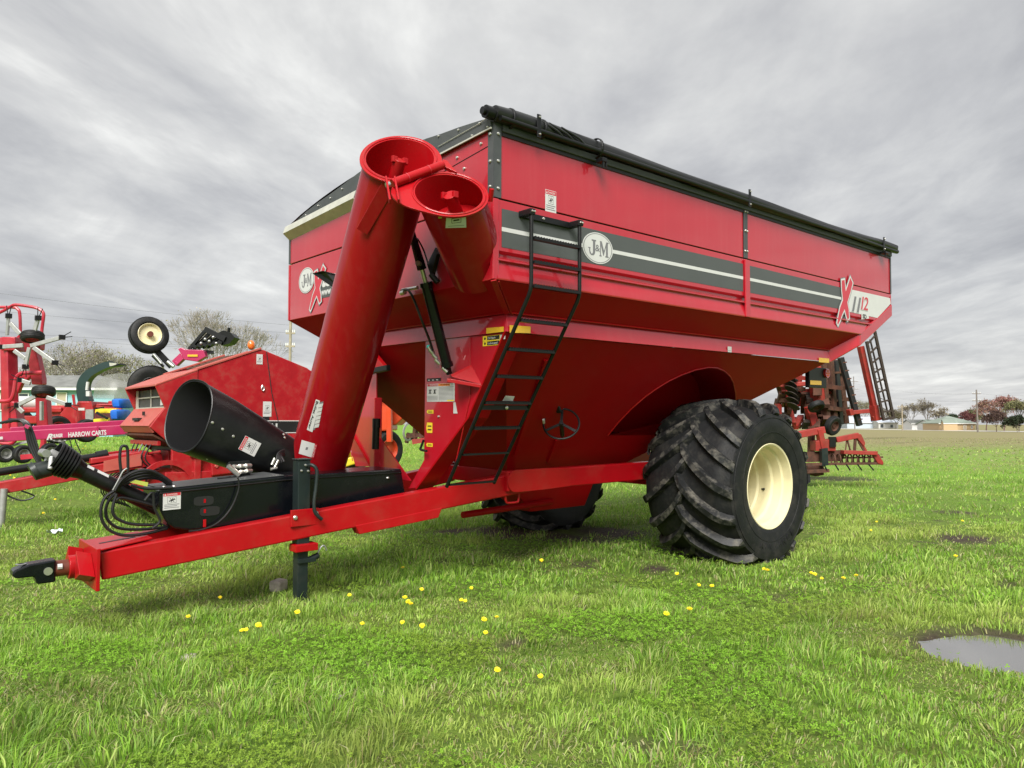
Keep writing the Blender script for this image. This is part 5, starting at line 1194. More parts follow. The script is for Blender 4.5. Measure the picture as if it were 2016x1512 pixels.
def stuff_mesh(name, parts, label, mt):
    vs = np.concatenate([p[0] for p in parts]); cs = np.concatenate([p[3] for p in parts]); off = 0; ffs = []
    for p in parts: ffs.append(p[1] + off); off += len(p[0])
    me = bpy.data.meshes.new(name); fast_mesh(me, vs, np.concatenate(ffs), np.concatenate([p[2] for p in parts]))
    ca = me.color_attributes.new('tint', 'FLOAT_COLOR', 'POINT'); ca.data.foreach_set('color', np.concatenate([cs, np.ones((len(cs), 1))], 1).astype(np.float32).ravel())
    me.materials.append(mt); o = bpy.data.objects.new(name, me); col.objects.link(o); kind(o, 'stuff', label); o['category'] = 'grass'; return o
GD = 1.0
stuff_mesh('grass', [blades(int(125000 * GD), 2.3, 7.0, 1.0, .0031, 2), blades(int(140000 * GD), 7, 14, 1.05, .0052, 2), blades(int(150000 * GD), 14, 36, 1.1, .012, 1), blades(int(70000 * GD), 36, 95, 1.6, .045, 1)], 'lush green spring grass with paler and dry blades covering the yard', M['leaf'])
# clover and other low leaves between the grass
def clover(n, r0, r1, size):
    x, y, r = cone_points(n, r0, r1); cl = sstep(.56, .68, vnoise(x, y, .75, 14) * .75 + vnoise(x, y, .2, 15) * .25); keep = (rng.random(n) < cl * .95 + .05) & (mud(x, y) < .6) & (pud_d(x, y) > 1.05) & ~under_tyre(x, y)
    x, y, r = x[keep], y[keep], r[keep]; n = len(x); z = gh(x, y) + .012 + .05 * rng.random(n); a0 = rng.random(n) * 2 * np.pi; P = []; s = size * (.6 + .8 * rng.random(n)); tx, ty = rng.normal(0, .35, n), rng.normal(0, .35, n)
    c = np.array([.22, .42, .04]) * (.7 + .7 * rng.random((n, 1))); yl = sstep(.5, .8, vnoise(x, y, .8, 31))[:, None]; c = c * (1 - .5 * yl) + np.array([.27, .32, .05]) * .5 * yl
    for k in range(3):
        a = a0 + k * 2.094
        for (rad, da) in ((0., 0.), (.75, -.55), (1.05, 0.), (.75, .55)):
            px_, py_ = np.cos(a + da) * s * rad, np.sin(a + da) * s * rad; P.append(np.stack([x + px_, y + py_, z + px_ * tx + py_ * ty], 1))
    p = np.stack(P, 1); ff = (np.arange(n)[:, None] * 12 + np.arange(12)).ravel(); return p.reshape(-1, 3), ff, np.full(n * 3, 4), np.repeat(c, 12, 0)
stuff_mesh('clover', [clover(80000, 2.3, 6.0, .0105), clover(45000, 6.0, 10.0, .014)], 'low clover and weeds matted between the grass blades', M['leaf'])
# ================================================================ THINGS AROUND THE CART
def wt(b, px, depth, r, n=8, smooth=0):
    pts = [wp(x, y, depth[i] if isinstance(depth, (list, tuple)) else depth) for i, (x, y) in enumerate(px)]
    if smooth: pts = smooth_path(pts, smooth)
    return b.tube(pts, r, n)
def wbeam(b, p0, p1, d0, d1, w, h): return b.beam(wp(*p0, d0), wp(*p1, d1), w, h)
BACK = V((FH.x, FH.y, 0))
def wprism(b, px, depth, thick, off=(0, 0, 0)): return b.prism([wp(x, y, depth) + V(off) for x, y in px], BACK * thick)
def tyre(parent, c, axis, R, w, rim=None, name='wheel', rim_r=.55, tread=True):
    c, axis = V(c), V(axis).normalized(); h = w / 2
    prof = [(R * rim_r, -h * .75), (R * .70, -h), (R * .88, -h * .98), (R * .97, -h * .75), (R, -h * .3), (R, h * .3), (R * .97, h * .75), (R * .88, h * .98), (R * .70, h), (R * rim_r, h * .75)]
    wh = MB().lathe(prof, c, axis, 36).build(name, M['rubber'], parent, smooth=True)
    if tread:
        b = MB()
        for y in (-.4, 0, .4): b.lathe([(R * 1.0, h * (y - .11)), (R * 1.022, h * (y - .09)), (R * 1.022, h * (y + .09)), (R * 1.0, h * (y + .11))], c, axis, 36)
        b.build('tread_rib', M['rubber'], wh, smooth=True)
    if rim:
        for sg in (-1, 1):
            MB().lathe([(R * rim_r * 1.04, sg * h * .80), (R * rim_r, sg * h * .85), (R * rim_r * .92, sg * h * .6), (R * rim_r * .85, sg * h * .3), (R * .2, sg * h * .25), (R * .18, sg * h * .5), (.001, sg * h * .5)], c, axis, 32).build('rim', rim, wh, smooth=True)
    return wh
RV = V((RW.x, RW.y, 0))
# ---------------------------------------------------------------- hay tedder, folded upright
D = 17.0
td = thing('hay_tedder', 'red hay tedder folded upright with grey tine arms at the left edge', 'tedder', gp(45, 905))
def part(name, mt, parent, fn, smooth=True, bevel=0.):  # world-space shapes parented to a thing
    b = MB(); fn(b); o = b.build(name, mt, parent, smooth=smooth, bevel=bevel)
    o.matrix_parent_inverse = Matrix.Translation(parent.location).inverted() if parent.parent is None and parent.type == 'EMPTY' else Matrix.Identity(4); return o
def wbox(b, x0, y0, x1, y1, d, t): return b.prism([wp(x0, y0, d), wp(x1, y0, d), wp(x1, y1, d), wp(x0, y1, d)], BACK * t)
part('arm_post', M['crimson'], td, lambda b: (wbeam(b, (17, 664), (21, 850), D, D, .25, .25), wbox(b, 2, 663, 30, 690, D - .2, .4)), bevel=.02)
part('arm_post', M['crimson'], td, lambda b: (wprism(b, ((42, 672), (79, 672), (78, 688), (70, 690), (82, 745), (82, 757), (62, 757), (53, 700)), D - .1, .2), wprism(b, ((68, 775), (90, 775), (95, 852), (72, 852)), D, .2)), bevel=.02)
part('arm_foot', M['crimson'], td, lambda b: (wprism(b, ((12, 790), (28, 790), (36, 850), (8, 858)), D - .12, .3), wprism(b, ((30, 752), (40, 738), (60, 735), (60, 742), (42, 756), (34, 775)), D, .12)), bevel=.02)
hp1 = [(-6, 618), (10, 610), (22, 603), (32, 600), (62, 604), (76, 608), (84, 614), (86, 622), (83, 645), (82, 660)]
part('guard_hoop', M['crimson'], td, lambda b: wt(b, hp1, D, .035, 8, 4))
part('guard_hoop', M['crimson'], td, lambda b: wt(b, [(-8, 605), (26, 605), (35, 609), (39, 618), (40, 655), (36, 664), (26, 668), (-5, 668)], D + .4, .035, 8, 4))
part('guard_hoop', M['crimson'], td, lambda b: wt(b, [(-8, 789), (10, 790), (22, 786), (28, 770), (32, 745), (42, 735), (62, 734), (84, 733)], D - .3, .045, 8, 4))
for (cx, cy, rx) in ((64, 663, 20), (86, 771, 20)):
    w_ = tyre(td, wp(cx, cy, D - .4), (0.05, .25, 1), rx * D / FPX, .19, M['crimson']); w_.matrix_parent_inverse = Matrix.Translation(td.location).inverted()
arms = [((60, 681), (122, 664)), ((58, 684), (50, 722)), ((46, 680), (2, 683)), ((66, 684), (108, 714)), ((14, 660), (17, 622)), ((20, 636), (40, 658)), ((68, 652), (75, 626)), ((28, 690), (50, 706)), ((60, 755), (40, 748)), ((92, 782), (134, 797)), ((70, 780), (34, 798)), ((34, 800), (46, 812)), ((82, 790), (82, 828))]
for i, (p, q) in enumerate(arms):
    o = part('tine_arm', M['greysteel'], td, lambda b: wbeam(b, p, q, D - .5, D - .5, .05, .09), False, .01)
    if i in (0, 1, 2, 3, 4, 6, 8, 9, 10):
        dx, dy = q[0] - p[0], q[1] - p[1]; l = math.hypot(dx, dy); ux, uy = dx / l, dy / l
        b = MB(); e = wp(*q, D - .5); b.box(e, (.12, .1, .1)); b.build('tine_clamp', M['black'], o)
        b = MB()
        for s in (-.35, .25): wt(b, [q, (q[0] + ux * 8 - uy * 8 * s, q[1] + uy * 8 + ux * 8 * s), (q[0] + ux * 20 - uy * 16 * s, q[1] + uy * 20 + ux * 16 * s)], D - .5, .010, 5)
        b.build('spring_tine', M['black'], o)
for (cx, cy) in ((10, 893), (45, 894), (98, 890)):
    p = wp(cx, cy, D - 1.2); w_ = tyre(td, p, (-.25, 1, .0), 17.5 * (D - 1.2) / FPX, .17, M['greysteel']); w_.matrix_parent_inverse = Matrix.Translation(td.location).inverted()
part('rotor_frame', M['crimson'], td, lambda b: (wbeam(b, (-10, 850), (130, 852), D - .3, D - .3, .15, .16), wbeam(b, (2, 870), (28, 860), D - 1, D - .5, .08, .08), wt(b, [(0, 872), (25, 872), (38, 850)], D - 1, .04, 8, 4), wt(b, [(83, 845), (86, 870), (80, 895)], D - 1, .06, 8, 4), wbeam(b, (42, 900), (75, 897), D - 1.4, D - 1.4, .06, .1)))
for k in range(6):
    x = 92 + k * 11; part('spring_tine', M['black'], td, lambda b: (wt(b, [(x, 862), (x + 3, 872), (x + 9 + (k % 2) * 4, 893)], D - .6, .012, 5), b.box(wp(x, 862, D - .6), (.14, .09, .07))), False)
part('rotor_bar', M['greysteel'], td, lambda b: (wbeam(b, (75, 860), (118, 868), D - .6, D - .6, .04, .05), wbeam(b, (118, 868), (150, 862), D - .6, D - .6, .04, .05), wbeam(b, (10, 880), (60, 868), D - .9, D - .9, .04, .05)))

# ---------------------------------------------------------------- forage harvester behind
D = 20.5
fh = thing('forage_harvester', 'red forage harvester with dark green curved spout beside the blue house', 'harvester', gp(150, 880))
sp_px = [(170, 792), (166, 775), (165, 760), (170, 746), (180, 735), (194, 727), (210, 720), (222, 717)]
pts = smooth_path([wp(x, y, D) for x, y in sp_px], 5)
b = MB(); m = len(pts); vs = []
for i, p in enumerate(pts):
    t = (pts[min(i + 1, m - 1)] - pts[max(i - 1, 0)]).normalized(); nrm = t.cross(BACK).normalized(); w_ = lerp(.155, .075, i / m)
    vs += [p + nrm * w_ - BACK * .12, p + nrm * w_ + BACK * .12, p - nrm * w_ + BACK * .12, p - nrm * w_ - BACK * .12]
b.add(vs, [(4 * i + a, 4 * i + (a + 1) % 4, 4 * i + 4 + (a + 1) % 4, 4 * i + 4 + a) for i in range(m - 1) for a in range(4)] + [(0, 1, 2, 3), (4 * m - 1, 4 * m - 2, 4 * m - 3, 4 * m - 4)])
o = b.build('discharge_spout', M['darkgreen'], fh, smooth=True); FHI = Matrix.Translation(fh.location).inverted(); o.matrix_parent_inverse = FHI
part('spout_deflector', M['galv'], fh, lambda b: wprism(b, ((215, 714), (229, 715), (229, 719), (216, 721)), D - .14, .28), False)
part('spout_tip', M['black'], fh, lambda b: wprism(b, ((214, 722), (237, 715), (238, 718), (228, 721)), D - .14, .28), False)
part('spout_cylinder', M['white'], fh, lambda b: (b.cyl(wp(173, 752, D - .2), wp(171, 768, D - .2), .04), wbox(b, 169, 770, 176, 780, D - .25, .1)), True)
part('harvester_body', M['redold'], fh, lambda b: (wprism(b, ((117, 815), (130, 800), (150, 796), (152, 790), (178, 790), (188, 835), (122, 836)), D - .2, 1.3),), False, .03)
for (a0, b0, a1, b1, d0, d1) in ((30, 802, 120, 812, .4, .8), (90, 798, 130, 830, .5, .8), (188, 795, 232, 799, 0, .5), (212, 789, 230, 800, .3, .5), (20, 818, 120, 834, .5, .4)):
    part('feed_housing', M['redold'], fh, lambda b: wbox(b, a0, b0, a1, b1, D + d0, d1), False, .03)
part('frame_post', M['redold'], fh, lambda b: (wbeam(b, (144, 777), (151, 830), D - .4, D - .4, .06, .06), wbeam(b, (178, 790), (188, 832), D - .35, D - .35, .05, .05), wbeam(b, (190, 800), (240, 806), D - .2, D - .2, .06, .05)), False)
part('grey_panel', M['greysteel'], fh, lambda b: wbox(b, 168, 806, 183, 834, D - .45, .05), False)
w_ = tyre(fh, wp(112, 846, D - .6), (-.25, 1, 0), .36, .25, M['redold']); w_.matrix_parent_inverse = FHI
w_ = tyre(fh, wp(170, 848, D - .6), (-.25, 1, 0), .30, .22, M['redold']); w_.matrix_parent_inverse = FHI
part('white_stripe', M['white'], fh, lambda b: wbox(b, 154, 803, 166, 808, D - .5, .03), False)
# white tank wagon
tw = thing('tank_wagon', 'white tank wagon on a red chassis behind the tedder', 'wagon', gp(70, 872))
TWI = Matrix.Translation(tw.location).inverted()
part('tank', M['white'], tw, lambda b: b.cyl(wp(28, 793, 23), wp(102, 793, 23.5), .20, n=20), True)
part('chassis', M['redold'], tw, lambda b: wbox(b, 20, 806, 110, 812, 22.9, .5), False)
for x in (40, 92):
    w_ = tyre(tw, wp(x, 830, 22.7), (-.25, 1, 0), .35, .2, M['redold']); w_.matrix_parent_inverse = TWI
# blue sheeted implement with yellow arms
bi = thing('sheeted_implement', 'implement under blue tarp with yellow arms beside the baler front', 'implement', gp(225, 875))
def lump(b, px0, py0, px1, py1, d, t):
    n_, m_2 = 10, 8; vs = []
    for i in range(m_2 + 1):
        th = math.pi * i / m_2
        for k in range(n_):
            ph = 2 * math.pi * k / n_; j = 1 + .14 * math.sin(3 * ph + i)
            s = lambda v: abs(v) ** .45 * (1 if v > 0 else -1)
            cx, cy = (px0 + px1) / 2, (py0 + py1) / 2; x = cx + (px1 - px0) / 2 * s(math.sin(th)) * s(math.cos(ph)) * j; y = cy - (py1 - py0) / 2 * s(math.cos(th))
            vs.append(wp(x, y, d) + BACK * (t / 2 * s(math.sin(th)) * s(math.sin(ph))))
    b.add(vs, [(i * n_ + k, i * n_ + (k + 1) % n_, (i + 1) * n_ + (k + 1) % n_, (i + 1) * n_ + k) for i in range(m_2) for k in range(n_)])
part('blue_tarp', M['blue'], bi, lambda b: lump(b, 231, 785, 252, 804, 16.2, .6)); part('blue_tarp', M['blue'], bi, lambda b: lump(b, 228, 806, 248, 828, 16, .6))
part('yellow_arm', M['yel'], bi, lambda b: (wbeam(b, (190, 809), (232, 809), 17, 17, .12, .10), wbeam(b, (186, 828), (215, 826), 17, 17, .1, .07)), False, .01)
part('hydraulic_arm', M['black'], bi, lambda b: (wbeam(b, (190, 812), (212, 824), 16.8, 16.8, .05, .05), wbeam(b, (186, 805), (204, 802), 16.8, 16.8, .04, .03)), False)
M['dome'] = mat('clear_dome_plastic', (.30, .30, .27), .35, noise=.15); M['dome'].node_tree.nodes['Principled BSDF'].inputs['Alpha'].default_value = .35
part('clear_cover', M['dome'], bi, lambda b: b.lathe([(.001, .0), (.3, .05), (.5, .25), (.55, .6)], wp(236, 760, 17.5) + V((0, 0, .3)), (0, 0, -1), 20), True)

# ---------------------------------------------------------------- harrow cart (magenta)
D = 14.2
hcart = thing('harrow_cart', 'magenta harrow cart with long lettered tongue and a raised cream wheel', 'harrow cart', gp(180, 915))
HI = Matrix.Translation(hcart.location).inverted()
part('tongue_rail', M['magenta'], hcart, lambda b: b.beam(wp(-30, 862, D - .3), wp(262, 845, D + .9), .12, .19), False, .015)
part('tongue_rail', M['magenta'], hcart, lambda b: b.beam(wp(20, 849, D + .45), wp(262, 833, D + 1.6), .10, .15), False, .015)
part('rail_joint', M['magenta'], hcart, lambda b: b.beam(wp(190, 850, D + .52), wp(194, 849.7, D + .54), .14, .20), False)
pa, pb = wp(93, 862.5, D + .10) - BACK * .085, wp(182, 856.5, D + .48) - BACK * .085; tdx = (pb - pa).normalized(); tdz = (V((0, 0, 1)) - tdx * tdx.z).normalized()
nrm_ = tdx.cross(tdz)
t_ = make_text('HARROW CARTS', .125, wp(134, 857.3, D + .22) + nrm_ * .10 - tdz * .03, tdx, tdz, M['white'], 'tongue_lettering', hcart, bold=.004, sx=.66, ext=.001); t_.matrix_parent_inverse = HI
t_ = make_text('REMLINGER', .085, wp(98, 859.5, D + .1) + nrm_ * .10 - tdz * .02, tdx, tdz, M['white'], 'tongue_lettering', hcart, bold=.004, sx=.46, shear=.35, ext=.001); t_.matrix_parent_inverse = HI
t_ = make_text('R', .15, wp(91, 861, D + .06) + nrm_ * .10 - tdz * .045, tdx, tdz, M['white'], 'tongue_lettering', hcart, bold=.006, sx=1.0, shear=.4, ext=.001); t_.matrix_parent_inverse = HI
part('tongue_spot', M['white'], hcart, lambda b: b.beam(wp(-8, 863, D - .26) + nrm_ * .071, wp(6, 862, D - .2) + nrm_ * .071, .004, .05), False)
for k in range(4):
    o = part('hose_bundle', M['hose'], hcart, lambda b: wt(b, [(-5 + 8 * k, 834 - k), (30 + 3 * k, 826), (46 + 3 * k, 832), (52 + 4 * k, 850), (56 + 5 * k, 872), (66 + 4 * k, 896), (76 + k, 912)], D - .9, .022, 6, 4))
part('hose_tie', M['magenta'], hcart, lambda b: b.beam(wp(50, 838, D - 1), wp(58, 842, D - 1), .05, .05), False)
part('hitch_stand', M['black'], hcart, lambda b: (wbeam(b, (18, 827), (48, 828), D - .8, D - .8, .07, .07),), False, .01)
# raised wing: wheel, struts, folded rake sections
wc = wp(293, 660, D + 1.0); wax = (CAM - wc).normalized() + RV * .35 + V((0, 0, .28)); w_ = tyre(hcart, wc, wax, 36 * (D + 1) / FPX, .22, M['cream'], rim_r=.60); w_.matrix_parent_inverse = HI
hub = MB().cyl(wc + wax.normalized() * .02, wc + wax.normalized() * .13, .055, n=16).build('hub', M['brown'], hcart, smooth=True); hub.matrix_parent_inverse = HI
wc2 = wp(298, 762, D + 1.2); w_ = tyre(hcart, wc2, (.3, 1, .1), 42 * (D + 1.2) / FPX, .22, M['black'], rim_r=.45); w_.matrix_parent_inverse = HI
part('wheel_strut', M['black'], hcart, lambda b: (wbeam(b, (308, 690), (338, 722), D + 1.1, D + 1.2, .10, .12), wbeam(b, (300, 700), (322, 722), D + 1.0, D + 1.0, .05, .05)), False, .01)
part('strut_cylinder', M['steel'], hcart, lambda b: (b.cyl(wp(302, 697, D + .9), wp(318, 716, D + .9), .025), b.cyl(wp(330, 712, D + .9), wp(342, 722, D + .9), .04)), True)
part('wing_plate', M['magenta'], hcart, lambda b: (wprism(b, ((350, 687), (357, 684), (364, 688), (400, 689), (405, 702), (388, 712), (362, 708), (358, 700)), D + 1.0, .15), wbeam(b, (345, 716), (362, 700), D + 1.1, D + 1.1, .12, .14)), False, .01)
part('wing_reflector', M['yellow'], hcart, lambda b: wprism(b, ((369, 698), (389, 698), (389, 702), (369, 702)), D + .98, .01), False)
def rake(b):
    for k in range(5): wbeam(b, (372 + k * 9, 688 - k * 1), (405 + k * 10, 650 + k * 4), D + 1.2 + .05 * k, D + 1.2 + .05 * k, .05, .06)
    wbeam(b, (404, 648), (444, 668), D + 1.1, D + 1.1, .10, .10); wbeam(b, (372, 690), (420, 694), D + 1.2, D + 1.2, .07, .07)
    wprism(b, ((430, 655), (440, 650), (454, 655), (462, 664), (452, 676), (436, 680), (432, 668)), D + 1.1, .3); wbeam(b, (450, 656), (451, 645), D + 1.2, D + 1.2, .04, .04)
    for k in range(6): wbeam(b, (380 + k * 10, 680 - k * 1.5), (388 + k * 10, 684 - k * 1.5), D + 1.1, D + 1.1, .10, .06)
part('rake_section', M['black'], hcart, rake, False)
for (x, y) in ((404, 668), (412, 672), (396, 676), (388, 692), (426, 676), (420, 664)):
    part('rake_bearing', M['steel'], hcart, lambda b: b.sphere(wp(x, y, D + 1.05), .035), True)

# ---------------------------------------------------------------- round baler
C0 = wp(387, 835, 11.3); C0 = V((C0.x, C0.y, 0)); gb = float(gz(C0.x, C0.y))
bal = thing('round_baler', 'red round hay baler with faded front hood behind the auger spout', 'baler', (C0.x, C0.y, gb))
def bpart(name, mt, parent, fn, smooth=False, bevel=0., label=None):
    b = MB(); fn(b); return b.build(name, mt, parent, smooth=smooth, bevel=bevel, label=label)
def Z(z): return z - gb
side = [(-.02, 2.31), (.976, 2.69), (1.03, 2.68), (1.77, 2.43), (2.45, 1.95), (2.62, 1.3), (2.3, .6), (.35, .5), (0, .95)]
WB = 1.62
for y0_, nm in ((0, 'side_panel'), (WB - .05, 'side_panel')):
    bpart(nm, M['redold'], bal, lambda b: b.prism([(x, y0_, Z(z)) for x, z in side], (0, .05, 0)), bevel=.012)
bpart('belt_chamber', M['screen'], bal, lambda b: b.prism([(x * .97 + .03, .06, Z(z - .07)) for x, z in side], (0, WB - .12, 0)))
bpart('panel_edge', M['redfade'], bal, lambda b: (b.beam((-.02, .02, Z(2.325)), (.976, .02, Z(2.705)), .07, .03), b.beam((-.02, .55, Z(2.30)), (.976, .55, Z(2.685)), .05, .04), b.beam((-.02, WB - .03, Z(2.325)), (.976, WB - .03, Z(2.705)), .07, .03)), bevel=.005)
for k in range(6): bpart('rear_roller', M['rust'], bal, lambda b: b.cyl((.35 + k * .11, .06, Z(2.43 + k * .043)), (.35 + k * .11, WB - .06, Z(2.43 + k * .043)), .022, n=10), True)
bpart('tailgate_seam', M['ink'], bal, lambda b: b.tube([(1.06, -.004, Z(2.66)), (1.16, -.004, Z(2.0)), (1.30, -.004, Z(1.45)), (1.42, -.004, Z(.9))], .007, 5))
bpart('tailgate_latch', M['steel'], bal, lambda b: b.tube(smooth_path([(1.0, -.01, Z(2.12)), (.985, -.02, Z(2.06)), (1.01, -.02, Z(2.03)), (1.03, -.02, Z(2.07)), (1.0, -.01, Z(2.12))], 3), .008, 5), True)
sk = bpart('brand_stripe', M['ink'], bal, lambda b: b.bx(1.0, 2.55, -.005, -.001, Z(1.37), Z(1.545)))
bpart('stripe_edge', M['white'], sk, lambda b: (b.bx(1.0, 2.55, -.006, -.0005, Z(1.547), Z(1.560)), b.bx(1.0, 2.55, -.006, -.0005, Z(1.355), Z(1.368))))
make_text('AL', .155, (1.12, -.007, Z(1.40)), (1, 0, 0), (0, 0, 1), M['white'], 'lettering', sk, bold=.006, ext=.001, sx=1.05)
for (x, z, w_, h_) in ((.90, 2.45, .10, .16), (1.02, 1.62, .14, .24)):
    sticker(bal, (x, -.002, Z(z)), (1, 0, 0), (0, 0, 1), w_, h_, None, name='white_decal', picto=True, lines=2)
bpart('black_mark', M['ink'], bal, lambda b: b.bx(1.02, 1.13, -.004, -.001, Z(1.56), Z(1.62)))
bpart('marker_lamp', M['lens'], bal, lambda b: b.sphere((.86, .12, Z(2.76)), .06, 12, 8, (1, 1, 1.3)), True)
# front hood, window box, control shelf
bpart('hood', M['redfade'], bal, lambda b: b.prism([(-.0, -.02, Z(2.335)), (0, WB, Z(2.335)), (-.60, WB, Z(2.085)), (-.60, -.02, Z(2.085))], (0, 0, -.035)), bevel=.01)
for yy_ in (-.015, WB - .04):
    bpart('hood_cheek', M['redold'], bal, lambda b: b.prism([(0, yy_, Z(2.30)), (-.60, yy_, Z(2.06)), (-.46, yy_, Z(1.74)), (-.66, yy_, Z(1.46)), (-.30, yy_, Z(1.15)), (0, yy_, Z(.95))], (0, .04, 0)), bevel=.008)
bpart('window', M['screen'], bal, lambda b: b.bx(-.42, -.40, .05, WB - .05, Z(1.74), Z(2.03)))
bpart('window_bar', M['galv'], bal, lambda b: (b.bx(-.445, -.425, .05, WB - .05, Z(1.90), Z(1.92)), b.bx(-.445, -.425, .05, WB - .05, Z(1.735), Z(1.76)), b.bx(-.45, -.43, WB - .18, WB - .08, Z(1.74), Z(2.03)), b.bx(-.445, -.43, .75, .77, Z(1.76), Z(2.03))))
bpart('window_label', M['white'], bal, lambda b: b.bx(-.447, -.43, .12, .26, Z(1.78), Z(1.87)))
bpart('control_shelf', M['redfade'], bal, lambda b: (b.prism([(-.44, .03, Z(1.73)), (-.44, WB - .06, Z(1.73)), (-.66, WB - .06, Z(1.46)), (-.66, .03, Z(1.46))], (-.02, 0, .015)), b.prism([(-.66, .03, Z(1.46)), (-.66, WB - .06, Z(1.46)), (-.60, WB - .06, Z(1.37)), (-.60, .03, Z(1.37))], (.02, 0, .01))), bevel=.006)
bpart('control_box', M['ink'], bal, lambda b: (b.box((-.60, .80, Z(1.575)), (.10, .30, .04)), b.box((-.585, .62, Z(1.66)), (.02, .02, .06)), b.box((-.585, .56, Z(1.66)), (.02, .02, .06))))
bpart('twine_tray', M['rust'], bal, lambda b: b.prism([(-.60, .05, Z(1.36)), (-.60, WB - .1, Z(1.36)), (-.30, WB - .1, Z(1.20)), (-.30, .05, Z(1.20))], (0, 0, -.03)))
bpart('front_frame', M['redold'], bal, lambda b: (b.beam((-.50, .08, Z(1.22)), (-.50, WB - .1, Z(1.22)), .05, .07), b.beam((-.50, .08, Z(1.22)), (-.50, .08, Z(.65)), .05, .05), b.beam((-.50, WB - .12, Z(1.22)), (-.50, WB - .12, Z(.65)), .05, .05), b.beam((-.48, .1, Z(1.1)), (-.48, WB - .15, Z(1.0)), .03, .03)), bevel=.006)
bpart('lower_panel', M['redold'], bal, lambda b: (b.bx(-.35, .45, -.03, .04, Z(.62), Z(1.18)), b.bx(-.05, .05, -.10, -.02, Z(.55), Z(1.25)), b.bx(-.45, .9, -.08, .0, Z(.66), Z(.80))), bevel=.012)
bpart('panel_bracket', M['redold'], bal, lambda b: b.bx(-.10, .10, -.14, -.02, Z(1.02), Z(1.04)))
# pickup drum with curved tines
bpart('pickup_drum', M['rust'], bal, lambda b: b.cyl((-.55, .02, Z(.52)), (-.55, WB, Z(.52)), .24, n=24), True)
bpart('pickup_guard', M['redold'], bal, lambda b: (b.lathe([(.40, 0), (.40, .06), (.33, .06), (.33, 0)], (-.42, -.10, Z(.58)), (0, 1, 0), 32, closed=True), b.lathe([(.28, 0), (.28, .05), (.0, .05)], (-.42, -.06, Z(.58)), (0, 1, 0), 24)), True)
for k in range(9):
    y = .25 + k * .15; bpart('pickup_tine', M['black'], bal, lambda b: b.tube([(-.55 + .40 * math.cos(t), y, Z(.52) + .30 * math.sin(t)) for t in [math.radians(100 + 16 * q) for q in range(9)]], .010, 5), True)
bpart('lower_housing', M['redold'], bal, lambda b: b.bx(-.25, 1.6, .02, .08, Z(.32), Z(.66)), bevel=.01)
bpart('chamber_shade', M['ink'], bal, lambda b: b.bx(-.20, 1.5, .10, WB - .1, Z(.25), Z(1.15)))  # black box imitating the shade inside the lower baler
bpart('pickup_shield', M['redold'], bal, lambda b: b.prism([(-.85, .04, Z(.62)), (-.2, .04, Z(.80)), (-.2, WB - .05, Z(.80)), (-.85, WB - .05, Z(.62))], (0, 0, .03)), bevel=.006)
# tongue, driveline and stand
bpart('tongue', M['redold'], bal, lambda b: (b.beam((-.30, .62, Z(.98)), (-2.35, .80, Z(.62)), .10, .17), b.beam((-.30, 1.05, Z(.98)), (-2.35, .90, Z(.62)), .10, .17), b.beam((-.2, .45, Z(1.0)), (-.2, 1.2, Z(1.0)), .12, .2), b.prism([(-.5, .60, Z(1.10)), (-1.25, .70, Z(1.0)), (-1.25, 1.0, Z(1.0)), (-.5, 1.05, Z(1.10))], (0, 0, -.08))), bevel=.012)
bpart('tongue_plate', M['redfade'], bal, lambda b: b.prism([(-.6, .59, Z(1.06)), (-1.1, .64, Z(.96)), (-1.1, .64, Z(.80)), (-.6, .59, Z(.88))], (0, -.02, 0)))
bpart('driveline', M['black'], bal, lambda b: (b.cyl((-1.15, .86, Z(1.02)), (-2.6, .86, Z(.80)), .055, n=16), b.cyl((-1.15, .86, Z(1.02)), (-1.0, .86, Z(1.05)), .075, n=16), b.cyl((-2.55, .86, Z(.81)), (-2.75, .86, Z(.76)), .09, .07, n=16)), True)
bpart('side_arm', M['redold'], bal, lambda b: b.beam((-.45, 1.3, Z(1.06)), (-1.6, 1.25, Z(.94)), .07, .11), bevel=.008)
bpart('hitch_head', M['redold'], bal, lambda b: (b.box((-2.45, .85, Z(.58)), (.22, .20, .22)), b.prism([(-2.55, .78, Z(.50)), (-2.85, .82, Z(.47)), (-2.85, .88, Z(.47)), (-2.55, .92, Z(.50))], (0, 0, .03)), b.prism([(-2.55, .78, Z(.66)), (-2.80, .82, Z(.66)), (-2.80, .88, Z(.66)), (-2.55, .92, Z(.66))], (0, 0, .03))), bevel=.01)
bpart('jack_stand', M['greysteel'], bal, lambda b: (b.cyl((-2.30, .70, Z(.62)), (-2.32, .70, .12), .045, n=14), b.cyl((-2.32, .70, .14), (-2.32, .70, .0), .032, n=12)), True)
bpart('light_plug', M['black'], bal, lambda b: b.tube(smooth_path([(-2.3, .75, Z(.55)), (-2.1, .68, Z(.45)), (-1.95, .66, Z(.5)), (-2.1, .70, Z(.58))], 4), .012, 6), True)
for y in (-.12, WB + .12): tyre(bal, (1.15, y, .42), (0, 1, 0), .42, .30, M['cream'])
tyre(bal, (-.38, -.22, .24), (0, 1, 0), .24, .12, M['redold'])
bpart('axle', M['redold'], bal, lambda b: b.beam((1.15, -.1, .45), (1.15, WB + .1, .45), .12, .12))
bpart('rear_roof', M['redfade'], bal, lambda b: b.prism([(1.8, .25, Z(2.44)), (1.8, WB - .2, Z(2.44)), (2.5, WB - .2, Z(2.16)), (2.5, .25, Z(2.16))], (0, 0, .03)))

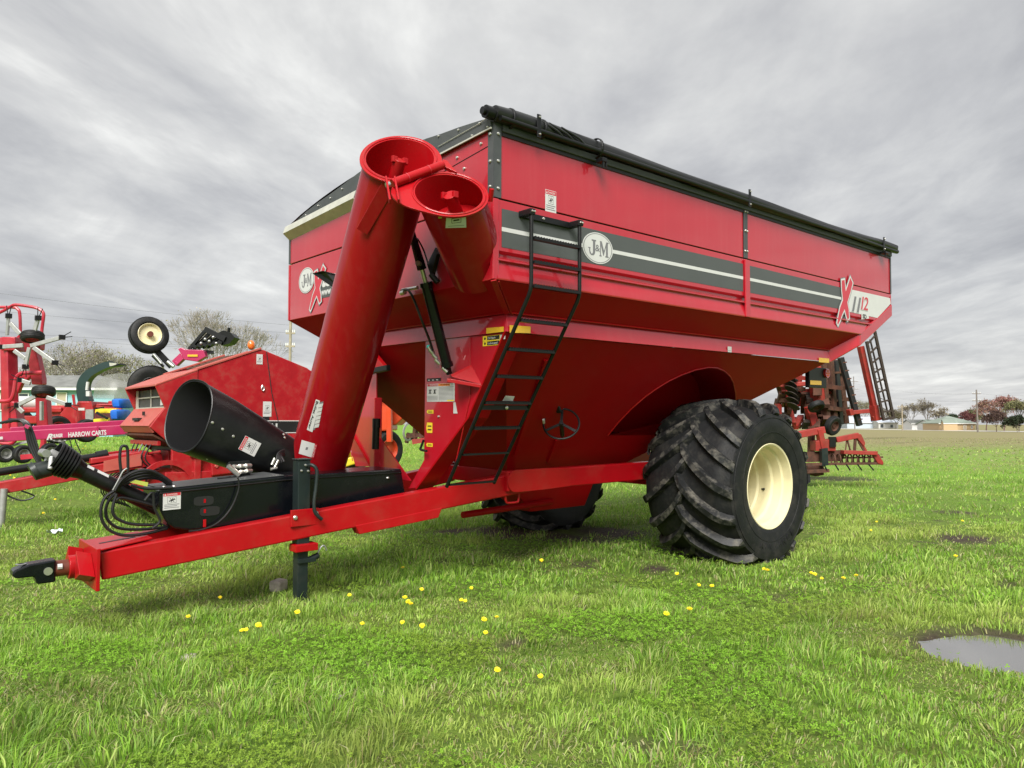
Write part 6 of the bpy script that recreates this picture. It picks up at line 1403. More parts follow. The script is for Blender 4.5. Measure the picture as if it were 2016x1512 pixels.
for k in range(5): bpart('twine_hose', M['hose'], bal, lambda b: b.tube(smooth_path([(-.55, .3 + .22 * k, Z(1.20)), (-.62, .32 + .2 * k, Z(1.0)), (-.50, .3 + .25 * k, Z(.85)), (-.35, .4 + .2 * k, Z(.80))], 5), .011, 6), True)
bpart('chain_guard', M['redold'], bal, lambda b: b.prism([(.15, -.02, Z(1.25)), (.75, -.02, Z(1.55)), (.85, -.02, Z(1.30)), (.55, -.02, Z(.75)), (.2, -.02, Z(.72))], (0, -.10, 0)), bevel=.02)
bpart('guard_rib', M['redfade'], bal, lambda b: b.beam((.25, -.125, Z(.85)), (.70, -.125, Z(1.42)), .02, .05), bevel=.005)
bpart('hydraulic_ram', M['steel'], bal, lambda b: b.cyl((1.55, -.06, Z(1.0)), (1.75, -.06, Z(1.9)), .03, n=10).cyl((1.55, -.06, Z(1.0)), (1.64, -.06, Z(1.42)), .05, n=12), True)
# ---------------------------------------------------------------- machines glimpsed through the front opening
os_ = thing('orange_spreader', 'orange spreader hopper seen through the opening under the cart', 'spreader', gp(770, 900)); OI = os_.location
part('hopper_body', M['orange'], os_, lambda b: (wprism(b, ((735, 740), (765, 752), (765, 848), (738, 850)), 15, 1.2), wprism(b, ((770, 770), (786, 778), (797, 800), (797, 820), (778, 838), (768, 835)), 15.3, 1.0)), False, .03)
part('frame_rail', M['orange'], os_, lambda b: (wbeam(b, (766, 750), (767, 870), 14.9, 14.9, .10, .10), wbeam(b, (735, 780), (768, 782), 14.9, 14.9, .05, .05)), False, .01)
w_ = tyre(os_, wp(760, 885, 15.2), (-.2, 1, 0), .38, .28, M['orange']); w_.matrix_parent_inverse = Matrix.Translation(os_.location).inverted()
yi = thing('yellow_implement', 'low yellow implement frame behind the auger foot', 'implement', gp(690, 935))
part('deck', M['yel'], yi, lambda b: (b.prism([wp(668, 905, 12.6), wp(700, 898, 12.6), wp(704, 912, 12.6), wp(672, 922, 12.6)], BACK * 1.0), wprism(b, ((664, 862), (700, 856), (700, 905), (664, 915)), 13.2, .3)), False, .02)
part('skirt', M['screen'], yi, lambda b: wprism(b, ((665, 922), (706, 912), (706, 935), (665, 940)), 12.8, .6), False)
ri = thing('rusty_plough', 'rusty plough with round coulters seen beneath the hopper', 'plough', gp(820, 880))
part('frame', M['rust'], ri, lambda b: (wbeam(b, (800, 858), (838, 855), 19, 19, .12, .12), wbeam(b, (822, 800), (816, 868), 19, 19, .10, .10), wbeam(b, (836, 805), (830, 862), 19, 19, .12, .08), wbeam(b, (805, 852), (800, 872), 19, 19, .08, .08)), False)
for (x, y, r_) in ((806, 850, .24), (826, 826, .28), (818, 812, .2)):
    part('coulter', M['greysteel'], ri, lambda b: b.lathe([(r_, 0), (r_, .02), (r_ * .8, .03), (r_ * .8, -.01)], wp(x, y, 18.9), (-.3, 1, .1), 28, closed=True), True)
part('share', M['redorange'], ri, lambda b: (wbeam(b, (828, 798), (838, 812), 18.8, 18.8, .12, .2), wbeam(b, (812, 870), (836, 866), 18.8, 18.8, .15, .12)), False)

# ---------------------------------------------------------------- field cultivator behind the wheel
D = 19.0
cu = thing('field_cultivator', 'rusty red folded field cultivator with upright wings and rolling basket', 'cultivator', gp(1640, 930))
CI = Matrix.Translation(cu.location).inverted()
for (p, q, w_, h_, mt, dd_) in (((1602, 722), (1612, 800), .36, .28, 'redorange', 0), ((1572, 735), (1568, 800), .22, .2, 'redorange', .4), ((1535, 758), (1600, 755), .16, .14, 'redorange', -.3), ((1540, 772), (1598, 770), .14, .14, 'redorange', .5), ((1545, 730), (1552, 800), .12, .14, 'redorange', .2), ((1592, 800), (1604, 842), .22, .25, 'redorange', -.1)):
    part('main_frame', M[mt], cu, lambda b: wbeam(b, p, q, D + dd_, D + dd_, w_ * .8, h_ * .8), False, .02)
for k, (p, q, w_, mt) in enumerate((((1618, 715), (1628, 848), .18, 'rust'), ((1632, 712), (1641, 842), .20, 'rust'), ((1643, 710), (1653, 836), .16, 'ink'), ((1648, 708), (1662, 834), .22, 'rust'))):
    part('wing_beam', M[mt], cu, lambda b: wbeam(b, p, q, D + .2 * k, D + .2 * k, w_, .15), False, .015)
part('wing_cross', M['rust'], cu, lambda b: [wbeam(b, (1612, y), (1662, y - 2), D - .1, D + .5, .05, .05) for y in (735, 762, 790, 818)], False)
for k in range(4):
    part('wing_shank', M['black'], cu, lambda b: wt(b, [(1548 + k * 3, 742 + 18 * k), (1562, 745 + 18 * k), (1570, 750 + 18 * k)], D - .4, .03, 6), True)
for k in range(6):
    y = 742 + k * 11; part('disc_blade', M['darksteel'], cu, lambda b: b.lathe([(.001, .02), (.10, .0), (.17, -.04), (.17, -.05), (.10, -.015), (.001, .005)], wp(1556 + k * 1.5, y, D - .5), (.5, -.2, .8), 24), True)
rc = random.Random(3)
for k in range(60):
    x, y = 1524 + rc.random() * 110, 738 + rc.random() * 95; dx, dy = rc.choice(((0, 1), (1, .1), (.3, 1), (-.25, 1))); l_ = 14 + rc.random() * 34
    part('cultivator_shank', M[rc.choice(('rust', 'rust', 'darksteel', 'redorange', 'rust'))], cu, lambda b: wbeam(b, (x, y), (x + dx * l_, min(y + dy * l_, 842)), D + rc.uniform(-.3, .9), D + rc.uniform(-.3, .9), .09 + .10 * rc.random(), .10), False)
tb_ = part('tooth_bar', M['ink'], cu, lambda b: wbeam(b, (1655, 704), (1692, 838), D - .3, D - .3, .12, .12), False, .01)
for k in range(8): part('bar_tooth', M['rust'], tb_, lambda b: wbeam(b, (1659 + k * 4.4, 714 + k * 16), (1667 + k * 4.4, 713 + k * 16), D - .35, D - .35, .03, .03), False)
part('lift_arm', M['redorange'], cu, lambda b: (wbeam(b, (1694, 682), (1720, 800), D - .5, D - .5, .14, .12), wbeam(b, (1720, 798), (1724, 828), D - .5, D - .5, .18, .14), wprism(b, ((1718, 820), (1728, 816), (1740, 826), (1722, 829)), D - .55, .12), wbeam(b, (1668, 813), (1722, 808), D - .4, D - .4, .10, .10), wbeam(b, (1672, 806), (1675, 818), D - .45, D - .45, .16, .1)), False, .012)
la, lb = ((1706, 672), (1739, 824)), ((1722, 652), (1759, 822))
for p, q in (la, lb): part('lattice_rail', M['darksteel'], cu, lambda b: wbeam(b, p, q, D - .7, D - .7, .05, .06), False)
part('lattice_rail', M['darksteel'], cu, lambda b: wbeam(b, (1713, 668), (1749, 818), D - .4, D - .4, .03, .03), False)
for k in range(8):
    t = .04 + k * .125; a = (lerp(la[0][0], la[1][0], t), lerp(la[0][1], la[1][1], t)); c = (lerp(lb[0][0], lb[1][0], t), lerp(lb[0][1], lb[1][1], t) + 1)
    part('lattice_rung', M['darksteel'], cu, lambda b: wbeam(b, a, c, D - .7, D - .7, .04, .04), False)
part('lattice_foot', M['darksteel'], cu, lambda b: wbeam(b, (1738, 826), (1760, 822), D - .7, D - .7, .08, .06), False)
for k in range(7):
    t = .10 + k * .125; a = (lerp(la[0][0], la[1][0], t), lerp(la[0][1], la[1][1], t)); c = (lerp(lb[0][0], lb[1][0], t + .1), lerp(lb[0][1], lb[1][1], t + .1))
    part('lattice_brace', M['darksteel'], cu, lambda b: wbeam(b, a, c, D - .68, D - .68, .012, .012), False)
# lower frame and rolling basket
part('lower_frame', M['redorange'], cu, lambda b: (wbeam(b, (1560, 858), (1622, 846), D - .9, D - .9, .20, .16), wprism(b, ((1606, 868), (1646, 864), (1646, 888), (1606, 888)), D - 1.0, .35), wbeam(b, (1612, 845), (1620, 885), D - .95, D - .95, .14, .14), wbeam(b, (1646, 866), (1690, 857), D - 1, D - 1, .10, .13), wprism(b, ((1684, 853), (1696, 855), (1704, 872), (1702, 880), (1690, 866)), D - 1.05, .12), wbeam(b, (1696, 872), (1706, 890), D - 1, D - 1, .05, .05)), False, .012)
part('lamp_box', M['black'], cu, lambda b: wprism(b, ((1634, 860), (1646, 860), (1646, 880), (1634, 880)), D - 1.05, .1), False)
part('chain', M['rust'], cu, lambda b: (wbeam(b, (1667, 866), (1664, 890), D - 1, D - 1, .03, .03), wbeam(b, (1668, 866), (1675, 890), D - 1, D - 1, .03, .03), wbeam(b, (1684, 860), (1682, 890), D - 1, D - 1, .05, .06), wbeam(b, (1691, 870), (1702, 888), D - 1, D - 1, .04, .05)), False)
part('basket_frame', M['redorange'], cu, lambda b: (wbeam(b, (1658, 890), (1724, 892), D - 1.1, D - 1.1, .22, .09), wprism(b, ((1716, 890), (1726, 890), (1740, 910), (1738, 916), (1728, 912)), D - 1.15, .10)), False, .01)
part('basket_bar', M['rust'], cu, lambda b: (wbeam(b, (1585, 914), (1738, 912), D - 1.1, D - 1.1, .07, .06), wbeam(b, (1630, 902), (1738, 900), D - .8, D - .8, .04, .04), wbeam(b, (1585, 928), (1628, 926), D - 1, D - 1, .3, .08)), False)
for k in range(9):
    x = 1640 + k * 11; part('basket_hoop', M['rust'], cu, lambda b: b.lathe([(.13, -.015), (.13, .015), (.11, .015), (.11, -.015)], wp(x, 904, D - 1.0), tuple(RV), 20, closed=True), True)
for k in range(5): part('harrow_tooth', M['black'], cu, lambda b: wbeam(b, (1622 + k * 22, 914), (1628 + k * 23, 926), D - 1.15, D - 1.15, .025, .025), False)
part('side_plate', M['rust'], cu, lambda b: (wprism(b, ((1586, 890), (1658, 886), (1664, 896), (1656, 908), (1586, 910)), D - .9, .06),), False)
part('shank_block', M['jackgreen'], cu, lambda b: wprism(b, ((1618, 884), (1630, 882), (1631, 916), (1619, 918)), D - 1.15, .15), False)
part('gang_support', M['rust'], cu, lambda b: (wbeam(b, (1598, 840), (1596, 905), D - .6, D - .6, .12, .12), wprism(b, ((1590, 918), (1622, 915), (1622, 935), (1606, 938), (1590, 932)), D - .9, .3)), False)
w_ = tyre(cu, wp(1640, 838, D - .6), (.2, .9, .3), .24, .16, M['rust'], rim_r=.5); w_.matrix_parent_inverse = CI
w_ = tyre(cu, wp(1607, 800, D - .5), (.2, .5, .8), .20, .14, M['rust'], rim_r=.5); w_.matrix_parent_inverse = CI
# ================================================================ TREES, HOUSES, POLES
M['bark'] = mat('grey_bark', (.15, .125, .10), .9, noise=.25, nscale=3)
M['barkpale'] = mat('pale_grey_bark', (.25, .22, .18), .9, noise=.25, nscale=3)
M['barkred'] = mat('reddish_bark', (.15, .085, .08), .9, noise=.25, nscale=3)
M['bud'] = leaf_mat('spring_buds', .3)
def tree(name, label, base, H, spread, seed, bark, budcol=None, nbud=0, bs=.05, levels=6, lean=(0, 0), tr=.022, up=.25, first=.28, group=None, mains=4, blob=0.):
    rnd = random.Random(seed); segs = {0: [], 1: []}; tips = []
    def grow(p, d, L, r, lv):
        n = 3 if lv < 3 else 2; q = p
        for i in range(n):
            d2 = (d + V((rnd.uniform(-1, 1), rnd.uniform(-1, 1), rnd.uniform(-.6, 1))) * .16 + V((0, 0, up * .25))).normalized(); e = q + d2 * (L / n)
            r2 = r * (1 - .28 * (i + 1) / n); segs[0 if lv < 2 else 1].append((q, e, r * (1 - .28 * i / n), r2)); q = e; d = d2
            if lv >= levels - 1: tips.append(e)
        if lv >= levels: tips.append(q); return
        kids = mains if lv == 0 else (3 if lv < 3 or rnd.random() < .45 else 2); off = rnd.uniform(0, 6.28)
        for k in range(kids):
            a = off + 6.283 * k / kids + rnd.uniform(-.5, .5); t = V((0, 0, 1)) if abs(d.z) < .9 else V((1, 0, 0)); e1 = d.cross(t).normalized(); e2 = d.cross(e1)
            ang = rnd.uniform(.35, .75) * spread; dd = (d * math.cos(ang) + (e1 * math.cos(a) + e2 * math.sin(a)) * math.sin(ang)).normalized()
            grow(q, dd, L * rnd.uniform(.62, .86), r * .72 * rnd.uniform(.62, .85), lv + 1)
        if lv and rnd.random() < .8: grow(q, (d + V((0, 0, .15))).normalized(), L * .72, r * .60, lv + 1)
    L0 = H * first; grow(V((0, 0, -.1)), V((lean[0], lean[1], 1)).normalized(), L0, H * tr, 0)
    zm = max(max(s[1].z for s in segs[1]), .1); f = H / zm
    t = thing(name, label, 'tree', base, group)
    for key, nm in ((0, 'trunk'), (1, 'crown')):
        b = MB(); ns = 7 if key == 0 else 3; vs = []; fs = []
        for p, q, r0, r1 in segs[key]:
            p, q = p * f, q * f; a = (q - p).normalized(); tt = V((0, 0, 1)) if abs(a.z) < .9 else V((1, 0, 0)); e1 = a.cross(tt).normalized(); e2 = a.cross(e1); o = len(vs)
            for c, r in ((p, max(r0, H * .0011)), (q, max(r1, H * .0009))): vs += [c + (e1 * math.cos(6.283 * k / ns) + e2 * math.sin(6.283 * k / ns)) * r for k in range(ns)]
            fs += [(o + k, o + (k + 1) % ns, o + ns + (k + 1) % ns, o + ns + k) for k in range(ns)]
        b.add(vs, fs); me = bpy.data.meshes.new(nm); me.from_pydata(b.v, [], b.f); me.materials.append(bark); o = bpy.data.objects.new(nm, me); col.objects.link(o); o.parent = t
    if nbud and tips:
        T = np.array([tuple(x * f) for x in tips]); r2 = np.random.default_rng(seed); idx = r2.integers(0, len(T), nbud); c = T[idx] + r2.normal(0, H * (.012 + blob), (nbud, 3))
        cl = np.array(budcol)[r2.integers(0, len(budcol), nbud)] * (.6 + .7 * r2.random((nbud, 1)))
        s = bs * (.5 + r2.random(nbud)); u = r2.normal(0, 1, (nbud, 3)); u /= np.linalg.norm(u, axis=1)[:, None]; w = np.cross(u, r2.normal(0, 1, (nbud, 3))); w /= np.linalg.norm(w, axis=1)[:, None]
        P = np.stack([c - u * s[:, None], c + w * s[:, None] * .6, c + u * s[:, None], c - w * s[:, None] * .6], 1).reshape(-1, 3)
        me = bpy.data.meshes.new('foliage'); fast_mesh(me, P, np.arange(nbud * 4), np.full(nbud, 4)); ca = me.color_attributes.new('tint', 'FLOAT_COLOR', 'POINT'); ca.data.foreach_set('color', np.concatenate([np.repeat(cl, 4, 0), np.ones((nbud * 4, 1))], 1).astype(np.float32).ravel())
        me.materials.append(M['bud']); o = bpy.data.objects.new('foliage', me); col.objects.link(o); o.parent = t
    return t
def at_ground(px, depth):
    p = wp(px, 835, depth); return V((p.x, p.y, float(gz(p.x, p.y))))
BL = [(.42, .40, .30), (.50, .48, .40), (.22, .23, .07), (.18, .20, .06), (.34, .33, .18)]
tree('blossoming_tree', 'blossoming tree with crooked mossy limbs right of the blue house', at_ground(248, 66), 8.0, 1.25, 5, M['barkpale'], [(.20, .21, .06), (.25, .25, .09), (.45, .43, .34)], 2600, .075, lean=(-.35, .3), tr=.035, first=.22, mains=4)
tree('blossoming_tree', 'pale blossoming tree leaning over the roof of the blue house', at_ground(170, 64), 8.3, 1.15, 21, M['barkpale'], BL, 1800, .07, lean=(-.2, .25), tr=.025, first=.25)
tree('blossoming_tree', 'pale blossoming tree showing between the tedder posts', at_ground(104, 63), 6.8, 1.15, 33, M['barkpale'], BL[:2] + BL[4:], 1500, .065, lean=(.1, .0), tr=.02, first=.25)
tree('bare_tree', 'broad bare spring tree behind the round baler', at_ground(425, 72), 12.2, .95, 8, M['barkpale'], [(.38, .34, .24), (.42, .37, .26)], 900, .07, levels=6, tr=.017, first=.2, mains=5)
# the small bare tree by the far end of the yard
HB = [(.31, .17, .14), (.36, .20, .17), (.28, .2, .12)]
far_trees = [
 ('bare_tree', 'slim bare tree beside the wooden pole across the field', 1792, 846, 792, 1.0, 41, 'bark', [(.24, .21, .13)], 500, 0),
 ('bare_tree', 'tall bare tree between the grey garage and the tan house', 1823, 846.5, 781, .9, 42, 'bark', [(.26, .23, .15)], 500, 0),
 ('bare_tree', 'low spreading bare tree just left of the tan house', 1852, 847, 801, 1.15, 43, 'bark', [(.27, .23, .15)], 600, 0),
 ('budding_tree', 'rounded maroon budding tree just right of the tan house roof', 1900, 846, 809, 1.2, 44, 'barkred', [(.15, .05, .06), (.18, .08, .07)], 2600, .02),
 ('budding_tree', 'pink budding tree beside the tall power pole', 1942, 848, 786, 1.0, 45, 'barkred', HB, 2600, .01),
 ('budding_tree', 'tallest pink budding tree near the right edge', 1977, 848, 778, .85, 46, 'barkred', [(.36, .15, .14), (.33, .2, .16)], 3000, .01),
 ('budding_tree', 'low dark brown bushy tree in front of the pink ones', 1962, 850, 808, 1.25, 47, 'barkred', [(.09, .055, .05), (.12, .08, .06)], 3400, .03),
 ('leafing_tree', 'pale green leafing tree at the right edge of the field', 2006, 850, 786, 1.0, 48, 'bark', [(.17, .18, .07), (.23, .22, .11)], 2600, .015),
 ('leafing_tree', 'olive leafing tree half hidden by the power pole', 1922, 846, 803, 1.1, 49, 'bark', [(.15, .16, .07), (.2, .19, .1)], 2000, .02),
 ('leafing_tree', 'pale yellowish tree behind the folded lattice wing', 1702, 842, 788, 1.2, 50, 'bark', [(.20, .21, .09), (.25, .24, .13)], 2600, .02),
 ('leafing_tree', 'dull brown thicket tree between the wooden pole and lattice', 1764, 844, 806, 1.3, 51, 'bark', [(.13, .12, .06), (.17, .15, .09)], 3000, .03),
 ('evergreen_tree', 'small dark evergreen behind the tan house roof', 1874, 842, 814, 1.3, 52, 'bark', [(.03, .055, .025)], 3000, .035),
 ('evergreen_tree', 'dark evergreen standing alone at the right edge', 2003, 851, 818, 1.3, 53, 'bark', [(.035, .05, .025)], 2600, .035),
 ('leafing_tree', 'faint grey tree behind the shed across the field', 1735, 841, 800, 1.1, 54, 'bark', [(.2, .19, .13)], 1500, .02),
]
for nm, lb, px, by, ty, spr, sd, bk, bc, nb, bl in far_trees:
    g = gp(px, by); dp_ = (g - CAM).dot(FW); H = (by - ty) / FPX * dp_
    tree(nm, lb, g, H, spr, sd, M[bk], bc, nb, .16, levels=6, tr=.018, first=.24, mains=5, blob=bl, group='trees across the field')

def siding(name, c, s):
    m = mat(name, c, .6); nt = m.node_tree; N = nt.nodes; L = nt.links.new; b = N['Principled BSDF']
    tc = N.new('ShaderNodeTexCoord'); w = N.new('ShaderNodeTexWave'); w.bands_direction = 'Z'; w.inputs['Scale'].default_value = s; w.wave_profile = 'SAW'; L(tc.outputs['Object'], w.inputs[0])
    bp = N.new('ShaderNodeBump'); bp.inputs['Strength'].default_value = .9; bp.inputs['Distance'].default_value = .03; L(w.outputs[0], bp.inputs['Height']); L(bp.outputs[0], b.inputs['Normal']); return m
M['sideblue'] = siding('light_blue_siding', (.30, .52, .60), 1.6); M['sidetan'] = siding('tan_brick_wall', (.50, .36, .20), 3); M['sidewhite'] = siding('white_siding', (.62, .62, .60), 2)
M['sidepale'] = siding('pale_blue_metal', (.48, .55, .62), 1.5)
M['roofgrey'] = mat('grey_shingle_roof', (.17, .175, .165), .9, noise=.2, nscale=2); M['roofgreen'] = mat('grey_green_roof', (.20, .24, .20), .85, noise=.15, nscale=.6)
M['rooflight'] = mat('light_metal_roof', (.42, .46, .52), .5, noise=.08)
M['pane'] = mat('window_pane', (.05, .06, .07), .08, coat=.4); M['trim'] = mat('white_trim', (.7, .7, .68), .5); M['beige'] = mat('beige_door', (.42, .36, .25), .6)
def house(name, label, g, u, v, wid, dep, hw, hr, wall, roof, wins=(), hip=0., cat='house', eave=.4, parent=None):
    """g: near left bottom corner, u: unit vector along the front, v: unit vector to the back"""
    if parent:
        t = bpy.data.objects.new(name, None); col.objects.link(t); t.parent = parent; t.location = V(g) - parent.location
    else: t = thing(name, label, cat, g)
    u, v = V(u), V(v); q = lambda a, b_, z: u * a + v * b_ + V((0, 0, z)); up_ = V((0, 0, 1))
    MB().add([q(0, 0, -.3), q(wid, 0, -.3), q(wid, dep, -.3), q(0, dep, -.3), q(0, 0, hw), q(wid, 0, hw), q(wid, dep, hw), q(0, dep, hw)] + ([] if hip else [q(0, dep / 2, hr - .05), q(wid, dep / 2, hr - .05)]), [(0, 1, 5, 4), (1, 2, 6, 5), (2, 3, 7, 6), (3, 0, 4, 7)] + ([] if hip else [(4, 8, 7), (5, 6, 9)])).build('wall', wall, t)
    e = eave
    a = [q(-e, -e, hw - .05), q(wid + e, -e, hw - .05), q(wid + e, dep + e, hw - .05), q(-e, dep + e, hw - .05), q(-e + hip, dep / 2, hr), q(wid + e - hip, dep / 2, hr)]
    b = MB()
    for f in ((0, 1, 5, 4), (2, 3, 4, 5), (1, 2, 5), (3, 0, 4)):
        if len(f) == 3 and not hip: continue
        b.prism([a[i] for i in f], (0, 0, .14))
    b.build('roof', roof, t)
    MB().beam(q(-e, -e - .02, hw - .06), q(wid + e, -e - .02, hw - .06), .04, .16).build('gutter', M['trim'], t)
    for (x0, x1, z0, z1, mt) in wins:
        w = MB().prism([q(x0, -.02, z0), q(x1, -.02, z0), q(x1, -.02, z1), q(x0, -.02, z1)], v * .03 * -1).build('door' if mt == 'beige' else 'window', M[mt], t)
        fr = MB()
        for (c0, c1, d0, d1) in ((x0 - .08, x1 + .08, z0 - .08, z0), (x0 - .08, x1 + .08, z1, z1 + .08), (x0 - .08, x0, z0, z1), (x1, x1 + .08, z0, z1)): fr.prism([q(c0, -.05, d0), q(c1, -.05, d0), q(c1, -.05, d1), q(c0, -.05, d1)], v * -.03)
        fr.build('frame', M['trim'], w)
    return t
# light blue house on the left
D = 52.; s_ = D / FPX
g0 = wp(-60, 800, D); gl = V((g0.x, g0.y, float(gz(g0.x, g0.y)))); hu = (RV + BACK * .05).normalized(); hv = (BACK - RV * .05).normalized()
hwz = 1.5 + (835 - 764) * s_ - gl.z; hrz = 1.5 + (835 - 741) * (D + 3) / FPX - gl.z
house('blue_house', 'light blue sided house with grey roof behind the tedder', gl, hu, hv, 277 * s_, 7.5, hwz, hrz, M['sideblue'], M['roofgrey'], wins=((95 * s_, 112 * s_, hwz - 1.5, hwz - .4, 'pane'), (168 * s_, 185 * s_, hwz - 2.2, hwz - .35, 'beige'), (60 * s_, 80 * s_, hwz - 1.5, hwz - .4, 'pane')), hip=3.2)
def far_house(name, label, px0, px1, by, ey, ry, wall, roof, dep=7, wins=(), hip=0., cat='house', skew=.1, eave=.35, parent=None):
    g = gp(px0, by); dp_ = (g - CAM).dot(FW); s = dp_ / FPX; u = (RV - BACK * skew).normalized(); v = V((-u.y, u.x, 0)); v = v if v.dot(BACK) > 0 else -v
    return house(name, label, g, u, v, (px1 - px0) * s, dep, (by - ey) * s, (by - ry) * s, wall, roof, [(a * s, b_ * s, (by - d) * s, (by - c) * s, m) for a, b_, c, d, m in wins], hip, cat, eave, parent)
tanh_ = far_house('tan_house', 'tan single storey house with grey green hip roof across the field', 1850, 1916, 847.5, 833.5, 820, M['sidetan'], M['roofgreen'], 9, ((7, 12, 837, 843, 'pane'), (28, 32, 837, 843, 'pane'), (45, 49, 838, 845, 'beige'), (59, 61, 838, 843, 'pane')), hip=4.0)
far_house('wing', '', 1834, 1852, 847, 835, 827, M['sidewhite'], M['roofgreen'], 8, parent=tanh_)
far_house('porch', '', 1858, 1884, 847.7, 833.3, 826.5, M['sidetan'], M['roofgreen'], 1.2, eave=.1, parent=tanh_)
far_house('garage', 'small grey garage between the bare trees', 1796, 1822, 846.3, 834, 827, M['sidewhite'], M['roofgrey'], 6, cat='garage')
far_house('metal_shed', 'pale blue metal shed behind the cultivator lattice', 1668, 1728, 843.6, 832, 821, M['sidepale'], M['rooflight'], 12, cat='shed')
far_house('white_shed', 'white shed right of the pale blue metal shed', 1730, 1767, 843.8, 832, 825, M['sidewhite'], M['rooflight'], 8, ((3, 9, 835, 842, 'pane'), (22, 27, 836, 842, 'pane')), cat='shed')
# ---- poles and wires
M['pole'] = mat('weathered_pole', (.17, .15, .135), .9, noise=.2, nscale=2); M['poletan'] = mat('pale_wood_pole', (.32, .27, .2), .9, noise=.2, nscale=2); M['wire'] = mat('power_wire', (.10, .10, .11), .6)
def pole(label, px, by, ty, r, arms, mt, depth=None):
    g = at_ground(px, depth) if depth else gp(px, by); dp_ = (g - CAM).dot(FW); s = dp_ / FPX; Hh = (1.5 + (835 - ty) * s) - g.z
    t = thing('utility_pole', label, 'pole', g, 'utility poles')
    MB().cyl((0, 0, -.2), (0, 0, Hh), r, r * .7, n=10).build('post', mt, t, smooth=True)
    for y, hwid in arms:
        z = 1.5 + (835 - y) * s - g.z; a = RV * (hwid * s); o = MB().beam(V((0, 0, z)) - a, V((0, 0, z)) + a, .12, .14).build('crossarm', mt, t)
        for f in (-.92, -.5, .5, .92): MB().cyl(a * f + V((0, 0, z)), a * f + V((0, 0, z + .28)), .05, n=6).build('insulator', M['trim'], o)
    return t, g, s
t1, g1, s1_ = pole('tall power pole seen between the cultivator and the lattice wing', 1683, 845, 741, .16, ((751, 9), (766, 9), (792, 7)), M['pole'])
t2, g2, s2_ = pole('pale wooden pole with one crossarm across the field', 1777, 848, 797, .17, ((801, 9),), M['poletan'])
t3, g3, s3_ = pole('tall double armed power pole in front of the right hand trees', 1925, 851, 767, .17, ((775, 8), (789, 8)), M['pole'])
t4, g4, s4_ = pole('grey utility pole rising behind the left corner of the cart', 569, 800, 470, .13, ((655, 9), (681, 9)), M['poletan'], depth=62)
def wire(parent, g, p, q, sag, n=24):
    pts = []
    for i in range(n + 1):
        t = i / n; pts.append(p.lerp(q, t) - V((0, 0, sag * 4 * t * (1 - t))) - g)
    return MB().tube(pts, .008, 4).build('wire', M['wire'], parent)
for (x0, y0_, x1, y1_) in ((-260, 540, 569, 640), (-260, 584, 569, 655), (-260, 632, 569, 681), (-260, 640, 569, 690)):
    wire(t4, g4, wp(x0, y0_, 60), wp(x1, y1_, 62), .3)
for (y0_, y1_) in ((775, 752), (789, 767)):
    for off in (-8, 8): wire(t3, g3, wp(1925 + off, y0_, (g3 - CAM).dot(FW)), wp(1683 + off, y1_, (g1 - CAM).dot(FW)), 1.2)
    wire(t3, g3, wp(1925, y0_, (g3 - CAM).dot(FW)), wp(2300, y0_ - 20, (g3 - CAM).dot(FW) * .8), 1.0)
wire(t2, g2, wp(1777, 800, (g2 - CAM).dot(FW)), wp(2300, 780, (g2 - CAM).dot(FW) * .8), 1.0)

# ================================================================ SMALL THINGS IN THE GRASS
M['petal'] = mat('dandelion_yellow', (.92, .72, .015), .6, noise=.1, nscale=80); M['stem'] = mat('flower_stem', (.16, .26, .06), .6)
def head_mesh(seed):
    rnd = random.Random(seed); b = MB()
    for ring, (r, z, n_) in enumerate(((.024, .0, 16), (.018, .005, 13), (.011, .009, 9))):
        for k in range(n_):
            a = 6.283 * (k + .5 * ring) / n_ + rnd.uniform(-.1, .1); w = .0042; d = V((math.cos(a), math.sin(a), 0)); s = V((-math.sin(a), math.cos(a), 0)); rr = r * rnd.uniform(.88, 1.1)
            b.add([d * .002 - s * w * .4 + V((0, 0, z)), d * rr - s * w + V((0, 0, z + .006)), d * (rr * 1.06) + V((0, 0, z + .005)), d * rr + s * w + V((0, 0, z + .006)), d * .002 + s * w * .4 + V((0, 0, z))], [(0, 1, 2, 3, 4)])
    b.cyl((0, 0, -.010), (0, 0, .002), .006, .010, n=8); me = bpy.data.meshes.new('flower_head'); me.from_pydata(b.v, [], b.f); me.materials.append(M['petal']); return me
HM = [head_mesh(i) for i in range(3)]
def stem_mesh(h):
    b = MB().tube([(0, 0, -.02), (.006, .002, h * .5), (0, 0, h)], .0025, 5); me = bpy.data.meshes.new('stem'); me.from_pydata(b.v, [], b.f); me.materials.append(M['stem']); return me
SM = {h: stem_mesh(h) for h in (.08, .11, .14)}
def dlabel(x, y):
    if y < 905: return 'small yellow dandelion far off in the grass under the harrow cart'
    if x < 190: return 'yellow dandelion in the grass near the baler hitch'
    if x < 640: return 'yellow dandelion in the foreground grass near the jack foot'
    if x < 860: return 'yellow dandelion in the clover patch right of the jack'
    if x < 1110 and y > 1300: return 'yellow dandelion alone in the short grass nearest the viewer'
    if x < 1110: return 'yellow dandelion in the grass below the ladder and hopper'
    if x < 1450: return 'yellow dandelion in the grass before the big wheel'
    if x < 1700 and y > 1100: return 'yellow dandelion in the grass just behind the big wheel'
    return 'yellow dandelion in the open grass right of the wheel'
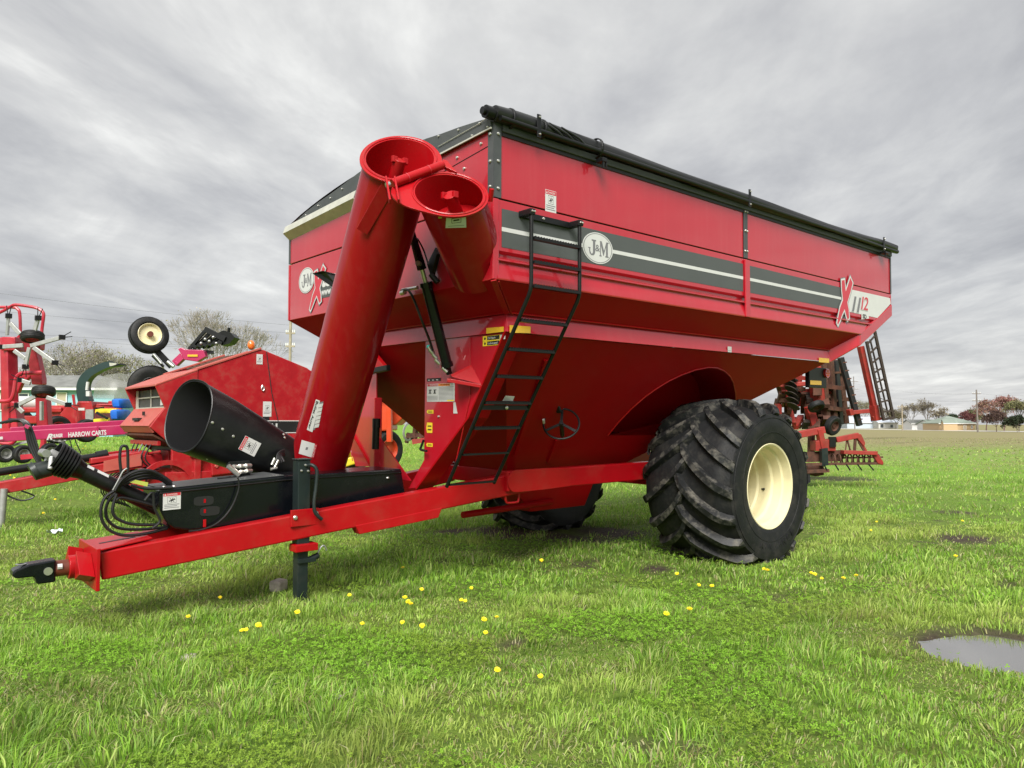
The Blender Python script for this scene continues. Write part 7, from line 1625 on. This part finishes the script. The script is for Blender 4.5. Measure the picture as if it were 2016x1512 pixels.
dand = [(793, 1124), (1066, 1119), (830, 1178), (688, 1183), (797, 1200), (808, 1208), (803, 1216), (908, 1192), (916, 1198), (928, 1175), (953, 1236), (978, 1237), (713, 1247), (792, 1253), (831, 1266), (585, 1233), (508, 1264), (484, 1260), (476, 1255), (510, 1250), (370, 1232), (596, 1183), (433, 1192), (979, 1333), (1064, 1352), (956, 1264), (1333, 1141), (1376, 1159), (1402, 1171), (1504, 1134), (1511, 1130), (1598, 1141), (1605, 1147), (1618, 1143), (1661, 1152), (1686, 1155), (1882, 1110), (1715, 1051), (1726, 1031), (1358, 1233), (1312, 1228), (1895, 1029),
        (35, 916), (40, 930), (20, 941), (35, 945), (13, 936), (50, 968), (56, 966), (108, 989), (137, 945), (85, 1016), (33, 968), (118, 951), (45, 925), (28, 943), (62, 960), (5, 958)]
dand += [(118 + 7 * k + (k * 13) % 5, 876 + (k * 7) % 11) for k in range(9)]
ORD = ['first', 'second', 'third', 'fourth', 'fifth', 'sixth', 'seventh', 'eighth', 'ninth', 'tenth', 'eleventh', 'twelfth', 'thirteenth', 'fourteenth', 'fifteenth', 'sixteenth']
dand.sort(); groups_ = {}
for p in dand: groups_.setdefault(dlabel(*p), []).append(p)
def dlab(p):
    k = dlabel(*p); l = groups_[k]
    if len(l) == 1: return k
    tail = k.split('dandelion ', 1)[1]; i = l.index(p)
    return ('leftmost' if i == 0 else 'rightmost' if i == len(l) - 1 else ORD[i]) + ' dandelion ' + ('' if i in (0, len(l) - 1) else 'from the left ') + tail
for i, (x, y) in enumerate(dand):
    g = gp(x, y + 4); z = float(gh(g.x, g.y)); lb = dlab((x, y)); h = (.08, .11, .14)[i % 3]
    t = thing('dandelion', lb, 'dandelion', (g.x, g.y, z), 'dandelions in the grass')
    sc_ = random.uniform(.6, .85); t.scale = (sc_, sc_, sc_); t.rotation_euler = (0, 0, 0)
    for nm, me_, zz in (('stem', SM[h], 0), ('flower_head', HM[i % 3], h)):
        o = bpy.data.objects.new(nm, me_); col.objects.link(o); o.parent = t; o.location = (0, 0, zz)
        if zz:
            o.rotation_mode = 'QUATERNION'; tc_ = (CAM - t.location); tc_.z = 0; tc_.normalize()
            o.rotation_quaternion = V((tc_.x * .55 + random.uniform(-.35, .35), tc_.y * .55 + random.uniform(-.35, .35), 1)).to_track_quat('Z', 'Y')
def stone(name, label, px, py, r, mt, sq=(1, 1, .6), seed=1):
    g = gp(px, py); rnd = random.Random(seed); b = MB().sphere((0, 0, 0), r, 12, 8, sq); b.v = [tuple(c * (1 + .13 * math.sin(7 * x_ / r + seed) * math.cos(5 * y_ / r)) for c in (x_, y_, z_)) for x_, y_, z_ in b.v]
    o = b.build(name, mt, smooth=True); o.location = (g.x, g.y, float(gh(g.x, g.y)) + r * sq[2] * .35); tag(o, label, 'stone'); return o
stone('stone', 'small pale stone in the foreground grass left of the jack', 371, 1310, .045, M['stone'], (1.3, 1, .7), 2)
stone('stone', 'small pale stone lying in the near grass at bottom centre', 664, 1384, .03, M['stone'], (1, 1.2, .6), 5)
g = gp(548, 1166)
cbk = MB().box((0, 0, 0), (.14, .11, .10)).build('concrete_block', M['stone'], bevel=.02); cbk.location = (g.x, g.y, float(gh(g.x, g.y)) + .055); cbk.rotation_euler = (.06, -.05, .5); tag(cbk, 'weathered concrete block beside the jack foot in the grass', 'block')
g = gp(107, 1058); b = MB(); vs = []
for i in range(7):
    for j in range(5): vs.append(((i - 3) * .03, (j - 2) * .024, .02 + .022 * math.sin(i * 1.9 + j) + .014 * math.cos(j * 2.7 - i)))
b.add(vs, [(i * 5 + j, i * 5 + j + 1, i * 5 + j + 6, i * 5 + j + 5) for i in range(6) for j in range(4)])
o = b.build('plastic_wrapper', M['plastic'], smooth=True); o.location = (g.x, g.y, float(gh(g.x, g.y)) + .05); tag(o, 'crumpled clear plastic wrapper in the grass left of the tongue', 'litter')
